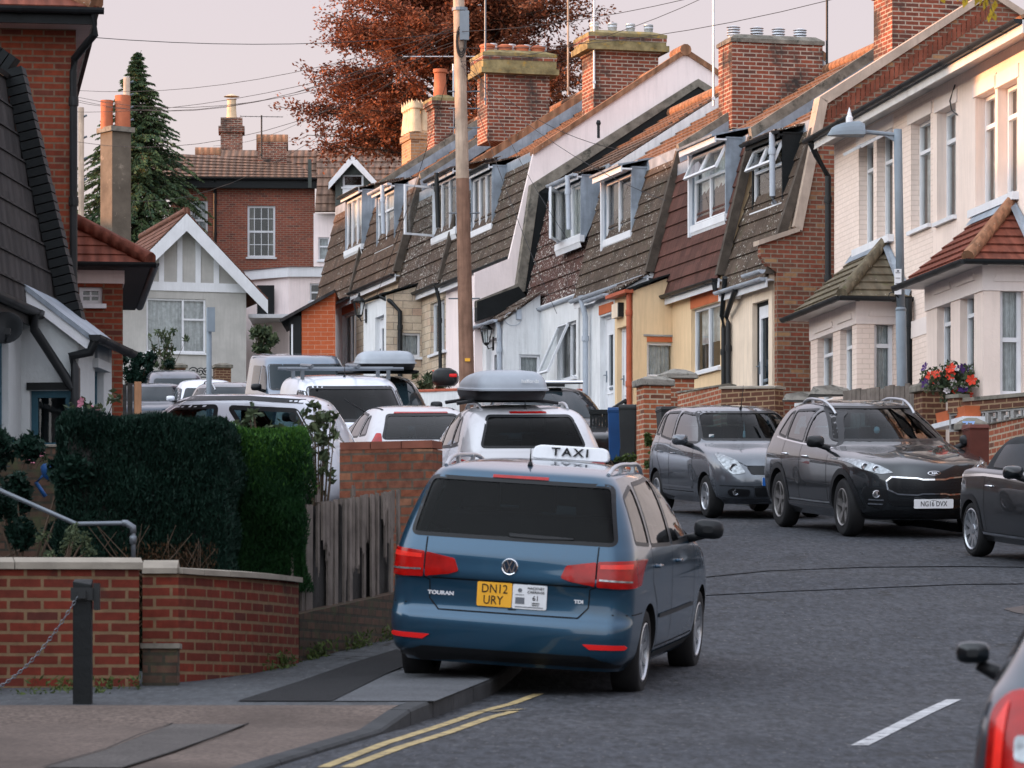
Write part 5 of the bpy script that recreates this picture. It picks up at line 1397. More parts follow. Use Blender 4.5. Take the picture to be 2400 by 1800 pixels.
def bay(h, x0, x1, dep, zeave, tops, ztop, fwins, swin, wallm, roofm, hipm, bandh=.36, arch=False, slabm='pinkband'):
    A = h.front(-dep); C = h.cross(x1)
    fr = [h.fw(*q, y=-dep) for q in fwins]; sr = h.cw(*swin, x=x1)
    mb = MB(A); mb.wall(x0,x1,-2,zeave-bandh,fr,.14)
    mb.M = C; mb.wall(-dep,0,-2,zeave-bandh,[sr],.14)
    mb.M = h.cross(x0); mb.poly([(-dep,-2,0),(0,-2,0),(0,zeave,0),(-dep,zeave,0)])
    o = mb.build('bay', X[wallm], h.root)
    mb = MB(); mb.box(x0-.02,x1+.02,-dep-.02,0,zeave-bandh,zeave-.03); mb.build('bay_band', X[slabm], o)
    for r in fr: window(o,A,r,(),(.68,),rec=.1,curtain='net',sill=False)
    window(o,C,sr,(),(.66,) if not arch else (.5,),rec=.1,curtain='net',fw=.06)
    for r, B in [(r,A) for r in fr]+[(sr,C)]:
        mb = MB(B); mb.prism(roundpoly([(r[0]-.1,r[3]+.02),(r[1]+.1,r[3]+.02),(r[1]+.06,r[3]+.12),(r[0]-.06,r[3]+.12)],.02),.018,.04,2); mb.build('lintel', X[slabm], o)
    e = .3
    E0, E1, E2, E3 = Vector((x0-e,-dep-e,zeave)), Vector((x1+e,-dep-e,zeave)), Vector((x1+e,-.002,zeave)), Vector((x0-e,-.002,zeave))
    T0, T1 = Vector((tops[0],-.002,ztop)), Vector((tops[1],-.002,ztop))
    mb = MB()
    # the tiles are cut along the hips: rows of quads narrowing upwards
    def rows(a, b, c, d, n, t):
        nr = (b-a).cross(d-a).normalized()
        for i in range(n):
            s0, s1 = i/n-(.02 if i else 0), (i+1)/n
            p, q, r_, s_ = a.lerp(d,s0), b.lerp(c,s0), b.lerp(c,s1), a.lerp(d,s1)
            mb.add([p+nr*t,q+nr*t,r_+nr*.004,s_+nr*.004,p,q],[(0,1,2,3),(4,5,1,0)])
    rows(E0,E1,T1,T0,7,.035); rows(E1,E2,T1,T1,7,.035); rows(E3,E0,T0,T0,7,.035)
    rf = mb.build('bay_roof', X[roofm], o)
    mb = MB(); mb.tube([E1+Vector((0,0,.05)),T1+Vector((0,0,.06))],.09,9); mb.build('hip_tiles', X[hipm], rf, angle=50)
    mb = MB(); mb.add([T0+Vector((-.1,-.012,.1)),T1+Vector((0,-.012,.1)),T1+(E1-T1)*.16+Vector((-.12,0,.06)),T0+(E0-T0)*.16+Vector((0,0,.06))],[(0,3,2,1)])
    mb.add([T1+Vector((0,-.014,.12)),E2+Vector((0,-.014,.12)),E2+Vector((0,-.05,.02)),E2+Vector((-.16,-.16,.16)),T1+(E1-T1)*.12+Vector((.1,0,.06))],[(0,4,3,1),(1,3,2)])
    mb.build('lead_flashing', X['lead'], rf)
    mb = MB(); mb.poly([E0-Vector((0,0,.03)),E3-Vector((0,0,.03)),E2-Vector((0,0,.03)),E1-Vector((0,0,.03))]); mb.build('soffit', X['cream_upvc'], o)
    gutter(o,E0+Vector((-.03,-.06,.01)),E1+Vector((.06,-.06,.01)),X['blackpl'],.062,4)
    gutter(o,E1+Vector((.06,-.06,.01)),E2+Vector((.06,0,.01)),X['blackpl'],.062,2)
    return o
x1 = K.fx(2125); x0 = K.fx(1900,-.76)
bay(K,x0,x1,.76,K.fz(702,x1,-.76),(K.fx(2004),K.fx(2077)),K.fz(574,K.fx(2077)),[(1916,1952,778,940),(1969,1997,757,930)],(2049,2095,745,935),'pinkb','tile_moss','tile_moss')
b2 = K2.fx(2305,-.76); b1 = K2.fx(2171,-.76)
bay(K2,b1,b2,.76,K2.fz(617,b2,-.76),(K2.fx(2292),K2.fx(2375)),K2.fz(480,K2.fx(2375)),[(2196,2228,688,905),(2250,2283,668,885)],(2344,2398,664,926),'pinks','tile_red','tile_rust',arch=True)
x = K.fx(2131,-.08); pipe(K.root,[(x,-.1,K.fz(700,x)),(x,-.08,-1)],X['blackpl'],.06)
# recessed porch between the bays
mb = MB(K2.front(-.03)); a, b = K2.fx(2139,-.03), K2.fx(2168,-.03); z = K2.fz(715,a); mb.box(a-.02,b+.35,z-.5,z-.25,0,.04); mb.mat(1).poly([(a+.1,-1,.031),(b+.3,-1,.031),(b+.3,z-.5,.031),(a+.1,z-.5,.031)])
mb.build('porch_surround',[X['pinkband'],X['pinkb']],K2.root)
# little canopy at the picture's edge
mb = MB(); a = K2.M.inverted() @ P(2362,748,57.5); mb.add([(a.x,a.y,a.z),(a.x+1.2,a.y,a.z),(a.x+1.2,a.y+1.4,a.z+.75),(a.x,a.y+1.4,a.z+.75),(a.x,a.y,a.z-.12),(a.x+1.2,a.y,a.z-.12),(a.x+1.2,a.y+1.4,a.z-.12),(a.x,a.y+1.4,a.z-.12)],[(0,1,2,3),(4,5,1,0),(4,0,3,7),(7,6,5,4),(1,5,6,2)]); mb.build('porch_canopy', X['tile_slate'], K2.root)
# ------------------------------------------------------------------ left side of the street and the houses closing the view
class Box:
    """a building set out square to its own bearing; local x to the right, y away, z up"""
    def __init__(b, name, label, cat, px, D, py=None, rot=0, group=None, z=None):
        o = P(px,0,D); o.z = g(D)-.3 if z is None else z
        b.o = o; b.M = Matrix.Translation(o) @ Matrix.Rotation(R(rot),4,'Z'); b.I = b.M.inverted()
        b.root = empty(name, b.M, label, cat, group)
    def L(b, px, py, D): return b.I @ P(px,py,D)
    def on(b, px, py, y=0):          # point of the front plane (local y) under a pixel
        c = b.I @ Vector((0,0,EYE)); q = b.I @ P(px,py,50); d = q-c
        return c+d*((y-c.y)/d.y)
    def rect(b, x0, x1, y0, y1, y=0):
        m0, m1 = b.on(x0,(y0+y1)/2,y), b.on(x1,(y0+y1)/2,y); xm_ = (x0+x1)/2
        return (m0.x, m1.x, b.on(xm_,y1,y).z, b.on(xm_,y0,y).z)
    def face(b, y=0): return Matrix(((1,0,0,0),(0,0,-1,y),(0,1,0,0),(0,0,0,1)))
# tall red brick house
b = Box('brick_house','tall red brick house with black gutter filling the upper left','house',178,48,rot=8)
x0, zt = b.on(-420,300).x, b.on(100,64).z
mb = MB(); mb.box(x0,0,0,9,-1,zt); b_w = mb.build('wall', X['redbrick'], b.root)
ex = b.on(226,50,-.45).x; e0, e1 = Vector((x0-.4,-.45,zt+.14)), Vector((ex,-.45,zt+.14)); e2 = Vector((ex,9.4,zt+.14)); tp = Vector((ex-4.8,4.4,zt+3.1)); tq = Vector((x0,4.4,zt+3.1))
mb = MB(); mb.courses(e0,e1,tq,tp,12,.04); 
for i in range(12):
    s, t = i/12, (i+1)/12; mb.add([e1.lerp(tp,s)+Vector((.03,0,.03)),e2.lerp(tp,s)+Vector((.03,0,.03)),e2.lerp(tp,t),e1.lerp(tp,t)],[(0,1,2,3)])
rf = mb.build('roof', X['tile_red'], b.root)
mb = MB(); mb.tube([e1+Vector((0,0,.06)),tp+Vector((0,0,.08))],.11,9); mb.build('hip_tiles', X['tile_rust'], rf, angle=50)
mb = MB(); mb.box(x0,ex-.05,-.42,-.005,zt-.02,zt+.01); mb.box(.005,ex-.05,0,9.3,zt-.02,zt+.01); mb.build('soffit', X['cream_upvc'], b.root)
mb = MB(); mb.box(x0,ex,-.47,-.43,zt-.03,zt+.13); mb.box(ex-.03,ex+.01,-.42,9.3,zt-.03,zt+.13); mb.build('fascia', X['blackmat'], b.root)
gutter(b.root,(x0,-.53,zt+.14),(ex+.08,-.53,zt+.14),X['blackpl'],.065,5)
pipe(b.root,[(ex-.02,-.5,zt+.08),(ex-.02,-.46,zt-.14),(ex-.12,-.3,zt-.24),(-.02,-.1,zt-.36),(-.03,-.07,zt-.5),(-.03,-.07,-1)],X['blackpl'],.045)
mb = MB(); mb.tube([(ex+.02+.07*math.cos(a),-.4,zt+.5+.07*math.sin(a)) for a in [i*.45 for i in range(13)]],.012,5); mb.build('hook', X['sheen'], rf)
# hip-roofed extension behind the cottage
b = Box('brick_extension','low brick extension with a hipped red roof and pinkish band beneath its gutter','house',288,54.5,rot=7)
z1 = b.on(240,628).z; xl = b.on(20,700).x
wr = b.rect(186,240,672,712)
mb = MB(b.face()); mb.wall(xl,0,-1,b.on(250,665).z,[wr],.1); mb.M = Matrix(); mb.box(-.02,0,.01,5,-1,z1); b_w = mb.build('wall', X['redbrick'], b.root)
mb = MB(); mb.box(xl,0.02,-.02,5,b.on(250,665).z+.003,z1); mb.build('render_band', X['pinkr'], b.root)
window(b.root,b.face(),wr,(),(),bars=((.5,),(.5,)),curtain=None)
e = .36; ex = b.on(352,622,-e).x
E0, E1, E2 = Vector((xl,-e,z1+.02)), Vector((ex,-e,z1+.02)), Vector((ex,5.3,z1+.02)); T = Vector((ex-2.4,2.2,z1+1.55)); T0 = Vector((xl,2.2,z1+1.55))
mb = MB(); mb.courses(E0,E1,T0,T,11,.025); mb.courses(E1,E2,T,T+Vector((0,.2,0)),11,.025); rf = mb.build('roof', X['tile_red'], b.root)
mb = MB(); mb.tube([E1+Vector((0,0,.05)),T+Vector((0,0,.06))],.1,9); mb.build('hip_tiles', X['tile_red'], rf, angle=50)
mb = MB(); mb.box(xl,ex,-e,0,z1-.03,z1); mb.box(.03,ex,0,5.2,z1-.03,z1); mb.build('soffit', X['blackmat'], b.root)
gutter(b.root,(xl,-e-.06,z1+.03),(ex+.07,-e-.06,z1+.03),X['blackpl'],.06,3); gutter(b.root,(ex+.06,-e,z1+.03),(ex+.06,5.2,z1+.03),X['blackpl'],.06,3)
# whitewashed cottage with a dark mansard, mirror image of the terrace opposite
h = House('cottage','whitewashed cottage in the shade with a dark slate mansard and blue windows','house',50,44,(.1,.995),side=-1,zb=g(44)-.4)
C = h; ze = h.fz(750, h.fx(118,-.13), -.13); xm = h.fx(152,-.13); zk = h.fz(200, h.fx(40,.5), .45)
A = h.front()
Af = Matrix(((-1,0,0,0),(0,0,-1,0),(0,1,0,0),(0,0,0,1)))          # front seen from the street: u = -x
wx = (h.fx(-70), h.fx(20)); r = (-wx[1],-wx[0],h.fz(1030,wx[1]),h.fz(800,wx[1]))
mb = MB(Af); mb.wall(-xm,9,-2,ze,[r],.12); wl = mb.build('wall', X['cotwhite'], h.root)
window(h.root,Af,r,(.5,),(.5,),fm='bluefr',curtain='net')
mb = MB(); mb.courses((xm,-.13,ze),(-9,-.13,ze),(xm,.5,zk),(-9,.5,zk),9,.04,jag=.006); mb.build('mansard_roof', X['tile_slate'], h.root)
mb = MB(); mb.courses((xm,.45,zk+.02),(-9,.45,zk+.02),(xm,3.2,zk+1.9),(-9,3.2,zk+1.9),9,.04); mb.poly([(-9,3.2,zk+1.9),(-9,6.4,zk),(xm,6.4,zk),(xm,3.2,zk+1.9)]); mb.build('roof', X['tile_slate'], h.root)
mb = MB(); mb.prism([(0,-2),(0,ze),(.5,zk),(3.2,zk+1.88),(6.4,zk),(6.4,-2)],xm-.02,xm+.12,0); mb.build('party_wall', X['redbrick'], h.root)
# row-lock coping of dark bricks along the party line
mb = MB(); a, bb, cc = Vector((0,-.2,ze+.05)), Vector((0,.46,zk+.1)), Vector((0,3.2,zk+2.05)); n = 30
for p, q, n in ((a,bb,28),(bb,cc,36)):
    nr = Vector((0,-(q-p).z,(q-p).y)).normalized()
    for i in range(n):
        s, t = p.lerp(q,(i+.07)/n), p.lerp(q,(i+.93)/n); up = nr*(.13+random.uniform(-.006,.006))
        P8 = [s-nr*.08,t-nr*.08,t+up,s+up]
        mb.add([(xm-.06,v.y,v.z) for v in P8]+[(xm+.17,v.y,v.z) for v in P8],[(0,1,2,3),(7,6,5,4),(0,3,7,4),(3,2,6,7),(1,5,6,2)])
mb.build('party_coping', X['blackmat'], h.root)
gutter(h.root,(xm-.1,-.2,ze+.0),(-9,-.2,ze+.0),X['blackpl'],.07,9)
mb = MB(); mb.box(-9,xm,-.16,-.13,ze-.16,ze-.01); mb.build('fascia', X['blackmat'], h.root)
# porch
dep = .6; y0 = -dep; xf = h.fx(262,-dep); xn = 0
z1, z2 = h.fz(775,0,-dep), h.fz(672,0,0)
Cm = h.cross(0); q = h.cw(70,166,915,1052)
mb = MB(Cm); mb.wall(0,dep,-2,z1,[q],.1); mb.poly([(0,z1,0),(dep,z1,0),(0,z2,0)])
mb.M = Matrix(((-1,0,0,0),(0,0,-1,y0),(0,1,0,0),(0,0,0,1)))
fr = (-h.fx(243,y0),-h.fx(222,y0),h.fz(985,h.fx(232,y0),y0),h.fz(868,h.fx(232,y0),y0))
mb.wall(-xf,0,-2,z1,[fr],.1); po = mb.build('porch', X['cotwhite'], h.root)
window(po,Cm,q,(),(),fm='bluefr',curtain=None,sill=False,fw=.07)
mb = MB(Cm); mb.box(q[0]-.03,q[1]+.04,q[3]+.004,q[3]+.08,-.02,.03); mb.build('lintel', X['blackmat'], po)
Ap = Matrix(((-1,0,0,0),(0,0,-1,y0),(0,1,0,0),(0,0,0,1)))
window(po,Ap,fr,(.33,.66),(),fm='bluefr',curtain=None,sill=False)
mb = MB(Ap); mb.box(fr[0]-.1,fr[1]+.1,fr[3]+.005,fr[3]+.1,-.02,.06); mb.build('lintel', X['cotwhite'], po)
u = (-h.fx(250,y0),-h.fx(222,y0),h.fz(852,h.fx(236,y0),y0),h.fz(808,h.fx(236,y0),y0)); mb = MB(Ap); mb.box(u[0],u[1],u[2],u[3],0,.03); mb.build('wall_plaque', X['lampgrey'], po)
mb = MB(); e = .14; sl = (z2-z1)/dep
mb.add([(-.12,-dep-e,z1-e*sl+.06),(xf+.1,-dep-e,z1-e*sl+.06),(xf+.1,.1,z2+.1*sl+.06),(-.12,.1,z2+.1*sl+.06),(-.12,-dep-e,z1-e*sl),(xf+.1,-dep-e,z1-e*sl),(xf+.1,.1,z2+.1*sl),(-.12,.1,z2+.1*sl)],[(0,1,2,3),(4,5,1,0),(4,0,3,7),(7,6,5,4)])
mb.build('porch_roof', X['lead'], po)
mb = MB(); mb.prism([(-dep-e,z1-e*sl-.0),(.1,z2+.1*sl),(.1,z2+.1*sl-.12),(-dep-e,z1-e*sl-.12)],-.1,-.06,0); mb.build('bargeboard', X['white'], po)
gutter(po,(xf+.1,-dep-e-.06,z1-e*sl+.05),(-.16,-dep-e-.06,z1-e*sl+.05),X['blackpl'],.065,3)
pipe(po,[(-.1,-dep-e-.05,z1-e*sl),(-.1,-dep-e,z1-e*sl-.12),(-.07,-dep+.06,z1-e*sl-.16),(-.06,-dep+.02,z1-.4),(-.06,-dep+.02,-1)],X['blackpl'],.05)
pipe(po,[(-.35,-.2,ze-.05),(-.3,-.2,ze-.2),(-.06,-dep+.1,z1-.52),(-.06,-dep+.04,z1-.6)],X['blackpl'],.05,False)
# satellite dish on the cottage
dp = P(12,768,42.2); o = empty('satellite_dish', dp, 'dark round satellite dish on the cottage wall at the picture edge', 'satellite dish')
mb = MB(Matrix.Rotation(R(-24),4,'X') @ Matrix.Rotation(R(-18),4,'Y')); mb.lathe([(0,.055),(.06,.05),(.12,.035),(.17,.012),(.18,0),(.175,0),(.11,.03),(0,.045)],(0,0,0),'y',28); mb.build('dish', X['blackpl'], o, smooth=True)
mb = MB(); mb.tube([(0,.05,0),(-.1,.25,-.1)],.02,7); mb.tube([(0,0,-.15),(.05,-.22,-.06)],.012,6); mb.box(.02,.08,-.27,-.2,-.09,-.03); mb.build('bracket', X['blackpl'], o)
# bungalow
b = Box('bungalow','pale rendered bungalow with a white timbered gable facing the parked cars','house',290,135,rot=16,z=g(135)-.6)
xr_ = b.on(577,760).x; zg = b.on(430,662).z; za = b.on(430,505).z; xa = b.on(430,505).x
zl = zg-.15
wr = b.rect(343,482,700,826)
mb = MB(b.face()); mb.wall(0-.3,xr_,-1,zg,[wr],.08); mb.poly([(-.3,zg,0),(xr_,zg,0),(xa,za,0)])
mb.M = Matrix(); mb.box(xr_-.02,xr_,.01,9,-1,zg); mb.box(-.3,-.28,.01,9,-1,zg); mb.build('wall', X['bungw'], b.root)
w = window(b.root,b.face(),wr,(.62,),(),rec=.05,curtain='net',fw=.06)
mb = MB(b.face()); u = wr[0]+(wr[1]-wr[0])*.62; z = wr[2]+(wr[3]-wr[2])*.62; mb.box(u,wr[1],z-.03,z+.03,-.08,-.03); mb.box(u+.05,wr[1]-.05,z+.05,wr[3]-.07,-.06,-.02) if False else None; mb.build('transom', X['white'], w)
ov = .55; sl = (za-zg)/((xr_+.3)/2)
Lx, Rx = xa-(xr_+.3)/2-ov*.9, xa+(xr_+.3)/2+ov*.9; zb_ = zg-ov*.9*sl
mb = MB(); T = 7; f0 = -.5
mb.courses((Lx,T,zb_),(Lx,f0,zb_),(xa,T,za+.05),(xa,f0,za+.05),10,.03); mb.courses((Rx,f0,zb_),(Rx,T,zb_),(xa,f0,za+.05),(xa,T,za+.05),10,.03); rf = mb.build('roof', X['tile_bung'], b.root)
mb = MB(); mb.tube([(xa,f0,za+.1),(xa,T,za+.1)],.11,9); mb.build('ridge_tiles', X['tile_bung'], rf, angle=50)
mb = MB(); bw = .42
mb.prism([(Lx,zb_-.05),(xa,za+.0),(xa,za-bw*1.3),(Lx+.0,zb_-bw*1.15)],f0-.04,f0,1); mb.prism([(Rx,zb_-.05),(xa,za+.0),(xa,za-bw*1.3),(Rx,zb_-bw*1.15)],f0-.04,f0,1); mb.build('bargeboard', X['white'], b.root)
mb = MB(b.face()); mb.box(-.3,xr_,zg-.28,zg,.003,.04); mb.build('beam', X['white'], b.root)
mb = MB(b.face())
for px in (335,378,421,464,507):
    u = b.on(px,600).x; 
    top = za-abs(u-xa)*sl-.1
    if top > zg+.1: mb.box(u-.085,u+.085,zg+.002,top,.003,.035)
mb.build('gable_strips', X['white'], b.root)
# red brick house closing the street
b = Box('brick_house','dark red brick house on the skyline with a tall white sash window','house',440,150,rot=3,z=g(150)-1)
xr_ = b.on(738,520).x; ze_ = b.on(590,440).z
ws = [b.rect(580,645,482,603), b.rect(446,487,470,562)]
mb = MB(b.face()); mb.wall(-.6,xr_,-1,ze_,ws,.1); mb.M = Matrix(); mb.box(xr_-.02,xr_,.01,6,-1,ze_); mb.build('wall', X['farbrick'], b.root)
w = window(b.root,b.face(),ws[0],(),(.5,),bars=((.25,.5,.75),(.25,.75)),curtain='drape',fw=.07)
window(b.root,b.face(),ws[1],(),(.5,),bars=((.5,),(.25,.75)),curtain='net',fw=.07)
mb = MB(); mb.box(-1.2,xr_+.1,-.35,0,ze_-.02,ze_+.02); mb.box(-1.2,xr_+.1,-.37,-.33,ze_-.05,ze_+.3); mb.build('fascia', X['blackmat'], b.root)
gutter(b.root,(-1.2,-.42,ze_+.3),(xr_+.1,-.42,ze_+.3),X['blackpl'],.08,5); x = b.on(504,500).x; pipe(b.root,[(x,-.4,ze_+.25),(x,-.08,ze_-.2),(x,-.08,-1)],X['blackpl'],.06)
mb = MB(); mb.courses((-1.4,-.42,ze_+.3),(xr_+.2,-.42,ze_+.3),(-1.4,3.2,ze_+.3+1.35),(xr_-1.0,3.2,ze_+.3+1.1),7,.05); rf = mb.build('roof', X['tile_roman'], b.root)
for (a, c, t, bt, D, cap, pots) in ((612-8,672,332,418,152.5,'tile_rust',()),(460,514,362,400,156,'tile_rust',()),(517,568,275,402,157,'chimy',((.5,.5,'pot'),))):
    p = b.L(a,t,D); q = b.L(c,bt,D); wd = q.x-p.x
    mb = MB(); mb.box(p.x,q.x,p.y,p.y+.8,q.z-1.5,p.z)
    if pots: mb.box(p.x-.08,q.x+.08,p.y-.08,p.y+.88,p.z-.55,p.z-.32)
    ch = mb.build('chimney', X['chim'], b.root)
    mb = MB(); m = (p.x+q.x)/2
    if pots: mb.lathe([(.2,0),(.17,.3),(.16,.7),(.2,.72)],(m,p.y+.4,p.z),'z',12); mb.lathe([(.3,.82),(.02,.92)],(m,p.y+.4,p.z),'z',12); mb.build('chimney_pot', X['buff'], ch, angle=50)
    else: mb.tube([(p.x-.05,p.y+.4,p.z+.02),(q.x+.05,p.y+.4,p.z+.02)],.3,10); mb.build('chimney_cap', X['tile_rust'], ch, angle=50)
# house behind with the boarded gable dormer
b = Box('dormer_house','brown roofed house with a dark boarded gable dormer behind the terrace','house',700,146,rot=0,z=g(146)-1)
zt, zl_ = b.on(700,352,9).z, b.on(800,560,0).z
p0, p1 = b.on(520,352,9).x, b.on(990,352,9).x
mb = MB(); mb.courses((p0,6.6,b.on(700,432,6.6).z),(b.on(742,432,6.6).x,6.6,b.on(700,432,6.6).z),(p0,9,zt),(b.on(742,400,9).x,9,zt),5,.06); zq = b.on(800,482,2.2).z; mb.courses((b.on(742,480,2.2).x,2.2,zq),(p1,2.2,zq),(b.on(742,400,9).x,9,zt),(p1,9,zt),9,.06)

mb.courses((b.on(738,490,.6).x,.6,b.on(760,497,.6).z),(b.on(800,490,.6).x,.6,b.on(760,497,.6).z),(b.on(738,490,.6).x,3,b.on(760,497,.6).z+1.8),(b.on(800,490,.6).x,3,b.on(760,497,.6).z+1.8),5,.05); rf = mb.build('roof', X['tile_roman'], b.root)
wr = b.rect(746,772,556,610,1)
mb = MB(b.face(1)); mb.wall(b.on(735,550,1).x,b.on(800,550,1).x,-2,b.on(760,500,1).z,[wr],.1); mb.build('wall', X['pinkr'], b.root); window(b.root,b.face(1),wr,(),(.6,),curtain='net')
u0, u1, um = b.on(788,450).x, b.on(868,450).x, b.on(826,450).x; zt2, ze2, zb2 = b.on(826,366).z, b.on(826,410).z, b.on(826,500).z
wr = b.rect(803,852,408,438)
mb = MB(b.face()); mb.wall(u0,u1,zb2,ze2,[wr],.08); mb.poly([(u0,ze2,0),(u1,ze2,0),(um,zt2,0)]); mb.M = Matrix(); mb.box(u0-.03,u0,.01,5,zb2,ze2); dm = mb.build('dormer', X['greyboard'], b.root)
window(dm,b.face(),wr,(),(),curtain=None,fw=.07)
mb = MB(b.face()); r = b.rect(803,852,440,468); mb.box(r[0],r[1],r[2],r[3],.0,.03); mb.build('panel', X['white'], dm)
mb = MB(); e = .25; sl = (zt2-ze2)/(um-u0)
mb.courses((u0-e,5.5,ze2-e*sl),(u0-e,-.25,ze2-e*sl),(um,5.5,zt2+.06),(um,-.25,zt2+.06),5,.05); mb.courses((u1+e,-.25,ze2-e*sl),(u1+e,5.5,ze2-e*sl),(um,-.25,zt2+.06),(um,5.5,zt2+.06),5,.05); mb.build('dormer_roof', X['tile_rust'], dm)
mb = MB(); mb.prism([(u0-e,ze2-e*sl),(um,zt2+.02),(um,zt2-.28),(u0-e,ze2-e*sl-.24)],-.29,-.25,1); mb.prism([(u1+e,ze2-e*sl),(um,zt2+.02),(um,zt2-.28),(u1+e,ze2-e*sl-.24)],-.29,-.25,1); mb.build('bargeboard', X['white'], dm)
p = b.L(722,373,147.5); q = b.L(730,440,147.5); mb = MB(); mb.box(p.x,q.x,p.y,p.y+.12,q.z,p.z); mb.build('vent_pipe', X['greyboard'], b.root)
aerial(P(613,372,152),1.55,'thin aerial with a long comb on the far skyline roof',yagi=(1.5,1.5,9,1,.1),mat='blackpl',r=.03)
# flat-roofed white extension
b = Box('flat_roofed_extension','white flat roofed extension between the bungalow and the terrace','house',676,140,z=g(140)-1)
zt = b.on(676,628).z; xl, xr_ = b.on(545,660,-.9).x, b.on(800,660).x
wr = b.rect(726,762,664,706)
mb = MB(b.face()); mb.wall(0,xr_,-1,zt,[wr],.08)
pl, pr = Vector((xl,-.9,0)), Vector((0,0,0)); mb.M = Matrix()
mb.poly([(xl,1.4,-1),(0,0,-1),(0,0,zt),(xl,1.4,zt)]); mb.build('wall', X['pinkr'], b.root)
window(b.root,b.face(),wr,(),(.5,),curtain=None)
mb = MB(); mb.add([(xl-.1,1.3,zt-.3),(0,-.12,zt-.3),(xr_,-.12,zt-.3),(xl-.1,1.3,zt+.02),(0,-.12,zt+.02),(xr_,-.12,zt+.02),(xl-.1,5,zt+.02),(xr_,5,zt+.02)],[(0,1,4,3),(1,2,5,4),(3,4,5,7,6)]); mb.build('fascia', X['white'], b.root)
mb = MB(); mb.add([(xl-.15,1.25,zt+.025),(0,-.18,zt+.025),(xr_,-.18,zt+.025),(xr_,5,zt+.05),(xl-.15,5,zt+.05)],[(0,1,2,3,4)]); mb.build('roof', X['lead'], b.root)
p0_, p1_ = b.on(605,680,.7), b.on(645,740,.7)
mb = MB(); mb.box(p0_.x,p1_.x,.1,.2,p1_.z,p0_.z+.1); mb.build('window', X['blackmat'], b.root)
mb = MB(); q = b.on(582,752,-1.2); mb.box(q.x,q.x+1.3,-1.2,1.2,q.z+.1,q.z+.22); mb.build('canopy', X['white'], b.root)
# rendered chimney of a hidden roof
b = Box('rendered_chimney','tall grey rendered chimney with twin red pots against the conifer','chimney',237,108,z=g(108)+3)
M_ = b.M @ Matrix.Rotation(R(30),4,'Z')
p = b.L(237,312,108); q = b.L(308,312,108); wd = q.x-p.x
b.root.matrix_world = b.M @ Matrix.Translation((wd*.48,0,0)) @ Matrix.Rotation(R(36),4,'Z')
s = wd*.36; z0_ = 0; z1_ = p.z
mb = MB(); mb.box(-s,s,-s*1.05,s*1.05,z0_,z1_); mb.build('stack', X['rendchim'], b.root)
mb = MB(); mb.box(-s-.07,s+.07,-s-.09,s+.09,z1_+.002,z1_+.13); mb.build('cap', X['copingd'], b.root)
for dx, r_, hh in ((-.2,.16,.72),(.16,.2,.85)):
    mb = MB(); mb.lathe([(r_,0),(r_*.95,hh*.5),(r_,hh),(r_*.8,hh)],(dx,-dx*.5,z1_+.1),'z',14); mb.build('chimney_pot', X['terra'], b.root, angle=50)
# orange brick wall beside the last terrace house
b = Box('orange_brick_porch','small orange brick porch with a slate lean-to at the top of the street','porch',707,98.5,z=g(98)-.3)
xr_ = b.on(786,760).x; zt = b.on(745,716).z; zl2 = b.on(708,730).z
mb = MB(); mb.add([(0,0,-1),(xr_,0,-1),(xr_,0,zt+.3),(0,0,zl2),(0,3,-1),(xr_,3,-1),(xr_,3,zt+.3),(0,3,zl2)],[(0,1,2,3),(4,0,3,7),(3,2,6,7)]); mb.build('wall', X['orange'], b.root)
mb = MB(); mb.box(-.28,-.01,-.02,2.2,-1,zl2-.1); mb.mat(1).box(-.24,-.2,-.03,-.02,-1,zl2-.3); mb.build('side_frame', [X['blackmat'],X['white']], b.root)
mb = MB(); mb.add([(-.5,-.2,zl2-.2),(xr_,-.2,zt+.36),(xr_,3,zt+.36),(-.5,3,zl2-.2),(-.5,-.2,zl2-.28),(xr_,-.2,zt+.28)],[(0,1,2,3),(4,5,1,0)]); mb.build('roof', X['tile_slate'], b.root)
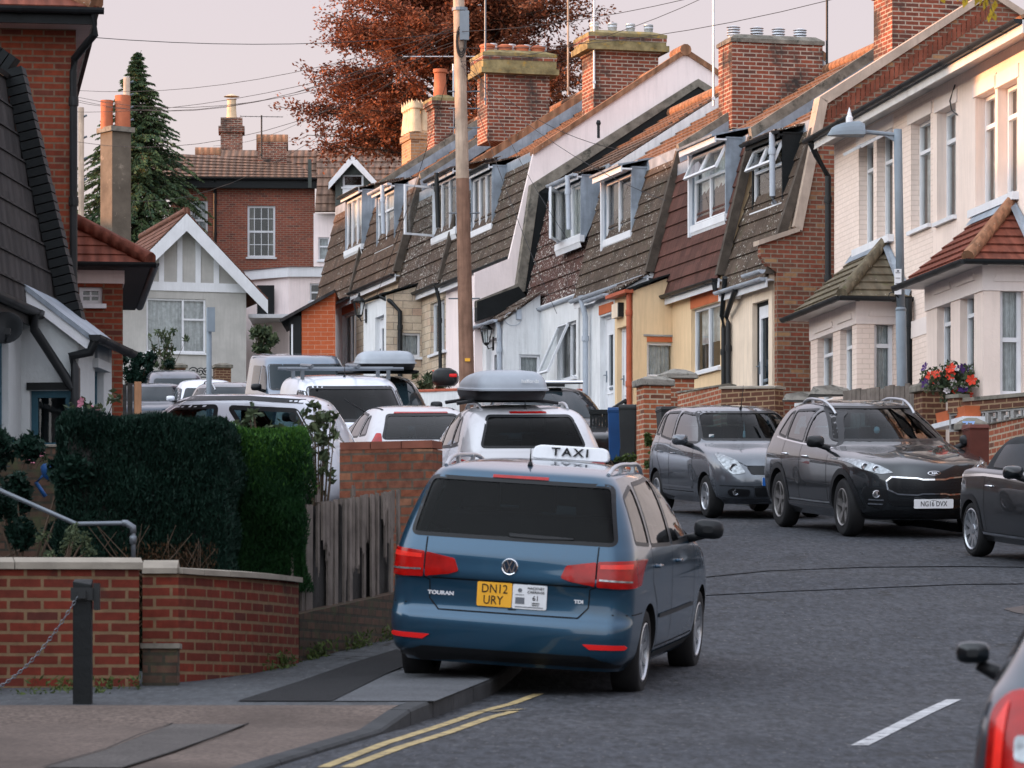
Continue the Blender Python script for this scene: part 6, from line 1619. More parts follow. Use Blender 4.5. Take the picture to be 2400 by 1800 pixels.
def make_taxi():
    hd = (math.sin(R(10.8)), math.cos(R(10.8)))
    S = car_spec('mpv', X['blue_p'], spokes=8, spw=.02, dbl=False, sealw=.028)
    c = Car('taxi', 'blue taxi people carrier with a white roof sign, driving up the hill', 'car', ground_M((.088,30.95,1.874), hd, .86, R(3.2)), S)
    # rear face
    for s in (1,-1):
        lp = [(.365,.862),(.40,.95),(.61,.985),(.61,.818),(.44,.838)]
        c.patch('tail_light','rear',[(y*s,z) for y,z in lp],X['redlens'],1,.012,.03,.03,round_=.015)
        lp = [(.622,.988),(.868,1.005),(.872,.812),(.622,.815)]
        t = c.patch('tail_light','rear',[(y*s,z) for y,z in lp],X['redlens'],1,.012,.03,.03,round_=.015)
        c.patch('lamp_strip','rear',[(y*s,z) for y,z in [(.64,.868),(.85,.862),(.85,.85),(.64,.856)]],X['clearlens'],1,.015,.03,.0,parent=t)
        c.patch('bright_lens_band','rear',[(y*s,z) for y,z in [(.64,.968),(.845,.98),(.845,.945),(.64,.94)]],X['redlens2'],1,.0145,.03,.0,parent=t)  # brighter red band within the lens
        c.patch('reflector','rear',[(y*s,z) for y,z in [(.60,.372),(.83,.378),(.845,.395),(.83,.412),(.55,.408)]],X['reflector'],1,.008,.03,.01)
    c.patch('brake_light','rear',[(-.2,1.527),(.2,1.527),(.2,1.546),(-.2,1.546)],X['redlens'],1,.008,.05,.01)
    c.strip('tailgate_seam',[('rear',1,[(.616,1.09),(.616,.81),(.575,.79),(.57,.66),(.5,.585),(-.5,.585),(-.57,.66),(-.575,.79),(-.616,.81),(-.616,1.09)],False),
        ('rear',1,[(.56,.808),(-.56,.808)],False)],X['seam'],.010,.003)
    c.patch('rear_valance','rear',[(-.74,.2),(.74,.2),(.8,.262),(.6,.325),(-.6,.325),(-.8,.262)],X['trim'],1,.006,.06,.01)
    # plates side by side
    o, A = c.plate('rear', .1, .715, .25, .172, X['plate_y'], lines=[('DN12',.088,0,.038,.86),('URY',.088,-.008,-.042,.86)])
    o, A = c.plate('rear', -.152, .712, .245, .172, X['plate_w'], lines=[('HACKNEY',.026,.045,.062,1),('CARRIAGE',.026,.045,.035,1),('61',.05,.045,-.008,1),
         ('LICENSED',.013,.045,-.042,1),('VEHICLE',.013,.045,-.056,1)])
    mb = MB(A @ Matrix.Translation((0,0,.007))); mb.box(-.1,-.035,-.05,-.005,0,.002); mb.box(-.1,.1,-.074,-.069,0,.002)
    mb.lathe([(.016,0),(.016,.002)],(-.07,.045,0),'z',6); mb.box(-.1,-.04,.012,.016,0,.002)
    mb.build('licence_print', X['inkgrey'], o)
    p = c.hit('rear',0,.915,1,.014)[0]
    A = Matrix(((0,0,-1,p.x),(-1,0,0,p.y),(0,1,0,p.z),(0,0,0,1)))
    mb = MB(A); mb.lathe([(.058,-.02),(.06,.0),(.055,.007),(.049,.004)],(0,0,0),'z',32); 
    bdg = mb.build('badge', [X['chrome']], c.root, angle=40)
    mb = MB(A); mb.lathe([(.049,.0045),(0,.0045)],(0,0,0),'z',28,cap=False); mb.build('badge_field', X['navy_p'], bdg)
    mb = MB(A)
    def bar(a, b, w=.0085):
        a, b = Vector((*a,.008)), Vector((*b,.008)); d = (b-a).normalized(); n = Vector((-d.y,d.x,0))*w/2
        mb.poly([a-n,b-n,b+n,a+n])
    for a, b in (((-.019,.045),(0,.004)),((0,.004),(.019,.045)),((-.042,.024),(-.019,-.043)),((-.019,-.043),(0,.0)),((0,.0),(.019,-.043)),((.019,-.043),(.042,.024))): bar(a,b)
    mb.build('badge_letters', X['chrome'], bdg)
    for word, y, z, sz in (('TOURAN',.49,.70,.036),('TDI',-.5,.70,.033)):
        q = c.hit('rear', y, z, 1, .005)[0]
        text(word, sz, X['white'], 'lettering', c.root, Matrix(((0,0,-1,q.x),(-1,0,0,q.y),(0,1,0,q.z),(0,0,0,1))), .006, 1.25, .0015)
    c.patch('rear_wiper','rear',[(.03,1.148),(-.26,1.142),(-.43,1.137),(-.43,1.128),(-.2,1.12),(.02,1.125)],X['trim'],1,.014,.05,.015)
    # sides
    c.seams([[(1.83,1.04),(1.84,.75),(1.83,.36)],[(.93,1.07),(.98,.82),(1.16,.66),(1.26,.36)],[(3.02,1.05),(3.0,.7),(3.05,.4)],[(1.26,.335),(3.1,.335)],[(.02,.62),(.55,.62)]])
    c.strip('rubbing_strip',[('side',s,[(1.26,.56),(2.95,.56)],False) for s in (1,-1)],X['trim'],.03,.008)
    c.strip('sill_trim',[('side',s,[(1.26,.27),(3.15,.27)],False) for s in (1,-1)],X['trim'],.06,.006)
    c.handle(1.05,.93); c.handle(2.0,.93)
    c.mirror(2.78,1.06,mat=X['trim'])
    c.rail(.5,2.0,.62,.055,X['rim'],.016)
    c.aerial(.62,0,.13,-.1)
    # roof sign
    A = c.root.matrix_world; z0 = c.hit('top',1.55,-.13,1,0)[0].z
    mb = MB(); prof = roundpoly([(-.29,-.0),(-.275,.085),(-.23,.102),(.23,.102),(.275,.085),(.29,0)],.035)
    mb.prism(prof,-.05,.05,0)
    B = Matrix.Translation((1.55,-.13,z0+.006))
    for i in range(len(mb.v)): 
        v = mb.v[i]; mb.v[i] = B @ Vector((v.x*(1-.55*max(v.z,0)/.102), v.y, v.z))
    sg = mb.build('roof_sign', X['white'], c.root, angle=40, bevel=.008)
    text('TAXI', .08, X['ink'], 'lettering', sg, B @ Matrix(((0,.18,-1,-.0475),(-1,0,0,0),(0,1,.18,.056),(0,0,0,1))), .004, 1.3, .002, 1.3)
    return c
make_taxi()
# ------------------------------------------------------------------ parked vehicles
def at(px, D, z=None): 
    p = P(px, 0, D); return (p.x, D, g(D) if z is None else z)
CG = 'cars parked in the street'
# --- dark grey SUV facing us on the right
S = car_spec('suv', X['grey_p'], spokes=5, dbl=True, rimmat=X['rimd'], sealw=.03)
fr = P(1985,0,52.6); hd = (.231,-.973)
ax = Vector((fr.x,fr.y,0))-Vector((hd[0],hd[1],0))*2.67+Vector((hd[1],-hd[0],0)).normalized()*-.83
kia = c = Car('parked_car','dark grey SUV with silver roof rails parked facing down the hill','car',ground_M((ax.x,ax.y,g(ax.y)),hd,.92),S,CG)
c.seams([[(1.86,1.1),(1.87,.75),(1.86,.4)],[(1.08,1.14),(1.08,.85),(1.3,.62),(1.42,.4)],[(2.98,1.05),(3.0,.7),(3.05,.42)],[(1.42,.38),(3.1,.38)]])
c.strip('window_chrome',[('side',s,[(.64,1.16),(1.05,1.135),(1.82,1.10),(2.95,1.065)],False) for s in (1,-1)],X['chrome'],.018,.006)
c.strip('arch_trim',[('side',s,[(xa+.445*math.cos(t),.36+.445*math.sin(t)) for t in [math.pi*i/16 for i in range(17)]],False) for s in (1,-1) for xa in (.92,3.59)],X['trim'],.075,.006)
c.strip('sill_trim',[('side',s,[(1.36,.27),(3.15,.27)],False) for s in (1,-1)],X['trim'],.13,.006)
c.strip('sill_chrome',[('side',s,[(1.42,.40),(3.1,.40)],False) for s in (1,-1)],X['rim'],.02,.008)
c.handle(1.12,.96,X['chrome']); c.handle(2.0,.95,X['chrome']); c.mirror(2.82,1.07,mat=X['trim'])
c.rail(.75,2.15,.55,.05,X['rim'],.018)
for s in (1,-1):
    hl = c.patch('headlight','front',[(y*s,z) for y,z in [(.47,.80),(.62,.785),(.80,.84),(.9,.935),(.9,.965),(.78,.945),(.6,.875)]],X['clearlens'],1,.014,.03,.03,round_=.02)
    for y, z, r in ((.66,.845,.042),(.76,.872,.045)):
        p = c.hit('front', y*s, z, 1, .012)[0]; mb = MB(); mb.lathe([(r,-.01),(r,.012),(r*.8,.016),(r*.75,.004),(0,.001)],p,'x',16,cap=False); mb.build('lamp_bowl', X['lampbowl'], hl, angle=40)
    fg = c.patch('fog_surround','front',[(y*s,z) for y,z in [(.55,.60),(.78,.635),(.8,.55),(.74,.40),(.60,.355),(.53,.47)]],X['trim'],1,.008,.04,.02,round_=.03)
    p = c.hit('front', .66*s, .545, 1, .02)[0]; mb = MB(); mb.lathe([(.05,-.01),(.05,.01),(.04,.012),(.036,0),(0,.002)],p,'x',16,cap=False); mb.build('fog_lamp', X['lampbowl'], fg, angle=40)
    for z in (.465,.415):
        q = c.patch('fog_bar','front',[(.58*s,z),(.73*s,z+.005),(.73*s,z+.018),(.58*s,z+.013)],X['chrome'],1,.016,.05,.01)
gr = [(-.56,.70),(-.5,.75),(-.2,.735),(-.14,.72),(.14,.72),(.2,.735),(.5,.75),(.56,.70),(.54,.60),(.42,.545),(.2,.535),(.14,.55),(-.14,.55),(-.2,.535),(-.42,.545),(-.54,.60)]
gl = c.patch('grille','front',gr,X['trim'],1,.012,.04,.02)
c.strip('grille_chrome',[('front',1,gr,True)],X['chrome'],.018,.016,gl)
mb = MB()
for i in range(-8,9):
    for j in range(4):
        p = c.hit('front', i*.058+(j%2)*.029, .575+j*.038, 1, .018)[0]; mb.add([p+Vector((0,-.012,0)),p+Vector((0,0,-.006)),p+Vector((0,.012,0)),p+Vector((0,0,.006))],[(0,1,2,3)])
tag(mb.build('grille_studs', X['seat'], gl), kind='stuff')
c.patch('lower_grille','front',[(-.55,.47),(.55,.47),(.45,.40),(-.45,.40)],X['trim'],1,.008,.05,.01)
c.patch('bumper_trim','front',[(-.8,.24),(.8,.24),(.8,.29),(.55,.345),(-.55,.345),(-.8,.29)],X['trim'],1,.008,.05,.01)
c.plate('front',0,.43,.5,.112,X['plate_w'],lines=[('NG16 DVX',.088,0,-.003,.80)])
p = c.hit('front',0,.795,1,.012)[0]; bd = c.patch('badge','front',[(.082*math.cos(t),.797+.026*math.sin(t)) for t in [2*math.pi*i/20 for i in range(20)]],X['chrome'],1,.008,.05,.01)
c.patch('badge_field','front',[(.072*math.cos(t),.797+.02*math.sin(t)) for t in [2*math.pi*i/20 for i in range(20)]],X['trim'],1,.011,.05,0,parent=bd)
q = c.hit('front',0,.795,1,.013)[0]; text('KIA',.038,X['chrome'],'lettering',bd,Matrix(((0,-.5,1,q.x),(1,0,0,0),(0,.87,.5,q.z),(0,0,0,1))),.004,1.25,.001)
p = c.hit('front',.02,1.5,1,-.02)[0]; mb = MB(); mb.box(p.x-.12,p.x-.06,-.12,.12,1.42,1.48); mb.tube([(p.x-.1,0,1.42),(p.x-.1,0,1.33)],.006,5); mb.mat(1).lathe([(0,-.05),(.03,-.03),(.04,.0),(.03,.04),(0,.05)],(p.x-.1,0,1.27),'z',12); mb.build('windscreen_mirror',[X['trim'],X['net']],c.root)
# --- steel grey hatchback behind it
S = car_spec('super', X['silver_p'], spokes=5, spw=.06)
fr = P(1664,0,58.0); hd = (.245,-.97)
ax = Vector((fr.x,fr.y,0))-Vector((hd[0],hd[1],0))*2.39+Vector((hd[1],-hd[0],0)).normalized()*-.74
swift = c = Car('parked_car','steel grey small hatchback parked behind the dark SUV','car',ground_M((ax.x,ax.y,g(ax.y)),hd,.57),S,CG)
c.seams([[(1.3,1.0),(1.3,.7),(1.3,.36)],[(.62,1.06),(.66,.8),(.86,.6),(.94,.36)],[(2.4,1.0),(2.42,.7),(2.47,.42)],[(.95,.34),(2.45,.34)]])
c.strip('sill_strip',[('side',s,[(.98,.40),(2.4,.40)],False) for s in (1,-1)],X['chrome'],.03,.008)
c.handle(.72,.86); c.handle(1.42,.85); c.mirror(2.24,.97)
c.aerial(1.95,.0,.32,.35)
for s in (1,-1):
    hl = c.patch('headlight','front',[(y*s,z) for y,z in [(.44,.62),(.60,.60),(.68,.68),(.735,.80),(.735,.875),(.66,.86),(.52,.78)]],X['clearlens'],1,.012,.025,.03,round_=.03)
    p = c.hit('front', .58*s, .69, 1, .01)[0]; mb = MB(); mb.lathe([(.06,-.02),(.06,.01),(.05,.012),(.04,-.005),(0,-.008)],p,'x',16,cap=False); mb.build('lamp_bowl', X['lampbowl'], hl, angle=40)
    fg = c.patch('fog_surround','front',[(y*s,z) for y,z in [(.38,.40),(.62,.42),(.66,.37),(.62,.31),(.38,.31)]],X['trim'],1,.008,.04,.02,round_=.03)
    p = c.hit('front', .56*s, .365, 1, .014)[0]; mb = MB(); mb.lathe([(.042,-.01),(.042,.01),(.03,.012),(.026,0),(0,0)],p,'x',14,cap=False); mb.build('fog_lamp', X['lampbowl'], fg, angle=40)
c.patch('grille','front',[(-.42,.705),(.42,.705),(.36,.60),(-.36,.60)],X['trim'],1,.008,.05,.02,round_=.03)
c.patch('lower_grille','front',[(-.33,.43),(.33,.43),(.3,.31),(-.3,.31)],X['trim'],1,.008,.05,.02,round_=.02)
c.strip('bonnet_seam',[('front',1,[(-.7,.885),(-.42,.715),(.42,.715),(.7,.885)],False),('front',1,[(-.8,.455),(-.35,.44),(.35,.44),(.8,.455)],False)],X['seam'],.01,.003)
o, A = c.plate('front',0,.51,.5,.11,X['plate_w'])
mb = MB(A @ Matrix.Translation((0,0,.007))); mb.box(-.25,-.19,-.055,.055,0,.002); mb.build('plate_band', X['plate_b'], o)
mb = MB(); p = c.hit('front',.0,1.38,1,0)[0]; mb.box(p.x-.1,p.x-.05,-.1,.1,1.3,1.35); mb.mat(1).tube([(p.x-.08,0,1.3),(p.x-.08,.005,1.16)],.004,5); mb.mat(1).lathe([(0,-.06),(.02,-.04),(.015,.04),(0,.05)],(p.x-.08,.005,1.12),'z',8); mb.build('windscreen_mirror',[X['trim'],X['net']],c.root)
p = c.hit('front',-.57,1.105,1,-.008)[0]; mb = MB(); mb.box(p.x-.006,p.x,-.6,-.53,1.085,1.125); mb.build('permit', X['plate_w'], c.root)
# --- black soft-top at the right edge
S = car_spec('super', X['black_p'], spokes=10, spw=.022, wr=.31, rim=.235, arch=.345, cab=None, glass=[], rimmat=X['rim'])
S['slices'] = [r for r in SL['super'] if r[0] < .96]+[(.97,.12,3.05,.81),(1.0,.25,2.9,.77)]
rw = P(2287,0,48.0); hd = (.24,-.97)
ax = Vector((rw.x,rw.y,0))+Vector((hd[1],-hd[0],0)).normalized()*-.75
c = Car('parked_car','black soft top convertible cut off by the right picture edge','car',ground_M((ax.x,ax.y,g(ax.y)),hd,.57),S,CG)
V, Fc = loft([(.93,.55,2.75,.76),(1.0,.6,2.7,.75),(1.15,.72,2.45,.7),(1.28,.88,2.25,.64),(1.36,1.05,2.05,.57),(1.4,1.3,1.85,.4)],(.2,.2,.3,.3,.05,.05),4)
so_ = mesh_obj('soft_top', V, Fc, [X['seat']]); so_.parent = c.root
for p in so_.data.polygons: p.use_smooth = True
bv = c.bvh; c.bvh = BVHTree.FromPolygons([Vector(v) for v in V], Fc)
for s in (1,-1): c.patch('window','side',[(1.05,1.02),(1.2,1.27),(1.8,1.3),(2.1,1.22),(2.4,1.02)],X['cargl_op'],s,.006,.06,.01,round_=.05)
c.bvh = bv
c.strip('waist_chrome',[('side',s,[(.25,.9),(1.0,.935),(2.6,.925)],False) for s in (1,-1)],X['chrome'],.03,.008)
c.seams([[(1.05,.92),(1.05,.6),(1.1,.32)],[(2.4,.92),(2.42,.4)]]); c.handle(1.12,.82,X['chrome'])
c.strip('arch_trim',[('side',s,[(xa+.375*math.cos(t),.3+.375*math.sin(t)) for t in [math.pi*i/16 for i in range(17)]],False) for s in (1,-1) for xa in (.57,2.96)],X['trim'],.06,.006)
c.strip('sill_trim',[('side',s,[(.95,.29),(2.55,.29)],False) for s in (1,-1)],X['chrome'],.025,.008)
c.aerial(.75,.55,.42,-.05); c.mirror(2.3,.93)
# --- estate car at the lower right corner, seen from behind
S = car_spec('hatch', X['skoda_p'], spokes=5, q=1)
S['slices'] = scaled([(.2,.16,4.2,.78),(.3,.04,4.31,.86),(.45,.0,4.36,.89),(.6,.02,4.36,.9),(.75,.05,4.3,.9),(.88,.09,4.18,.885),(.96,.14,3.95,.86),(1.02,.2,3.5,.82),(1.1,.28,3.1,.775),(1.22,.42,2.8,.71),(1.34,.6,2.5,.65),(1.41,.8,2.25,.6),(1.45,1.0,2.05,.5),(1.47,1.3,1.85,.34),(1.475,1.45,1.7,.2)])
S['corner'] = (.22,.16,.6,.45,.03,.12)
ax = Vector((2.235,12.39,0))
c = Car('estate_car','blue silver car seen from behind at the lower right corner','car',ground_M((ax.x,ax.y,g(ax.y)),(.148,.989),.8),S)
for s in (1,-1):
    t = c.patch('tail_light','rear',[(y*s,z) for y,z in [(.58,.975),(.76,.98),(.815,.93),(.83,.75),(.83,.5),(.62,.5)]],X['redlens'],1,.012,.02,.03,round_=.05)
    c.patch('reversing_lens','rear',[(y*s,z) for y,z in [(.61,.85),(.75,.86),(.75,.79),(.61,.775)]],X['clearlens'],1,.018,.02,.01,parent=t,round_=.02)
    c.patch('indicator_lens','rear',[(y*s,z) for y,z in [(.615,.72),(.755,.73),(.755,.665),(.62,.63)]],X['clearlens'],1,.018,.02,.01,parent=t,round_=.02)
    c.patch('bright_lens_band','rear',[(y*s,z) for y,z in [(.765,.95),(.797,.9),(.81,.7),(.79,.53),(.772,.53),(.786,.72),(.775,.88)]],X['redlens2'],1,.017,.02,.0,parent=t)  # narrow band of brighter red lens
c.mirror(2.75,.90,mat=X['black_p'],k=.5); c.strip('tailgate_seam',[('rear',1,[(.6,1.05),(.61,.5),(-.61,.5),(-.6,1.05)],False)],X['seam'],.012,.003)
c.strip('rubbing_strip',[('side',s,[(.3,.62),(.6,.62)],False) for s in (1,-1)],X['trim'],.05,.01)
# --- roof boxes
def roofbox(name, pos, hx, label, L=1.85, W=.78, H=.36, word=None, roll=0):
    o = empty(name, Matrix.Translation(pos) @ hx, label, 'roof box')
    def shell(z0, z1, sl): 
        V, Fc = loft(sl,(.3,.25,.35,.3,.03,.05),4); m = mesh_obj('x', V, Fc, []); return m
    w = W/2
    V, Fc = loft([(0,.06,L-.1,w-.03),(.05,.02,L-.03,w-.01),(.11,.0,L,w)],(.3,.2,.4,.3,.03,.06),4); b = mesh_obj('box_base', V, Fc, [X['boxblk']]); b.parent = o
    V, Fc = loft([(.112,-.015,L+.015,w+.015),(.135,-.015,L+.015,w+.015),(.14,.0,L,w-.005),(.2,.02,L-.03,w-.015),(.27,.07,L-.25,w-.045),(.31,.12,L-.55,w-.09),(.34,.2,L-.8,w-.16),(.352,.35,L-1.0,w-.28)],(.2,.16,.5,.35,.03,.1),4)
    l = mesh_obj('box_lid', V, Fc, [X['boxgrey']]); l.parent = o
    for q in (b,l):
        for p in q.data.polygons: p.use_smooth = True
        q.data.set_sharp_from_angle(angle=R(35))
    if word: text(word,.06,X['net'],'lettering',l,Matrix(((0,.12,-1,.003),(-1,0,0,-.18),(0,1,.12,.225),(0,0,0,1))),.004,1.1,.001)
    for x in (.45,1.15):
        mb = MB(); mb.tube([(x,-.62,-.04),(x,-.4,-.01),(x,.4,-.01),(x,.62,-.04)],.022,8); mb.build('cross_bar', X['trim'], o)
    return o
# --- pearl SUV with the roof box, in front of the taxi
S = car_spec('suv', X['pearl_p'])
p = P(1226,0,50.6); hd = (-.16,.987)
c = Car('parked_car','pearl white SUV carrying a grey roof box just above the taxi','car',ground_M((p.x,51.1,g(51.1)),hd,.92),S,CG)
c.rail(.8,2.2,.55,.05,X['rim'],.018); c.patch('brake_light','rear',[(-.22,1.545),(.22,1.545),(.22,1.565),(-.22,1.565)],X['redlens'],1,.008,.05,.01)
for s in (1,-1): c.patch('tail_light','rear',[(y*s,z) for y,z in [(.5,.93),(.86,1.02),(.9,.96),(.88,.84),(.56,.86)]],X['redlens'],1,.012,.03,.03,round_=.03)
c.seams([[(1.86,1.1),(1.86,.4)],[(1.08,1.14),(1.1,.8),(1.3,.5)]]); c.aerial(.75,.0,.42,.12)
c.strip('window_chrome',[('side',s,[(.64,1.17),(1.05,1.14),(2.95,1.07)],False) for s in (1,-1)],X['trim'],.02,.006)
pz = c.root.matrix_world @ Vector((.62,.14,1.70)); rot = c.root.matrix_world.to_3x3().to_4x4()
roofbox('roof_box', pz, rot @ Matrix.Rotation(R(3),4,'Z'), 'grey roof box lettered on its back, on the pearl SUV', word='halfords', W=.92, L=1.75)
# --- white hatchback beside it
S = car_spec('hatch', X['pearl_p'])
p = P(985,0,60.5); hd = (-.22,.975)
c = Car('parked_car','pale rounded hatchback half hidden behind the brick wall','car',ground_M((p.x,61.2,g(61.2)),hd,.8),S,CG)
for s in (1,-1): c.patch('tail_light','rear',[(y*s,z) for y,z in [(.66,1.1),(.72,1.1),(.86,.9),(.7,.85)]],X['redlens'],1,.012,.03,.03,round_=.02)
c.patch('brake_light','rear',[(-.4,1.375),(.4,1.375),(.38,1.395),(-.38,1.395)],X['redlens'],1,.01,.05,.01)
c.strip('roof_seam',[('top',1,[(1.0,.52*s),(1.6,.56*s),(2.1,.54*s)],False) for s in (1,-1)],X['seam'],.03,.004)
# --- white van with roof bars, facing us
S = car_spec('van', X['white_p'], slices=scaled(SL['van'],1,1.04,1.02), sealw=.05)
p = P(845,0,66.5); hd = (.2,-.98)
c = Car('van','white van with silver roof bars facing the camera','van',ground_M((p.x-.55,70.0,g(70.0)),hd,.75),S)
c.mirror(2.75,1.12,mat=X['trim']); c.seams([[(2.05,1.55),(2.05,.4)],[(3.05,1.1),(3.08,.4)]]); c.aerial(2.1,-.05,.3,.18)
for x in (.9,1.9):
    mb = MB(); mb.tube([(x,-.95,1.95),(x,.95,1.95)],.028,8)
    for y in (-.7,.7): mb.box(x-.02,x+.02,y-.03,y+.03,1.78,1.94)
    mb.build('roof_bar', X['galv'], c.root)
for y in (-.5,.25): 
    mb = MB(); mb.tube([(.5,y,2.0),(2.3,y-.1,2.0)],.03,8); mb.build('pipe_carrier', X['galv'], c.root)
mb = MB(); q = c.hit('front',.25,1.17,1,.02)[0]; mb.tube([q,q+Vector((-.12,-.5,.3))],.014,6); q = c.hit('front',-.5,1.17,1,.02)[0]; mb.tube([q,q+Vector((-.1,-.3,.25))],.014,6); mb.build('wiper', X['trim'], c.root)
# --- black people carrier behind it with a second roof box
S = car_spec('mpv', X['black_p'], slices=scaled(SL['mpv'],1,1,1.05), seats=[])
S['cab'] = None; S['glass'] = [('front',[(.72,1.19),(.6,1.58),(-.6,1.58),(-.72,1.19)],X['carglass'])]
p = P(905,0,78.5); hd = (.13,-.99)
c = Car('parked_car','black car with a roof box behind the white van','car',ground_M((p.x-.35,81.5,g(81.5)),hd,.86),S,CG)
c.mirror(2.8,1.1,mat=X['trim']); q = c.hit('front',-.5,1.42,1,.004)[0]
mb = MB(); mb.tube([(1.9,-.75,1.78),(1.9,.75,1.78)],.025,8); mb.build('roof_bar', X['trim'], c.root)
pz = c.root.matrix_world @ Vector((2.75,.12,1.84)); 
roofbox('roof_box', pz, c.root.matrix_world.to_3x3().to_4x4() @ Matrix.Rotation(R(180),4,'Z'), 'light grey roof box raised on bars above the white van', W=1.12, L=1.7)
# --- blue grey van at the top of the street
S = car_spec('van', X['t5_p'], slices=SL['bigvan'], w=.945, axles=(.85,3.85), sealw=.05)
S['glass'] = [('front',[(.83,1.3),(.76,1.78),(-.76,1.78),(-.83,1.3)],X['cargl_dk']),('side',[(2.3,1.27),(2.28,1.75),(2.6,1.72),(2.95,1.5),(3.25,1.25)],X['carglass'])]
p = P(748,0,88); hd = (.2,-.98)
S['cab'] = None
c = Car('van','tall blue grey van parked at the top of the street','van',ground_M((p.x-.75,91.8,g(91.8)),hd,.85),S)
c.patch('side_window','side',[(1.1,1.27),(1.12,1.74),(2.15,1.75),(2.15,1.27)],X['cargl_op'],-1,.006,.1,.01,round_=.06); c.mirror(2.95,1.25,mat=X['trim'])
# --- black estate right of the pearl SUV
S = car_spec('suv', X['black_p'], seats=[])
S['cab'] = None
p = P(1318,0,67.5); hd = (.16,-.985)
c = Car('parked_car','black car with chrome roof bar between the roof box and the bins','car',ground_M((p.x-.35,71.0,g(71.0)),hd,.92),S,CG)
c.mirror(2.82,1.07,mat=X['black_p'])
mb = MB(); mb.tube([(1.7,-.6,1.72),(1.7,.6,1.72)],.03,8); mb.build('roof_bar', X['chrome'], c.root)
mb = MB(); mb.box(1.5,2.0,-.45,.25,1.65,1.7); mb.build('roof_plate', X['trim'], c.root)
# --- pale SUV broadside behind the hedge
S = car_spec('suv', X['white_p'], seats=[], sealw=.06)
S['slices'] = [(.25,.2,4.0,.8),(.4,.05,4.2,.87),(.6,.0,4.25,.89),(.85,.02,4.2,.89),(.98,.05,3.95,.885),(1.04,.07,3.5,.875),(1.08,.08,3.1,.868),(1.2,.13,2.95,.84),(1.4,.24,2.7,.8),(1.58,.36,2.45,.76),(1.66,.5,2.3,.7),(1.71,.75,2.1,.55),(1.72,1.0,1.9,.3)]
S['axles'] = (.8,3.35)
S['glass'] = [('side',[(.38,1.12),(.62,1.52),(1.5,1.56),(1.2,1.12)],X['cargl_dk']),('side',[(1.72,1.12),(1.68,1.57),(2.3,1.55),(2.6,1.35),(2.85,1.1)],X['carglass'])]
S['cab'] = (.85,2.95)
p = P(560,0,56)
c = Car('parked_car','silver white car parked broadside behind the hedges','car',ground_M((p.x+.75,56,g(56)-.02),(-.985,.17),.8),S,CG)
c.strip('roof_trim',[('side',1,[(.55,1.63),(1.3,1.675),(2.2,1.665),(2.45,1.6)],False)],X['trim'],.05,.01)
c.strip('pillar_trim',[('side',1,[(.1,1.0),(.38,1.58)],False)],X['clearlens'],.09,.008)
# --- row of cars in front of the bungalow
for px, D, paint, kind, label, hx, kw in ((418,116,'navy_p','mpv','dark blue people carrier parked below the bungalow window',(.13,-.99),(1,1.0,1.06)),(498,111,'white_p','hatch','white hatchback parked between the navy and silver cars below the bungalow',(.16,-.985),(1,1,1.08)),
        (580,104,'silver_p','suv','silver SUV with roof rails parked beside the blue grey van',(.27,-.96),(1,1,1.02)),(330,112,'navy_p','hatch','dark car mostly hidden behind the orange wooden post',(-.1,-.99),(1,1,1))):
    S = car_spec(kind, X[paint], seats=[], slices=scaled(SL[kind],*kw), sub=3)
    S['cab'] = None; S['glass'] = [q for q in S['glass'] if q[0] != 'rear']
    p = P(px,0,D)
    q = (p.x-hx[0]*2.6,D+2.6); c = Car('parked_car',label,'car',ground_M((q[0],q[1],gd(*q)),hx,.86),S,CG)
    c.mirror(2.7,1.05,mat=X[paint])
    if kind == 'suv': c.rail(.75,2.15,.55,.05,X['rim'],.02)
# ------------------------------------------------------------------ walls, fences, posts and other things in the street
def W_(px, py, D): return P(px,py,D)
def wallbox(name, label, p0, p1, ztop, zbot, t, mat, cope=None, ct=.07, co=.04, cat='wall', group=None, copm='copingd'):
    """wall between two plan points (px, D); ztop per end"""
    a, b = P(p0[0],0,p0[1]), P(p1[0],0,p1[1]); d = Vector((b.x-a.x,b.y-a.y,0)); L = d.length; d.normalize()
    M = Matrix(((d.x,-d.y,0,a.x),(d.y,d.x,0,a.y),(0,0,1,zbot),(0,0,0,1)))
    o = empty(name, M, label, cat, group)
    z0, z1 = ztop[0]-zbot, ztop[1]-zbot
    mb = MB(); mb.add([(0,0,0),(L,0,0),(L,t,0),(0,t,0),(0,0,z0),(L,0,z1),(L,t,z1),(0,t,z0)],[(3,2,1,0),(4,5,6,7),(0,1,5,4),(1,2,6,5),(2,3,7,6),(3,0,4,7)]); mb.build('brickwork', mat, o)
    if cope:
        mb = MB(); n = max(1,int(L/.6))
        for i in range(n):
            s, e = i/n, (i+1)/n-.006/L
            za, zb = z0+(z1-z0)*s+.002, z0+(z1-z0)*e+.002; xa, xb = L*s-(co if i == 0 else 0), L*e+(co if i == n-1 else 0)
            j = random.uniform(-.006,.006)
            mb.add([(xa,-co+j,za),(xb,-co+j,zb),(xb,t+co,zb),(xa,t+co,za),(xa,-co+j,za+ct*.55),(xb,-co+j,zb+ct*.55),(xb,t+co,zb+ct*.55),(xa,t+co,za+ct*.55),(xa,t/2,za+ct),(xb,t/2,zb+ct)],
                   [(3,2,1,0),(0,1,5,4),(2,3,7,6),(4,5,9,8),(9,6,7,8),(0,4,8,7,3),(1,2,6,9,5)])
        mb.build('coping', X[copm], o)
    return o, L, t
# front garden wall, lower left
o, L, t = wallbox('garden_wall','red brick garden wall with a pale stone coping at lower left',(-260,29.0),(326,29.35),(zat(1335,29.1),zat(1335,29.35)),g(29)-.1,.22,X['wallbrick'],True,.085,.03,copm='coping')
mb = MB(); mb.box(.5,L+.02,-.5,-.02,-.1,.17); mb.build('plinth', X['concrete'], o)
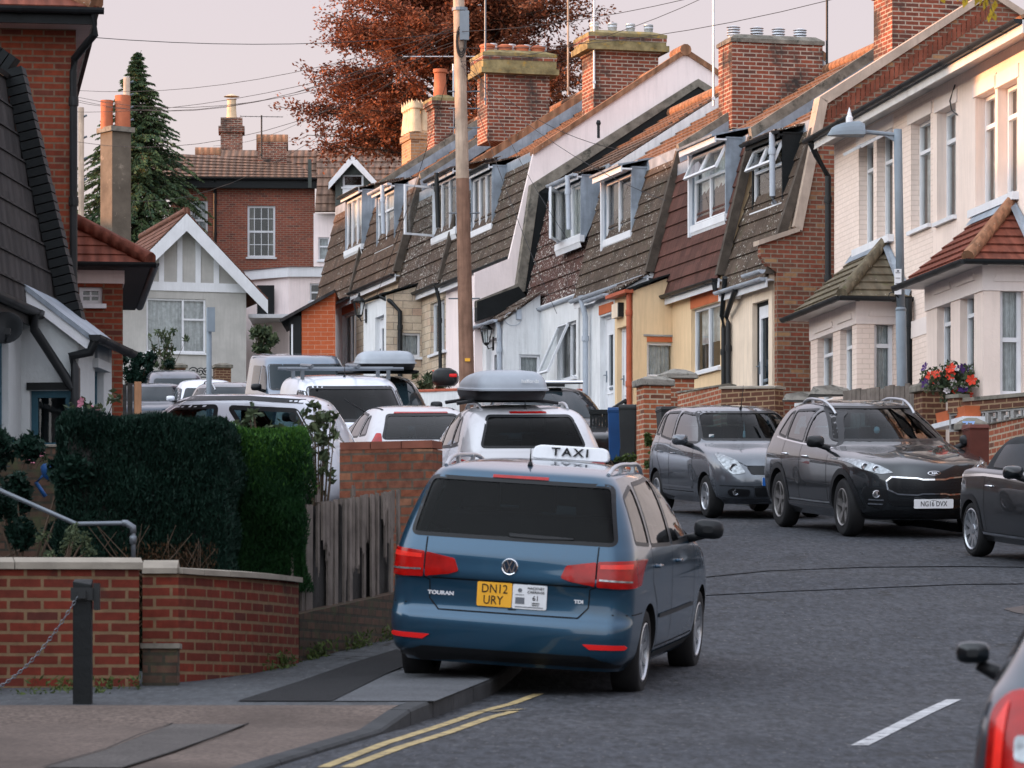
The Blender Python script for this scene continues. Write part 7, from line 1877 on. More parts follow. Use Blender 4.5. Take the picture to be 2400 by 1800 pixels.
# curved wall: a short pier then a sweep to the fence
pts = [P(334,0,29.9),P(418,0,29.9),P(470,0,30.15),P(530,0,30.55),P(600,0,31.1),P(660,0,31.7),P(700,0,32.2)]
tops = [zat(1345,29.9),zat(1345,29.9),zat(1349,30.15),zat(1352,30.55),zat(1356,31.1),zat(1361,31.7),zat(1366,32.2)]
B0 = P(380,0,30.5); z0 = g(30)-.05
o = empty('garden_wall', Vector((B0.x,B0.y,z0)), 'curved red brick garden wall sweeping from the square pier to the fence', 'wall')
mb = MB(); cp = MB(); uvacc = 0; t = .2
for i in range(len(pts)-1):
    a, b = pts[i]-B0, pts[i+1]-B0; d = (b-a); d.z = 0; d.normalize(); n = Vector((-d.y,d.x,0))
    za, zb = tops[i]-z0, tops[i+1]-z0
    q = lambda p, z, s: Vector((p.x,p.y,z))+n*s
    mb.add([q(a,-.3,0),q(b,-.3,0),q(b,zb,0),q(a,za,0),q(a,-.3,t),q(b,-.3,t),q(b,zb,t),q(a,za,t)],[(0,1,2,3),(5,4,7,6),(3,2,6,7),(0,3,7,4),(1,5,6,2)])
    pk = .1 if i == 0 else .055
    cp.add([q(a,za+.002,-.035),q(b-d*.006,zb+.002,-.035),q(b-d*.006,zb+.04,-.035),q(a,za+.04,-.035),q(a,za+.002,t+.035),q(b-d*.006,zb+.002,t+.035),q(b-d*.006,zb+.04,t+.035),q(a,za+.04,t+.035),q(a,za+pk,t/2),q(b-d*.006,zb+pk,t/2)],
           [(0,1,2,3),(3,2,9,8),(5,4,7,6),(8,9,6,7),(0,3,8,7,4),(1,5,6,9,2)])
mb.build('brickwork', X['wallbrick'], o); cp.build('coping', X['coping'], o)
mb = MB(); p = P(378,0,29.55)-B0; mb.box(p.x-.12,p.x+.12,p.y-.1,p.y+.1,-.1,zat(1520,29.5)-z0); mb.mat(1).box(p.x-.135,p.x+.135,p.y-.12,p.y+.12,zat(1520,29.5)-z0,zat(1508,29.5)-z0); mb.build('stone_block',[X['rubble'],X['copingd']],o)
# rotten plank fence on a rubble footing
a, b = P(697,0,32.5), P(940,0,35.2); d = (b-a); d.z = 0; L = d.length; d.normalize()
zb = g(33)+.02
M = Matrix(((d.x,-d.y,0,a.x),(d.y,d.x,0,a.y),(0,0,1,zb),(0,0,0,1)))
o = empty('plank_fence', M, 'weathered grey plank fence with broken board ends behind the taxi', 'fence')
f0, f1 = zat(1440,32.5)-zb, zat(1385,35.2)-zb; t0, t1 = zat(1186,32.5)-zb, zat(1148,35.2)-zb
mb = MB(); mb.add([(-.1,-.05,-.5),(L,-.05,-.5),(L,.15,-.5),(-.1,.15,-.5),(-.1,-.05,f0),(L,-.05,f1),(L,.15,f1),(-.1,.15,f0)],[(4,5,6,7),(0,1,5,4),(1,2,6,5),(3,0,4,7)]); mb.build('footing', X['rubble'], o)
mb = MB(); mb.add([(0,.07,f0-.05),(L,.07,f1-.05),(L,.09,f1),(0,.09,f0),(0,.07,t0-.03),(L,.07,t1-.03)],[(0,1,5,4)])
x = 0; random.seed(5)
mb.build('backing_boards', X['wooddk'], o)
mb = MB()
while x < L-.03:
    w_ = random.uniform(.035,.085); s = x/L; zt = t0+(t1-t0)*s+random.uniform(-.01,.008); zl = f0+(f1-f0)*s
    if random.random() < .48: zl += random.uniform(.12,.9)
    y = random.uniform(.0,.035); n = 5; xs_ = [x+w_*i/(n-1) for i in range(n)]
    low = [zl+random.uniform(0,.09)*(zl > f0+(f1-f0)*s+.05) for _ in xs_]
    k = len(mb.v); lean = random.uniform(-.012,.012)
    mb.add([(q+lean,y,z) for q, z in zip(xs_,low)]+[(q,y,zt) for q in xs_]+[(q+lean,y+.018,z) for q, z in zip(xs_,low)]+[(q,y+.018,zt) for q in xs_],
           [(i,i+1,n+i+1,n+i) for i in range(n-1)]+[(n,n+1,3*n+1,3*n) for _ in (0,)]+[(0,n,3*n,2*n),(n-1,3*n-1,4*n-1,2*n-1)])
    x += w_+random.uniform(.003,.02)
mb.build('planks', X['wood'], o)
# brick wall across the turning
o, L, t = wallbox('brick_wall','old orange red brick wall standing square between the fence and the parked cars',(796,36.6),(1014,36.3),(zat(1052,36.6),zat(1052,36.3)),g(36)-.6,.23,X['wallbrick2'])
mb = MB(); z = zat(1052,36.4)-(g(36)-.6)+.003
n = 10
for i in range(3):
    mb.box(L*i/3+.004,L*(i+1)/3-.004,-.005,t+.005,z,z+.065)
mb.build('capping_course', X['darkbrick'] if False else M_plain('brown_capping',(.2,.07,.045),.8,var=.4), o)
# bollard with a chain
D = gy(1646,.1)*.985; p = P(194,0,D); zb = g(D)+.06; ht = zat(1356,D)-zb
o = empty('bollard', Vector((p.x,D,zb)), 'dark square wooden bollard with a chain fixed near its top', 'bollard')
mb = MB(); w_ = .058; mb.box(-w_,w_,-w_,w_,-.1,ht-.1); mb.add([(-w_,-w_,ht-.1),(w_,-w_,ht-.1),(w_,w_,ht-.1),(-w_,w_,ht-.1),(-w_,-w_,ht-.02),(w_,-w_,ht-.04),(w_,w_,ht),(-w_,w_,ht)],[(4,5,6,7),(0,1,5,4),(1,2,6,5),(2,3,7,6),(3,0,4,7)]); mb.build('post', X['blackmat'], o, bevel=.006)
mb = MB(); mb.box(-w_-.012,w_+.012,-w_-.012,w_+.012,ht-.14,ht-.06); mb.box(-.02,.03,-w_-.05,-w_-.012,ht-.13,ht-.08); mb.box(w_+.012,w_+.05,-.03,.03,ht-.2,ht-.03); mb.build('strap', X['blackpl'], o)
mb = MB()
A_, B_2 = Vector((-.02,-w_-.03,ht-.11)), Vector((-.66,-w_-.05,.1)); n = 34
prev = None
for i in range(n):
    s = (i+.5)/n; c_ = A_.lerp(B_2,s)+Vector((0,0,-.2*4*s*(1-s)*.6)); s2 = s+.01; c2 = A_.lerp(B_2,s2)+Vector((0,0,-.12*4*s2*(1-s2)))
    d = (c2-(A_.lerp(B_2,s)+Vector((0,0,-.12*4*s*(1-s))))).normalized(); u = d.cross(Vector((0,1,0))).normalized() if i%2 else Vector((0,1,0))
    mb.tube([c_+d*.017*math.cos(a)+u*.009*math.sin(a) for a in [2*math.pi*k/8 for k in range(9)]],.0035,4,cap=False)
mb.build('chain', X['galv'], o)
# handrail
D = 30.6; q = [P(-30,1136,D),P(178,1228,D),P(296,1226,D),P(312,1236,D),P(313,1330,D)]; b0 = q[-1]
o = empty('handrail', b0, 'galvanised tube handrail rising out behind the pale coping', 'handrail')
mb = MB(); mb.tube([v-b0 for v in q],.0175,10); mb.build('rail', X['galv'], o, smooth=True)
mb = MB(); mb.lathe([(.024,-.12),(.026,-.08),(.024,-.06)],(q[3]-b0)+Vector((0,0,.0)),'z',10); mb.tube([q[2]-b0-Vector((.03,0,0)),q[2]-b0,q[3]-b0,q[3]-b0-Vector((0,0,.04))],.025,10); mb.build('elbow', X['galv'], o, smooth=True)
# low brown wall under the cottage, a blue watering can
wallbox('low_wall','mossy brown brick wall below the cottage',(-200,37.5),(240,37.8),(zat(1048,37.5),zat(1048,37.8)),g(37)-.6,.2,X['rubble'],True,.03,.02)
p = P(112,1120,36.6); o = empty('watering_can', p, 'blue plastic watering can hanging among the leaves', 'watering can')
mb = MB(); mb.lathe([(.0,-.02),(.03,0),(.05,.03),(.06,.06),(.06,.1),(.04,.12),(0,.125)],(0,0,0),'z',14); mb.tube([(-.03,0,.03),(-.1,0,-.04),(-.02,0,-.16)],.02,7); mb.build('can', X['bluebin'], o, smooth=True)
# --- right-hand front gardens
def pier(label, px0, px1, pyt, pyb, D, mat, cap='capst', rough=True, z=None):
    a, b = P(px0,pyt,D), P(px1,pyt,D); w_ = b.x-a.x; zb = zat(pyb,D)-.3; ht = a.z-zb
    o = empty('gate_pier', Matrix.Translation(((a.x+b.x)/2,D,zb)) @ Matrix.Rotation(R(14),4,'Z'), label, 'pier', 'brick gate piers')
    w2 = w_/2*.93
    mb = MB(); mb.box(-w2,w2,-w2,w2,0,ht-.16); mb.build('brickwork', mat, o)
    mb = MB(); c_ = w2+.055; z = ht-.158
    mb.add([(-c_,-c_,z),(c_,-c_,z),(c_,c_,z),(-c_,c_,z),(-c_,-c_,z+.09),(c_,-c_,z+.09),(c_,c_,z+.09),(-c_,c_,z+.09),(-c_*.35,-c_*.35,z+.16),(c_*.35,-c_*.35,z+.16),(c_*.35,c_*.35,z+.16),(-c_*.35,c_*.35,z+.16)],
        [(3,2,1,0),(0,1,5,4),(1,2,6,5),(2,3,7,6),(3,0,4,7),(4,5,9,8),(5,6,10,9),(6,7,11,10),(7,4,8,11),(8,9,10,11)])
    if rough: mb.v = [v+Vector((random.uniform(-.02,.02),random.uniform(-.02,.02),random.uniform(-.012,.012)))*(1 if i > 3 else .3) for i, v in enumerate(mb.v)]
    mb.build('cap', X[cap], o, bevel=.012)
    return o
pier('brick gate pier with a broken stone cap, beside the black bin',1497,1567,882,1100,64.5,X['pierbrick'])
pier('taller brick gate pier with a rough stone cap, behind the black wheelie bin',1556,1622,866,1000,67.3,X['pierbrick'])
wallbox('front_wall','red brick front wall with pale coping joining the rough capped piers',(1588,66.9),(1690,64.6),(zat(922,66.9),zat(906,64.6)),g(64)+.1,.22,X['pierbrick'],True,.05,.02)
wallbox('front_wall','dark brick front wall with smooth coping below the cream door',(1690,64.55),(1816,63.9),(zat(911,64.5),zat(911,63.9)),g(64)+.1,.22,X['darkbrick'],True,.05,.03,copm='pinkr' if False else 'coping')
o = wallbox('front_wall','white painted front wall with a rough stone top behind the grey hatchback',(1862,62.5),(1985,61.5),(zat(945,62.5),zat(935,61.5)),g(62),.25,X['whiter'])[0]
for px, D in ((1875,62.1),(1945,61.6)):
    p = P(px,930 if px < 1900 else 915,D); 
    mb = MB(o.matrix_world.inverted() @ Matrix.Translation(p)); random.seed(int(px)); V_ = [(x*(.26 if px < 1900 else .3),y*.2,z*.07) for x,y,z in ((-1,-1,-1),(1,-1,-1),(1,1,-1),(-1,1,-1),(-.8,-.8,.6),(.1,-.9,1),(.85,-.7,.5),(.8,.8,.6),(-.7,.8,.9))]
    mb.add([tuple(c_+random.uniform(-.02,.02) for c_ in v) for v in V_],[(3,2,1,0),(0,1,6,5,4),(1,2,7,6),(2,3,8,7),(3,0,4,8),(4,5,8),(5,6,7),(5,7,8)]); mb.build('top_stone', X['capst'], o)
a, b = P(1975,0,61.2), P(2150,0,59.8); d = (b-a); d.z = 0; L = d.length; d.normalize(); zb = g(60); M = Matrix(((d.x,-d.y,0,a.x),(d.y,d.x,0,a.y),(0,0,1,zb),(0,0,0,1)))
o = empty('board_fence', M, 'low grey board fence in front of the mossy bay', 'fence'); mb = MB(); x = 0; random.seed(3)
while x < L:
    w_ = random.uniform(.09,.13); zt = zat(908,60.5)-zb+random.uniform(-.02,.02); mb.box(x,x+w_-.008,random.uniform(0,.015),.03,-.2,zt); x += w_
mb.build('boards', X['wood'], o)
pier('dark brick pier with a flat slate cap beside the flower trough',2148,2212,893,1010,58.3,X['darkbrick'],'copingd',False)
pier('low dark pier with a numbered plate behind the brown bin',2252,2298,980,1060,55.2,X['darkbrick'],'copingd',False)
q = text('77',.16,X['whfl'],'number_sign',None,None,.006,1.0,.004); q.matrix_world = Matrix.Translation(P(2270,999,54.6)) @ Matrix.Rotation(R(90),4,'X'); q.data.materials[0] = X['plate_b'] if False else M_plain('blue_white_number',(.3,.45,.75),.5,var=0); tag(q,'blue house number on the low dark pier','house number')
# pierced concrete block screen
a, b = P(2225,0,56.6), P(2440,0,55.2); d = (b-a); d.z = 0; L = d.length; d.normalize(); zb = g(56); M = Matrix(((d.x,-d.y,0,a.x),(d.y,d.x,0,a.y),(0,0,1,zb),(0,0,0,1)))
o = empty('screen_wall', M, 'pierced concrete block screen wall with a dark brick top', 'wall')
zt, zl = zat(962,56)-zb, zat(1005,56)-zb; bs = zt-zl-.0; mb = MB(); n = int(L/bs)+1
for i in range(n):
    x = i*bs; f = .028
    mb.box(x,x+bs-.004,0,.09,zt-f,zt); mb.box(x,x+bs-.004,0,.09,zl,zl+f); mb.box(x,x+f,0,.09,zl+f,zt-f); mb.box(x+bs-.004-f,x+bs-.004,0,.09,zl+f,zt-f)
    mb.box(x+bs*.3,x+bs*.7,.01,.08,zl+bs*.55,zl+bs*.66); mb.box(x+bs*.3,x+bs*.4,.01,.08,zl+f,zl+bs*.55); mb.box(x+bs*.6,x+bs*.7,.01,.08,zl+bs*.66,zt-f)
mb.build('blocks', X['concrete'], o)
mb = MB(); mb.box(.25,L,-.02,.12,zt+.003,zt+.14); mb.box(0,.22,-.03,.13,zt+.003,zt+.2); mb.mat(1).box(-.02,.24,-.05,.15,zt+.2,zt+.25); mb.mat(1).box(.3,L,-.04,.14,zt+.14,zt+.19); mb.build('top_course',[X['darkbrick'],X['copingd']],o)
mb = MB(); mb.box(0,L,0,.1,-.4,zl-.003); mb.build('base_course', X['darkbrick'], o)
wallbox('front_wall','red brick garden wall sloping down behind the black convertible',(2318,52.4),(2440,50.2),(zat(995,52.4),zat(972,50.2)),g(52),.22,X['pierbrick'],True,.03,.02,copm='copingd')
def bin_(px0, px1, pyt, pyb, D, mat, lid, label, rot=0):
    a, b = P(px0,pyt,D), P(px1,pyt,D); w_ = (b.x-a.x)/2; zb = zat(pyb,D); H = a.z-zb
    o = empty('wheelie_bin', Matrix.Translation(((a.x+b.x)/2,D,zb)) @ Matrix.Rotation(R(rot),4,'Z'), label, 'bin', 'wheelie bins')
    k = .8
    mb = MB(); mb.add([(-w_*k,-w_*k,0),(w_*k,-w_*k,0),(w_*k,w_*k,0),(-w_*k,w_*k,0),(-w_*.97,-w_*1.1,H*.92),(w_*.97,-w_*1.1,H*.92),(w_*.97,w_*1.1,H*.92),(-w_*.97,w_*1.1,H*.92)],[(3,2,1,0),(0,1,5,4),(1,2,6,5),(2,3,7,6),(3,0,4,7)]); mb.box(-w_,w_,-w_*1.14,w_*1.14,H*.89,H*.92); mb.build('bin_body', X[mat], o, bevel=.012)
    mb = MB(); z = H*.922; mb.add([(-w_*1.03,-w_*1.2,z),(w_*1.03,-w_*1.2,z),(w_*1.03,w_*1.2,z),(-w_*1.03,w_*1.2,z),(-w_*.95,-w_*1.1,z+.05),(w_*.95,-w_*1.1,z+.05),(w_*.95,w_*1.1,z+.08),(-w_*.95,w_*1.1,z+.08)],[(3,2,1,0),(4,5,6,7),(0,1,5,4),(1,2,6,5),(2,3,7,6),(3,0,4,7)]); mb.tube([(-w_*.8,w_*1.25,z+.02),(w_*.8,w_*1.25,z+.02)],.018,6); mb.build('lid', X[lid], o, bevel=.01)
    for s in (1,-1):
        mb = MB(); mb.lathe([(.1,-.025),(.1,.025)],(s*w_*.85,w_*.8,.1),'x',14); mb.build('wheel', X['tyre'], o)
    return o
bin_(1424,1466,955,1080,66.5,'bluebin','bluebin','blue wheelie bin standing by the black garden gate')
bin_(1452,1494,948,1080,65.4,'blackbin','blackbin','dark wheelie bin tucked behind the blue bin',-8)
bin_(1542,1606,954,1070,63.0,'blackbin','blackbin','black wheelie bin with a white number in front of the brick piers',8)
bin_(2262,2338,998,1110,53.6,'brownbin','brownbin','brown wheelie bin beside the sloping red wall',6)
a, b = P(1382,0,68.5), P(1425,0,67.8); o = empty('garden_gate', Vector((a.x,a.y,g(68))), 'low black boarded gate beside the blue bin', 'gate'); mb = MB(); zt = zat(962,68)-g(68)
for i in range(6): mb.box(.005+i*.05,.05+i*.05,0,.025,.0,zt)
mb.box(-.01,.31,-.02,0,zt-.02,zt+.05); mb.build('boards', X['blackmat'], o)
a = P(1420,968,69.5); b = P(1466,938,69.9); o = empty('stair_rail', a, 'black sloping stair rail below the white doors', 'handrail'); mb = MB(); mb.tube([(0,0,0),b-a],.03,6); mb.tube([(0,0,0),(0,0,-.8)],.025,6); mb.tube([b-a,(b-a)+Vector((0,0,-1))],.025,6); mb.build('rail', X['blackpl'], o)
# white walled flower bed by the pole, with a motorcycle box
o = wallbox('front_wall','low white wall with a brick top beside the wooden pole',(905,89),(1100,84),(zat(922,89),zat(915,84)),g(86)-.3,.25,X['whiter'],True,.06,.02,copm='redpipe')[0]
p = P(1044,898,86.5); o = empty('motorcycle_box', p, 'black motorcycle luggage box with red reflector above the white wall', 'luggage box')
V, Fc = loft([(-.05,-.2,.2,.22),(.02,-.26,.26,.26),(.14,-.27,.27,.27),(.24,-.24,.22,.24),(.3,-.15,.12,.14)],(.12,.1,.12,.1,.02,.02),4); m_ = mesh_obj('box_shell', V, Fc, [X['blackpl']]); m_.parent = o
for q in m_.data.polygons: q.use_smooth = True
mb = MB(); mb.box(.08,.24,-.275,-.22,.1,.17); mb.build('reflector', X['reflector'], o, bevel=.02)
# street lamp
D = 60.5; b0 = P(2119,0,D); b0.z = g(D)+.1; t_ = P(2104,303,D)-b0
o = empty('street_lamp', b0, 'grey street lamp leaning slightly, its domed head over the cream house', 'street lamp')
mb = MB(); k = t_.z; m = t_*.5
mb.tube([(0,0,0),t_*.52],.075,12); mb.tube([t_*.52,t_],.06,12); mb.lathe([(.078,-.02),(.08,.0),(.062,.03)],t_*.52,'z',12); mb.build('column', X['lampgrey'], o, smooth=True)
hd_ = P(2028,309,D)-b0; mb = MB(); mb.tube([t_+Vector((0,0,-.08)),hd_],.032,9); mb.prism([(t_.x,t_.z-.2),(t_.x,t_.z-.1),(t_.x-.22,t_.z-.08)],t_.y-.012,t_.y+.012,1); mb.build('arm', X['lampgrey'], o, angle=40)
mb = MB(); x0, x1 = P(1938,0,D).x-b0.x, P(2026,0,D).x-b0.x; zc = zat(318,D)-b0.z; L = x1-x0; rows_ = []
for i in range(9):
    s = i/8; x = x0+L*s; hh = .21*math.sqrt(max(0,1-(1-s*1.02)**2.4)) if s < 1 else .17; w_ = .17*math.sqrt(max(.02,1-(1-min(s*1.15,1))**2))
    rows_.append([(x,t_.y+w_*math.cos(a),zc+hh*math.sin(a)) for a in [math.pi*k/10 for k in range(11)]])
for r0_, r1_ in zip(rows_, rows_[1:]):
    for k in range(10): mb.poly([r0_[k],r0_[k+1],r1_[k+1],r1_[k]])
mb.poly(rows_[-1]); mb.poly([r[0] for r in rows_]+[r[-1] for r in rows_[::-1]])
hm = mb.build('lamp_head', X['lampgrey'], o, angle=50)
mb = MB(); mb.lathe([(.05,0),(.05,.08),(.035,.1),(.03,.13),(.005,.22)],(x0+L*.6,t_.y,zc+.18),'z',12); mb.build('photocell', X['white'], hm)
s = .56; q = P(2103,662,D)-b0; mb = MB(); mb.box(q.x-.05,q.x+.05,q.y-.11,q.y-.095,q.z-.18,q.z+.18); sg = mb.build('parking_sign', X['plate_w'], o)
mb = MB(); 
for i in range(4): mb.box(q.x-.035,q.x+.035,q.y-.113,q.y-.111,q.z+.12-i*.075,q.z+.13-i*.075)
mb.box(q.x-.015,q.x+.015,q.y-.114,q.y-.111,q.z+.14,q.z+.165); mb.build('sign_print', X['inkgrey'], sg)
mb = MB(); mb.tube([(q.x+.09,q.y,q.z-.3),(q.x-.08,q.y-.1,q.z-.12)],.01,5); mb.tube([(q.x-.08+.05*math.cos(a),q.y-.1,q.z-.2+.05*math.sin(a)) for a in [i*.5 for i in range(14)]],.008,5); mb.build('scroll_bracket', X['blackpl'], o)
# telegraph pole and its wires
D = 82; b0 = P(1098,0,D); b0.z = g(D); t_ = P(1074,-60,D)-b0
o = empty('telegraph_pole', b0, 'tall reddish wooden telegraph pole in front of the terrace', 'pole')
mb = MB(); n = 12
for i in range(n):
    a, b = t_*(i/n), t_*((i+1)/n); mb.mat(0 if i < 7 else 1); mb.tube([a,b],[.155-.004*i,.155-.004*(i+1)],12,cap=False)
mb.build('post', [X['pole'],X['polelt']], o, smooth=True)
q = P(1080,62,D)-b0; mb = MB(); mb.box(q.x-.02,q.x+.16,q.y-.17,q.y-.08,q.z-.28,q.z+.28); mb.lathe([(.15,-.03),(.15,.03)],(q.x-.02,q.y,q.z+.33),'z',12); mb.build('junction_cover', X['lampgrey'], o)
mb = MB(); q = P(1081,100,D)-b0
for r_ in (.13,.16,.19): mb.tube([(q.x+r_*.5*math.cos(a),q.y-.15,q.z+r_*1.6*math.sin(a)) for a in [2*math.pi*k/18 for k in range(19)]],.014,5)
mb.build('cable_coil', X['sheen'], o)
mb = MB()
for py in (215,255,300,500,700):
    q = P(1088,py,D)-b0
    for s in (1,-1): mb.tube([(q.x,q.y,q.z),(q.x+s*.3,q.y-.05,q.z)],.014,5)
mb.build('step_iron', X['galv'], o)
mb = MB(); q = P(1096,845,D)-b0; mb.box(q.x-.05,q.x+.05,q.y-.17,q.y-.15,q.z-.03,q.z+.03); mb.build('tag_plate', X['plate_y'], o)
def wire(parent, base, pts, sag=.0, r=.0058):
    mb = MB(); pts = [Vector(p)-base for p in pts]; out = []
    for a, b in zip(pts, pts[1:]):
        for i in range(12):
            s = i/12; out.append(a.lerp(b,s)+Vector((0,0,-sag*4*s*(1-s))))
    out.append(pts[-1]); mb.tube(out, r, 4); return mb.build('wire', X['wire'], parent)
top = P(1075,55,D)
for (px,py,DD,sg_) in ((-40,62,62,.25),(120,207,112,.5),(120,212,112,.8),(120,216,110,1.0),(150,232,112,.8),(150,262,110,.4),(120,320,104,.9),(300,470,128,1.0),(500,342,150,.6)): wire(o,b0,[top+Vector((0,0,random.uniform(-.5,.1))),P(px,py,DD)],sg_)
for (px,py,DD,sg_) in ((1720,-40,70,.3),(2100,-150,66,.3),(2350,-120,60,.4),(1450,350,80,.3),(1305,735,77,.2),(1105,520,84,.1),(1330,560,78,.25),(1560,470,73,.3),(880,700,92,.2)): wire(o,b0,[top+Vector((0,0,random.uniform(-.8,.0))),P(px,py,DD)],sg_)
for px0, px1, pyt, pyb, D, m_, label in ((183,197,252,500,116,'polelt','pale wooden pole with brackets between the brick house and the conifer'),(289,305,182,330,127,'polelt','pole rising through the conifer near its top')):
    a = P((px0+px1)/2,pyb,D); t = P((px0+px1)/2,pyt,D); o = empty('telegraph_pole', a, label, 'pole'); w_ = (px1-px0)/2*D/F
    mb = MB(); mb.tube([(0,0,-4),t-a],w_,12); mb.build('post', X[m_], o, smooth=True)
    mb = MB()
    for i in range(4): z = (t-a).z*(.9-.2*i); mb.tube([(0,0,z),(w_*2.0,0,z+.08)],.03,5)
    mb.build('step_iron', X['galv'], o)
# sign post seen edge on, wooden post, in front of the bungalow
D = 84; b0 = P(490,0,D); b0.z = g(D); t = P(490,722,D)-b0; o = empty('sign_post', b0, 'grey sign post with its plate turned away, before the bungalow window', 'sign'); mb = MB(); mb.tube([(0,0,-.5),t],.055,10); mb.build('post', X['lampgrey'], o, smooth=True); mb = MB(); q = P(494,750,D)-b0; mb.box(q.x-.06,q.x+.09,q.y-.12,q.y-.07,q.z-.24,q.z+.24); mb.build('sign_plate', X['lampgrey'], o)
D = 62; a = P(323,958,D); o = empty('wooden_post', a, 'orange brown wooden post standing beside the dark fence panel', 'post'); mb = MB(); mb.box(-.045,.05,-.05,.05,-1,zat(895,D)-a.z); mb.build('post', X['woodpost'], o)
D = 63; a = P(295,962,D); o = empty('fence_panel', a, 'dark fence panel leaning behind the orange wooden post', 'fence'); mb = MB(); 
for i in range(4): mb.box(-.16+i*.09,-.08+i*.09,0,.03,-1,zat(898+(i%2)*3,D)-a.z)
mb.build('boards', X['wooddk'], o)
# bungalow front: piers and a scrolled iron gate
for px0, px1, label in ((395,434,'low brick pier left of the scrolled gate'),(501,540,'low brick pier right of the scrolled gate')):
    pier(label,px0,px1,851,900,126,X['darkbrick'],'darkbrick' if False else 'copingd',False)
D = 126; a = P(436,900,D); o = empty('iron_gate', a, 'scrolled iron gate between the low piers before the bungalow', 'gate'); mb = MB(); zt = zat(868,D)-a.z
for cx_, rr in ((.2,.16),(.42,.14),(.6,.14)): mb.tube([(cx_+rr*(1-k/22)*math.cos(k*.55),0,zt-.05+rr*(1-k/22)*math.sin(k*.55)) for k in range(20)],.018,5)
mb.tube([(0,0,zt-.2),(.8,0,zt-.2)],.02,5); mb.build('scrollwork', X['blackpl'], o)
# cast cover in the road, litter
q = flat([(2352,1428),(2400,1420),(2400,1440),(2380,1437)],.006); mb = MB(); mb.poly(q); tag(mb.build('drain_cover', X['blackpl']), kind='structure')
# ------------------------------------------------------------------ trees, hedges, plants
def leafmesh(name, items, mat, parent, smooth=False):
    """items: (centre, length direction, half length, half width, normal-ish vector)"""
    V, Fc = [], []
    for c, d, l, w_, n in items:
        s = d.cross(n)
        if s.length < 1e-5: s = Vector((1,0,0))
        s = s.normalized()*w_; b = len(V)
        V += [c-d*l, c+s, c+d*l, c-s]; Fc.append((b,b+1,b+2,b+3))
    me = bpy.data.meshes.new(name); me.from_pydata([tuple(v) for v in V], [], Fc); me.materials.append(mat)
    o = bpy.data.objects.new(name, me); COL.objects.link(o)
    if parent is not None: o.parent = parent
    return o
def rv(rng): 
    while True:
        v = Vector((rng.uniform(-1,1),rng.uniform(-1,1),rng.uniform(-1,1)))
        if .05 < v.length < 1: return v.normalized()
# copper beech
rng = random.Random(11)
D = 133; base = P(1068,640,D); base.z = g(D)
o = empty('beech_tree', base, 'large copper beech with russet leaves towering behind the terrace chimneys', 'tree')
cx, czt = 0, zat(-110,D)-base.z
mb = MB(); items = []
cz = zat(215,D)-base.z; RX, RZ = 4.8, 4.9
def inside(p):
    q = Vector((p.x/RX,p.y/RX,(p.z-cz)/(RZ if p.z > cz else 2.9)))
    return q.length
mb.tube([(0,0,-1),(.1,0,4),(.0,0,cz-2),(.2,.1,cz+1),(.1,0,cz+3.5)],[.55,.42,.34,.2,.06],10)
for k in range(210):
    a = rng.uniform(0,2*math.pi); el = rng.uniform(-.5,1.25); rr = rng.uniform(.82,1.1)*(1+.13*math.sin(a*3+el*4))
    tip = Vector((math.cos(a)*math.cos(el)*RX*rr, math.sin(a)*math.cos(el)*RX*rr, cz+math.sin(el)*(RZ if el > 0 else 3.2)*rr-.25))
    st = Vector((0,0,max(cz-2.4,min(tip.z-1.6,cz+2.6))))
    mid = st.lerp(tip,.5)+Vector((0,0,.45))+rv(rng)*.35
    mb.tube([st,mid,tip],[.07,.035,.01],5,cap=False)
    m = 34
    for i in range(m):
        s = rng.uniform(.28,1.0); c = (st.lerp(mid,s*2) if s < .5 else mid.lerp(tip,s*2-1))
        sd = rv(rng); sd.z *= .45; sd.normalize(); tw = rng.uniform(.25,.85)
        e = c+sd*tw+Vector((0,0,-.06))
        mb.tube([c,e],[.012,.004],3,cap=False) if i%3 == 0 else None
        for j in range(22):
            t = rng.uniform(.1,1.1); p = c.lerp(e,t)+rv(rng)*.16
            d = (sd+rv(rng)*.8).normalized(); n = (Vector((0,0,1))+rv(rng)*.8).normalized()
            items.append((p,d,rng.uniform(.045,.08),rng.uniform(.026,.046),n))
mb.build('trunk', X['bark'], o, smooth=True)
tag(leafmesh('crown', items, X['beech'], o), None)
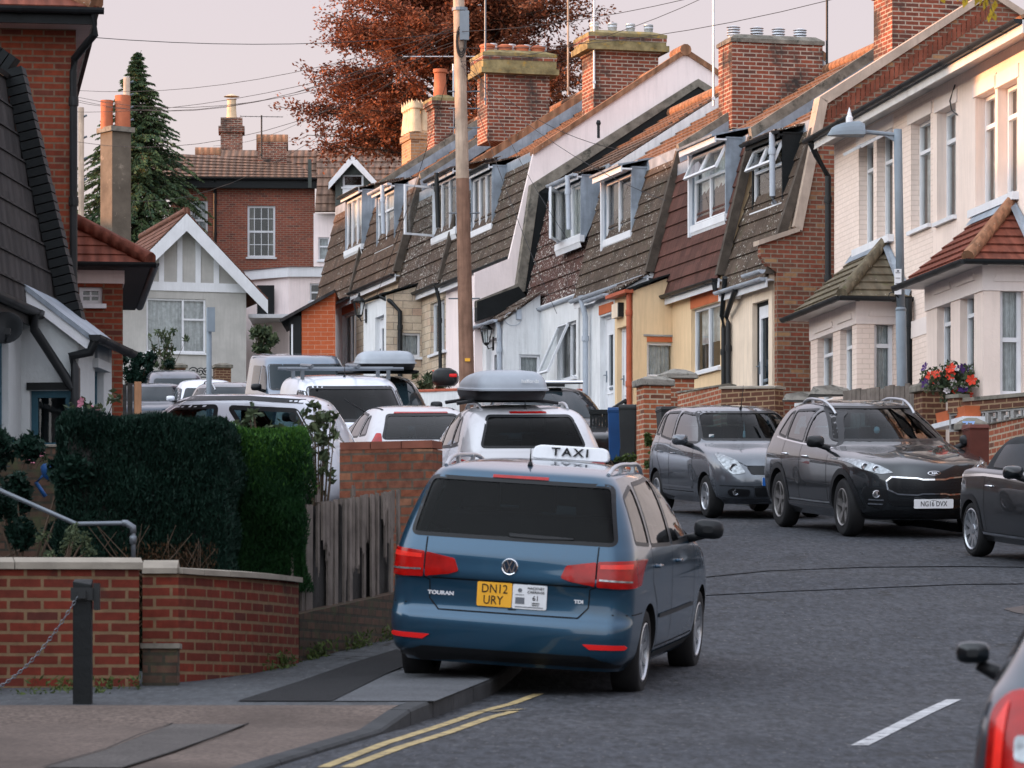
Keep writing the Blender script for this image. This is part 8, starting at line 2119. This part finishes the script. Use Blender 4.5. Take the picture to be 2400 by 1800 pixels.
# conifer with drooping sprays
rng = random.Random(4)
D = 147; base = P(322,640,D); base.z = g(D)
o = empty('conifer_tree', base, 'tall dark conifer with drooping tips behind the bungalow', 'tree')
H = zat(118,D)-base.z; zb = zat(500,D)-base.z
mb = MB(); mb.tube([(0,0,-1),(0,0,H*.6),(.0,0,H-.3),(.14,0,H)],[.3,.15,.04,.01],8); items = []
z = zb-1.4
while z < H-.05:
    s = (H-z)/(H-zb); Rr = .05+2.3*min(s,1.12)**.98; nb = 13
    for k in range(nb):
        a = rng.uniform(0,2*math.pi); L = Rr*rng.choice((.5,.7,.85,.95,1.05,1.22))*rng.uniform(.9,1.08); d = Vector((math.cos(a),math.sin(a),0))
        p0 = Vector((0,0,z)); tip = p0+d*L+Vector((0,0,.12*L-.28*L*L*.35)); mid = p0+d*L*.55+Vector((0,0,.16*L))
        mb.tube([p0,mid,tip],[.03,.018,.005],4,cap=False)
        for i in range(int(34+42*L)):
            t = rng.uniform(.12,1.03); c = p0.lerp(mid,t*2) if t < .5 else mid.lerp(tip,t*2-1)
            sd = (d*rng.uniform(.2,1)+Vector((-d.y,d.x,0))*rng.uniform(-1,1)).normalized()
            l = rng.uniform(.06,.14)*(1.15-.4*t)
            c = c+sd*rng.uniform(0,.2)*(1.2-t)*min(L,1.6)
            dr = (sd*.8+Vector((0,0,rng.uniform(-1.0,-.1)))).normalized()
            items.append((c+dr*l*.4,dr,l,rng.uniform(.016,.034),rv(rng)))
    z += .15
mb.build('trunk', X['bark'], o, smooth=True); leafmesh('crown', items, X['conif'], o)
# clipped hedges beside the drive
def hedge(name, label, px0, px1, pyt, D0, dep, mat, n, seed, lw=.006, ll=.035, zb=None, wob=.05, top=None):
    rng = random.Random(seed); a, b = P(px0,pyt,D0), P(px1,pyt,D0); zb = g(D0)+.1 if zb is None else zb; w_ = b.x-a.x; H = a.z-zb
    o = empty(name, Vector((a.x,D0,zb)), label, 'hedge')
    mb = MB(); k = .09
    nx, nz = 9, 7
    def f(u, v, w): return Vector((k+u*(w_-2*k), k+w*(dep-2*k), v*(H-k)))
    mb.box(k,w_-k,k,dep-k,-.2,H-k); mb.build('stems', X['wooddk'], o)
    it = []
    ph = [rng.uniform(0,6) for _ in range(6)]
    def bulge(x, y, z): return wob*(math.sin(x*5+ph[0])*math.sin(z*4+ph[1])+.6*math.sin(x*11+ph[2]+z*7)+.5*math.sin(z*13+ph[3]+x*3))
    for i in range(n):
        r = rng.random()
        if r < .50: p = Vector((rng.uniform(0,w_),0,rng.uniform(-.1,H))); nr = Vector((0,-1,0))
        elif r < .72: p = Vector((rng.uniform(0,w_),rng.uniform(0,dep),H)); nr = Vector((0,0,1))
        elif r < .86: p = Vector((w_,rng.uniform(0,dep),rng.uniform(-.1,H))); nr = Vector((1,0,0))
        else: p = Vector((0,rng.uniform(0,dep),rng.uniform(-.1,H))); nr = Vector((-1,0,0))
        # round the top edges a little
        e = max(0,p.z-(H-.12))/.12 if nr.z == 0 else 0
        p = p+nr*(bulge(p.x+p.y*.7,p.y,p.z)-rng.random()**2*.12-.07*e*e)
        if nr.z: p.z -= .06*(max(0,abs(p.x-w_/2)/(w_/2)-.85)/.15)**2
        d = (Vector((0,0,1))*rng.uniform(.3,1.2)+nr*rng.uniform(.1,.7)+rv(rng)*.55).normalized()
        it.append((p,d,ll*rng.uniform(.6,1.5),lw*rng.uniform(.7,1.6),rv(rng)))
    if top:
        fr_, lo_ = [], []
        for q in it: (fr_ if rng.random() < max(0,min(1,(q[0].z/H-.55)/.5))**1.6 else lo_).append(q)  # higher leaves take the brighter colour, standing in for light from above
        leafmesh('lit_top_leaves', fr_, top, o); it = lo_
    leafmesh('foliage', it, mat, o); return o
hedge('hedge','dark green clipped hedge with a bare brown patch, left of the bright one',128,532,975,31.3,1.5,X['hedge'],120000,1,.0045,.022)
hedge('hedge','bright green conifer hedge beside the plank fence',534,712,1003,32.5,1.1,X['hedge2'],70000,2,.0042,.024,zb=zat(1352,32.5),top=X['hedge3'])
rng = random.Random(8); hd1 = o = [q for q in COL.objects if q.name.startswith('hedge') and q.get('label','').startswith('dark')][0]
mb = MB()
for i in range(70):
    x = rng.uniform(.25,1.1); z = rng.uniform(.25,.85); d = Vector((rng.uniform(-.25,.25),-.02,rng.uniform(.1,.3))); p = Vector((x,rng.uniform(-.07,-.01),z)); mb.tube([p,p+d],[.004,.002],4,cap=False)
mb.build('bare_twigs', X['twig'], o)
it = []
for i in range(9000):
    x, z = rng.gauss(.86,.22), rng.gauss(.5,.26)
    if not (.2 < x < 1.2 and .05 < z < .95): continue
    it.append((Vector((x,rng.uniform(-.075,-.0),z)),(Vector((0,-.3,1))+rv(rng)*.7).normalized(),rng.uniform(.01,.024),rng.uniform(.002,.0045),rv(rng)))
leafmesh('dead_foliage', it, M_leaf('dead_hedge_leaf',(.03,.017,.01),(.085,.045,.022),.1), o)
def bushy(name, label, cat, pos, size, n, mat, seed, leaf=(.03,.015), stems=0, mat2=None, kind=None, up=.3, flowers=None):
    rng = random.Random(seed); pos = Vector(pos); o = empty(name, pos, label, cat) if not kind else None
    it = []; mb = MB(); cl = []
    for i in range(max(8,stems)): cl.append(Vector((rng.gauss(0,.45)*size[0],rng.gauss(0,.45)*size[1],rng.uniform(.15,1)*size[2])))
    for i in range(n):
        c = rng.choice(cl); p = c+rv(rng)*rng.random()**.6*min(size)*.42; p.z = max(.02,p.z)
        it.append((p,(rv(rng)+Vector((0,0,up))).normalized(),leaf[0]*rng.uniform(.6,1.4),leaf[1]*rng.uniform(.6,1.4),rv(rng)))
    leafmesh('leaves', it, mat, o)
    for c in cl: mb.tube([(c.x*.15,c.y*.15,-.05),(c.x*.6,c.y*.6,c.z*.5),c],[.012,.008,.003],4,cap=False)
    mb.build('stem', X['twig'], o)
    for m_, k, r_ in flowers or ():
        for i in range(k):
            c = rng.choice(cl)+rv(rng)*min(size)*.35; nr = (rv(rng)+Vector((-.4,-1,.6))).normalized(); u = nr.orthogonal().normalized(); v_ = nr.cross(u)
            pts = [c]; fs = []
            for j in range(6):
                a = j*math.pi/3; e = u*math.cos(a)+v_*math.sin(a); f = u*math.cos(a+.9)+v_*math.sin(a+.9)
                pts += [c+e*r_+nr*r_*.3,c+(e+f)*r_*.75+nr*r_*.35,c+f*r_+nr*r_*.3]; fs.append((0,j*3+1,j*3+2,j*3+3))
            mb = MB(); mb.add(pts, fs); mb.build('flower', m_, o)
    return o
bushy('shrub','pale variegated bush behind the stone coping','bush',P(150,1325,30.2),(.2,.15,.28),900,X['shrub'],3,(.014,.008))
X['varieg'] = M_plain('variegated_leaf',(.28,.31,.26),.7,var=.4,vs=9)
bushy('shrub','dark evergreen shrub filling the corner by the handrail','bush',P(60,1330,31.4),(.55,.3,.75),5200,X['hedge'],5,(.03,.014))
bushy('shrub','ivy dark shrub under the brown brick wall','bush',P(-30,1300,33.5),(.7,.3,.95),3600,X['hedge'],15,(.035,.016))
bushy('climbing_plant','leafy climbing plant between the bright hedge and the brick wall','plant',P(745,1330,34.2),(.14,.12,1.35),420,X['shrub'],21,(.042,.022),26,up=-.3)
bushy('shrub','dark brambles behind the hedges','bush',P(620,1120,34.5),(.5,.2,.55),260,X['shrub'],22,(.04,.02),24,up=-.2)
bushy('anemone_plant','pink flowering anemones in front of the cottage porch','flowers',P(205,1080,39),(.26,.2,.62),160,X['shrub'],23,(.04,.02),14,flowers=((X['pinkfl'],14,.045),))
bushy('anemone_plant','pink flowers on the brown wall under the blue window','flowers',P(78,1085,37),(.16,.1,.14),90,X['shrub'],24,(.03,.015),8,flowers=((X['pinkfl'],7,.03),))
bushy('flowers','red and purple flowers trailing from the trough on the bay','flowers',K2.M @ Vector(((K2.fx(2214,-.95)+K2.fx(2284,-.95))/2,-.98,K2.fz(1000,1.5,-.95)+.1)),(.42,.42,.42),1500,X['shrub'],25,(.035,.02),22,up=-.4,flowers=((X['redfl'],16,.06),(X['purfl'],10,.06),(X['whfl'],12,.045)))
bushy('flowers','dark purple flowers on the flat capped pier','flowers',P(2190,912,58.6),(.2,.12,.12),60,X['shrub'],26,(.025,.015),10,flowers=((X['purfl'],16,.05),(X['redfl'],2,.05)))
xa, xb = K2.fx(2214,-.95), K2.fx(2284,-.95); zt = K2.fz(985,(xa+xb)/2,-.95)
o = empty('flower_trough', K2.M @ Matrix.Translation((xa,-.98,zt)), 'orange red flower troughs on the white ledge of the red tiled bay', 'flower trough')
for x0, x1 in ((0,(xb-xa)*.44),((xb-xa)*.56,xb-xa)):
    mb = MB(); mb.add([(x0+.03,-.08,0),(x1-.03,-.08,0),(x1-.03,.12,0),(x0+.03,.12,0),(x0,-.1,.14),(x1,-.1,.14),(x1,.13,.14),(x0,.13,.14)],[(3,2,1,0),(0,1,5,4),(1,2,6,5),(2,3,7,6),(3,0,4,7),(4,5,6,7)]); mb.build('trough', X['redlint'], o)
mb = MB(); mb.box(-.05,xb-xa+.05,-.14,.2,-.07,-.003); mb.build('ledge', X['white'], o)
bushy('shrub','young bare stemmed shrub in front of the bungalow window','bush',P(388,880,122),(.42,.3,1.25),420,X['shrub'],31,(.09,.03),26,up=.9)
bushy('hedge','rounded dark hedge before the bungalow with pale flowers','hedge',P(320,905,121),(.85,.4,.85),3200,X['shrub'] if False else X['hedge'],32,(.07,.035),30,flowers=((X['whfl'],18,.06),))
bushy('shrub','small red green tree beside the bungalow corner','bush',P(620,850,121),(.5,.4,.95),900,X['shrub'],33,(.09,.04),20)
bushy('flowers','spiky plants with red flowers in the white walled bed','flowers',P(1005,925,87.5),(.5,.2,.45),420,X['shrub'],34,(.09,.02),18,up=.6,flowers=((X['redfl'],5,.04),))
bushy('weed','green weeds at the foot of the lit brick pier','plant',P(1545,1100,63.4),(.22,.14,.5),500,X['weed'],35,(.04,.018),14)
bushy('weed','green weeds growing by the blue bin','plant',P(1450,1095,64.0),(.3,.14,.18),300,X['weed'],36,(.035,.018),10)
# weeds and moss along the wall feet
rng = random.Random(40); it = []
for (a, b, n, h0) in ((P(60,0,28.9),P(330,0,29.1),500,.1),(P(335,0,29.75),P(700,0,31.95),1500,.14),(P(697,0,32.3),P(940,0,34.9),900,.13),(P(-60,0,28.4),P(300,0,28.6),250,.05)):
    for i in range(n):
        s = rng.random(); p = a.lerp(b,s); p.y -= rng.random()**2*.2; p.z = g(p.y)+.1+rng.random()**2*h0
        if math.sin(s*17+a.x*5)+rng.uniform(-1,1) < -.2: continue
        it.append((p,(rv(rng)+Vector((0,0,.9))).normalized(),rng.uniform(.012,.035),rng.uniform(.005,.011),rv(rng)))
tag(leafmesh('weeds', it, X['weed'], None), None, None, None, 'stuff')
# leaves hanging in at the upper right corner
D = 27; a = P(2265,-120,D); o = empty('branch', a, 'yellowing leaves hanging into the top right corner', 'branch'); it = []; mb = MB(); rng = random.Random(9)
for px, py in ((2245,-8),(2290,0),(2310,8),(2262,5),(2325,25),(2332,12),(2318,42),(2300,-2),(2330,38),(2210,-2)):
    p = P(px,py,D)-a; it.append((p,Vector((rng.uniform(-.4,.4),rng.uniform(-.3,.3),-1)).normalized(),rng.uniform(.03,.05),rng.uniform(.014,.024),(rv(rng)+Vector((0,-1,0))).normalized())); mb.tube([(0,0,0),p*.6+Vector((0,0,.05)),p],[.006,.003,.002],4)
leafmesh('leaves', it, X['ylwleaf'], o); mb.build('twigs', X['twig'], o)
# fallen leaves and scraps on the road
rng = random.Random(17)
for i, (px, py) in enumerate(((1815,1420),(1840,1443),(2116,1288),(1750,1150),(2020,1300))):
    p = Vector(flat([(px,py)],.012)[0]); mb = MB(); s = .022
    mb.add([(-s,0,0),(0,-s*1.4,.008),(s,0,.012),(0,s*1.2,.004)],[(0,1,2,3)]); q = mb.build('litter', X['buff' if i == 0 else 'net'], None, Matrix.Translation(p)); tag(q,'dry brown leaf on the road right of the taxi' if i == 0 else 'tiny pale scrap of litter on the road','litter','litter on the road' if i else None)
# ------------------------------------------------------------------ unseen houses added left of view, their ridges set to shade the street
def shade_house(x, y0, y1, ridge, label, w=8.0):
    zb = g(y0)-.5
    o = empty('terraced_house', Vector((x,y0,zb)), label, 'house', 'unseen houses added for shade')
    L = y1-y0; r = ridge-zb; e = r-2.6
    hs = [(L*(i+.5)/max(1,int(L/3.5))-.5, L*(i+.5)/max(1,int(L/3.5))+.5, z, z+1.3) for i in range(max(1,int(L/3.5))) for z in (e-1.9,e-4.9)]
    A = Matrix(((0,0,1,0),(1,0,0,0),(0,1,0,0),(0,0,0,1)))
    mb = MB(A); mb.wall(0,L,-1,e,hs,.12); mb.M = Matrix()
    mb.prism([(-w,-1),(0,-1),(0,e),(-w/2,r-.06),(-w,e)],.0,.02,1); mb.prism([(-w,-1),(0,-1),(0,e),(-w/2,r-.06),(-w,e)],L-.02,L,1); mb.box(-w-.02,-w,0,L,-1,e); mb.build('wall', X['wallbrick2'], o)
    mb = MB(); mb.courses((.3,0,e-.15),(.3,L,e-.15),(-w/2,0,r),(-w/2,L,r),10,.03); mb.courses((-w-.3,L,e-.15),(-w-.3,0,e-.15),(-w/2,L,r),(-w/2,0,r),10,.03); mb.build('roof', X['tile_brown'], o)
    for q in hs: window(o, A, q, (.5,), sill=True, curtain='net')
    return o
T_ = math.tan(R(5.5))
for x, y0, y1, lit, label in ((-34,-8,58.5,10.1,'long unseen brick house added to shade the street by the cream bays'),
        (-36,57,82,12.1,'unseen brick house added to shade the street by the brick gable'),(-38,79,116,13.5,'unseen brick house added to shade the street by the pink flank'),
        (-52,110,172,18.0,'unseen brick house added to shade the top of the hill')):
    shade_house(x,y0,y1,lit+T_*(abs(x)+2),label)
shade_house(-8.2,-6,25,9.2,'near unseen brick house added to darken the foreground')  # added out of view to block western sky over the foreground
# ------------------------------------------------------------------ camera, light
cam = bpy.data.cameras.new('camera'); co = bpy.data.objects.new('camera', cam); COL.objects.link(co)
co.location = (0,0,EYE); co.rotation_euler = (R(90),0,0)
cam.sensor_width = 36; cam.lens = F/2400*36; cam.shift_y = (YH-900)/2400; cam.clip_start = .5; cam.clip_end = 6000
cam.dof.use_dof = True; cam.dof.focus_distance = 66; cam.dof.aperture_fstop = 10
sc.camera = co
w = bpy.data.worlds.new('World'); sc.world = w; w.use_nodes = True
wn = w.node_tree; bg = wn.nodes['Background']
CLC, CLW, CLU = (3.95,2.95,3.15,1), (12.2,14.2,15.6,1), (6.6,8.4,9.6,1)
SUN_EL, SUN_AZ = R(5.5), R(-93)          # azimuth from +Y towards +X: low in the west, left of the picture
sky = wn.nodes.new('ShaderNodeTexSky'); sky.sky_type = 'NISHITA'; sky.sun_disc = False
sky.sun_elevation = SUN_EL; sky.sun_rotation = SUN_AZ; sky.air_density = 1.0; sky.dust_density = 2.0; sky.ozone_density = 1.5
# tint ahead plus brightness added southwest and overhead, unseen, to lift the house fronts
tc = wn.nodes.new('ShaderNodeTexCoord'); sp = wn.nodes.new('ShaderNodeSeparateXYZ'); wn.links.new(tc.outputs['Generated'], sp.inputs[0])
def wm(op, a, b):
    n = wn.nodes.new('ShaderNodeMath'); n.operation = op
    for i, v in enumerate((a,b)):
        if hasattr(v,'links'): wn.links.new(v, n.inputs[i])
        else: n.inputs[i].default_value = v
    return n.outputs[0]
west = wm('MAXIMUM', wm('ADD', wm('MULTIPLY', sp.outputs[0], -.8), wm('MULTIPLY', sp.outputs[1], -.6)), 0.0); upw = wm('MAXIMUM', wm('SUBTRACT', sp.outputs[2], .2), 0.0)
def tint(f, c):
    n = wn.nodes.new('ShaderNodeMix'); n.data_type = 'RGBA'; n.blend_type = 'MULTIPLY'; n.inputs[0].default_value = 1
    if hasattr(f,'links'): wn.links.new(f, n.inputs[6])
    else: n.inputs[6].default_value = (f,f,f,1)
    n.inputs[7].default_value = c; return n.outputs[2]
def addc(a, b):
    n = wn.nodes.new('ShaderNodeMix'); n.data_type = 'RGBA'; n.blend_type = 'ADD'; n.inputs[0].default_value = 1
    wn.links.new(a, n.inputs[6]); wn.links.new(b, n.inputs[7]); return n.outputs[2]
tot = addc(addc(tint(1.0, CLC), tint(west, CLW)), addc(tint(upw, CLU), sky.outputs[0]))
wn.links.new(tot, bg.inputs[0]); bg.inputs[1].default_value = .10
su = bpy.data.lights.new('sun', 'SUN'); su.energy = 5.0; su.angle = R(.6); su.color = (1,.47,.22)
so = bpy.data.objects.new('sun', su); COL.objects.link(so)
sd = Vector((math.sin(SUN_AZ)*math.cos(SUN_EL), math.cos(SUN_AZ)*math.cos(SUN_EL), math.sin(SUN_EL)))
so.rotation_euler = sd.to_track_quat('Z','Y').to_euler(); so.location = (-30,20,40)
vs = sc.view_settings; vs.view_transform = 'Standard'; vs.look = 'None'; vs.exposure = 0.62; vs.gamma = 1.0
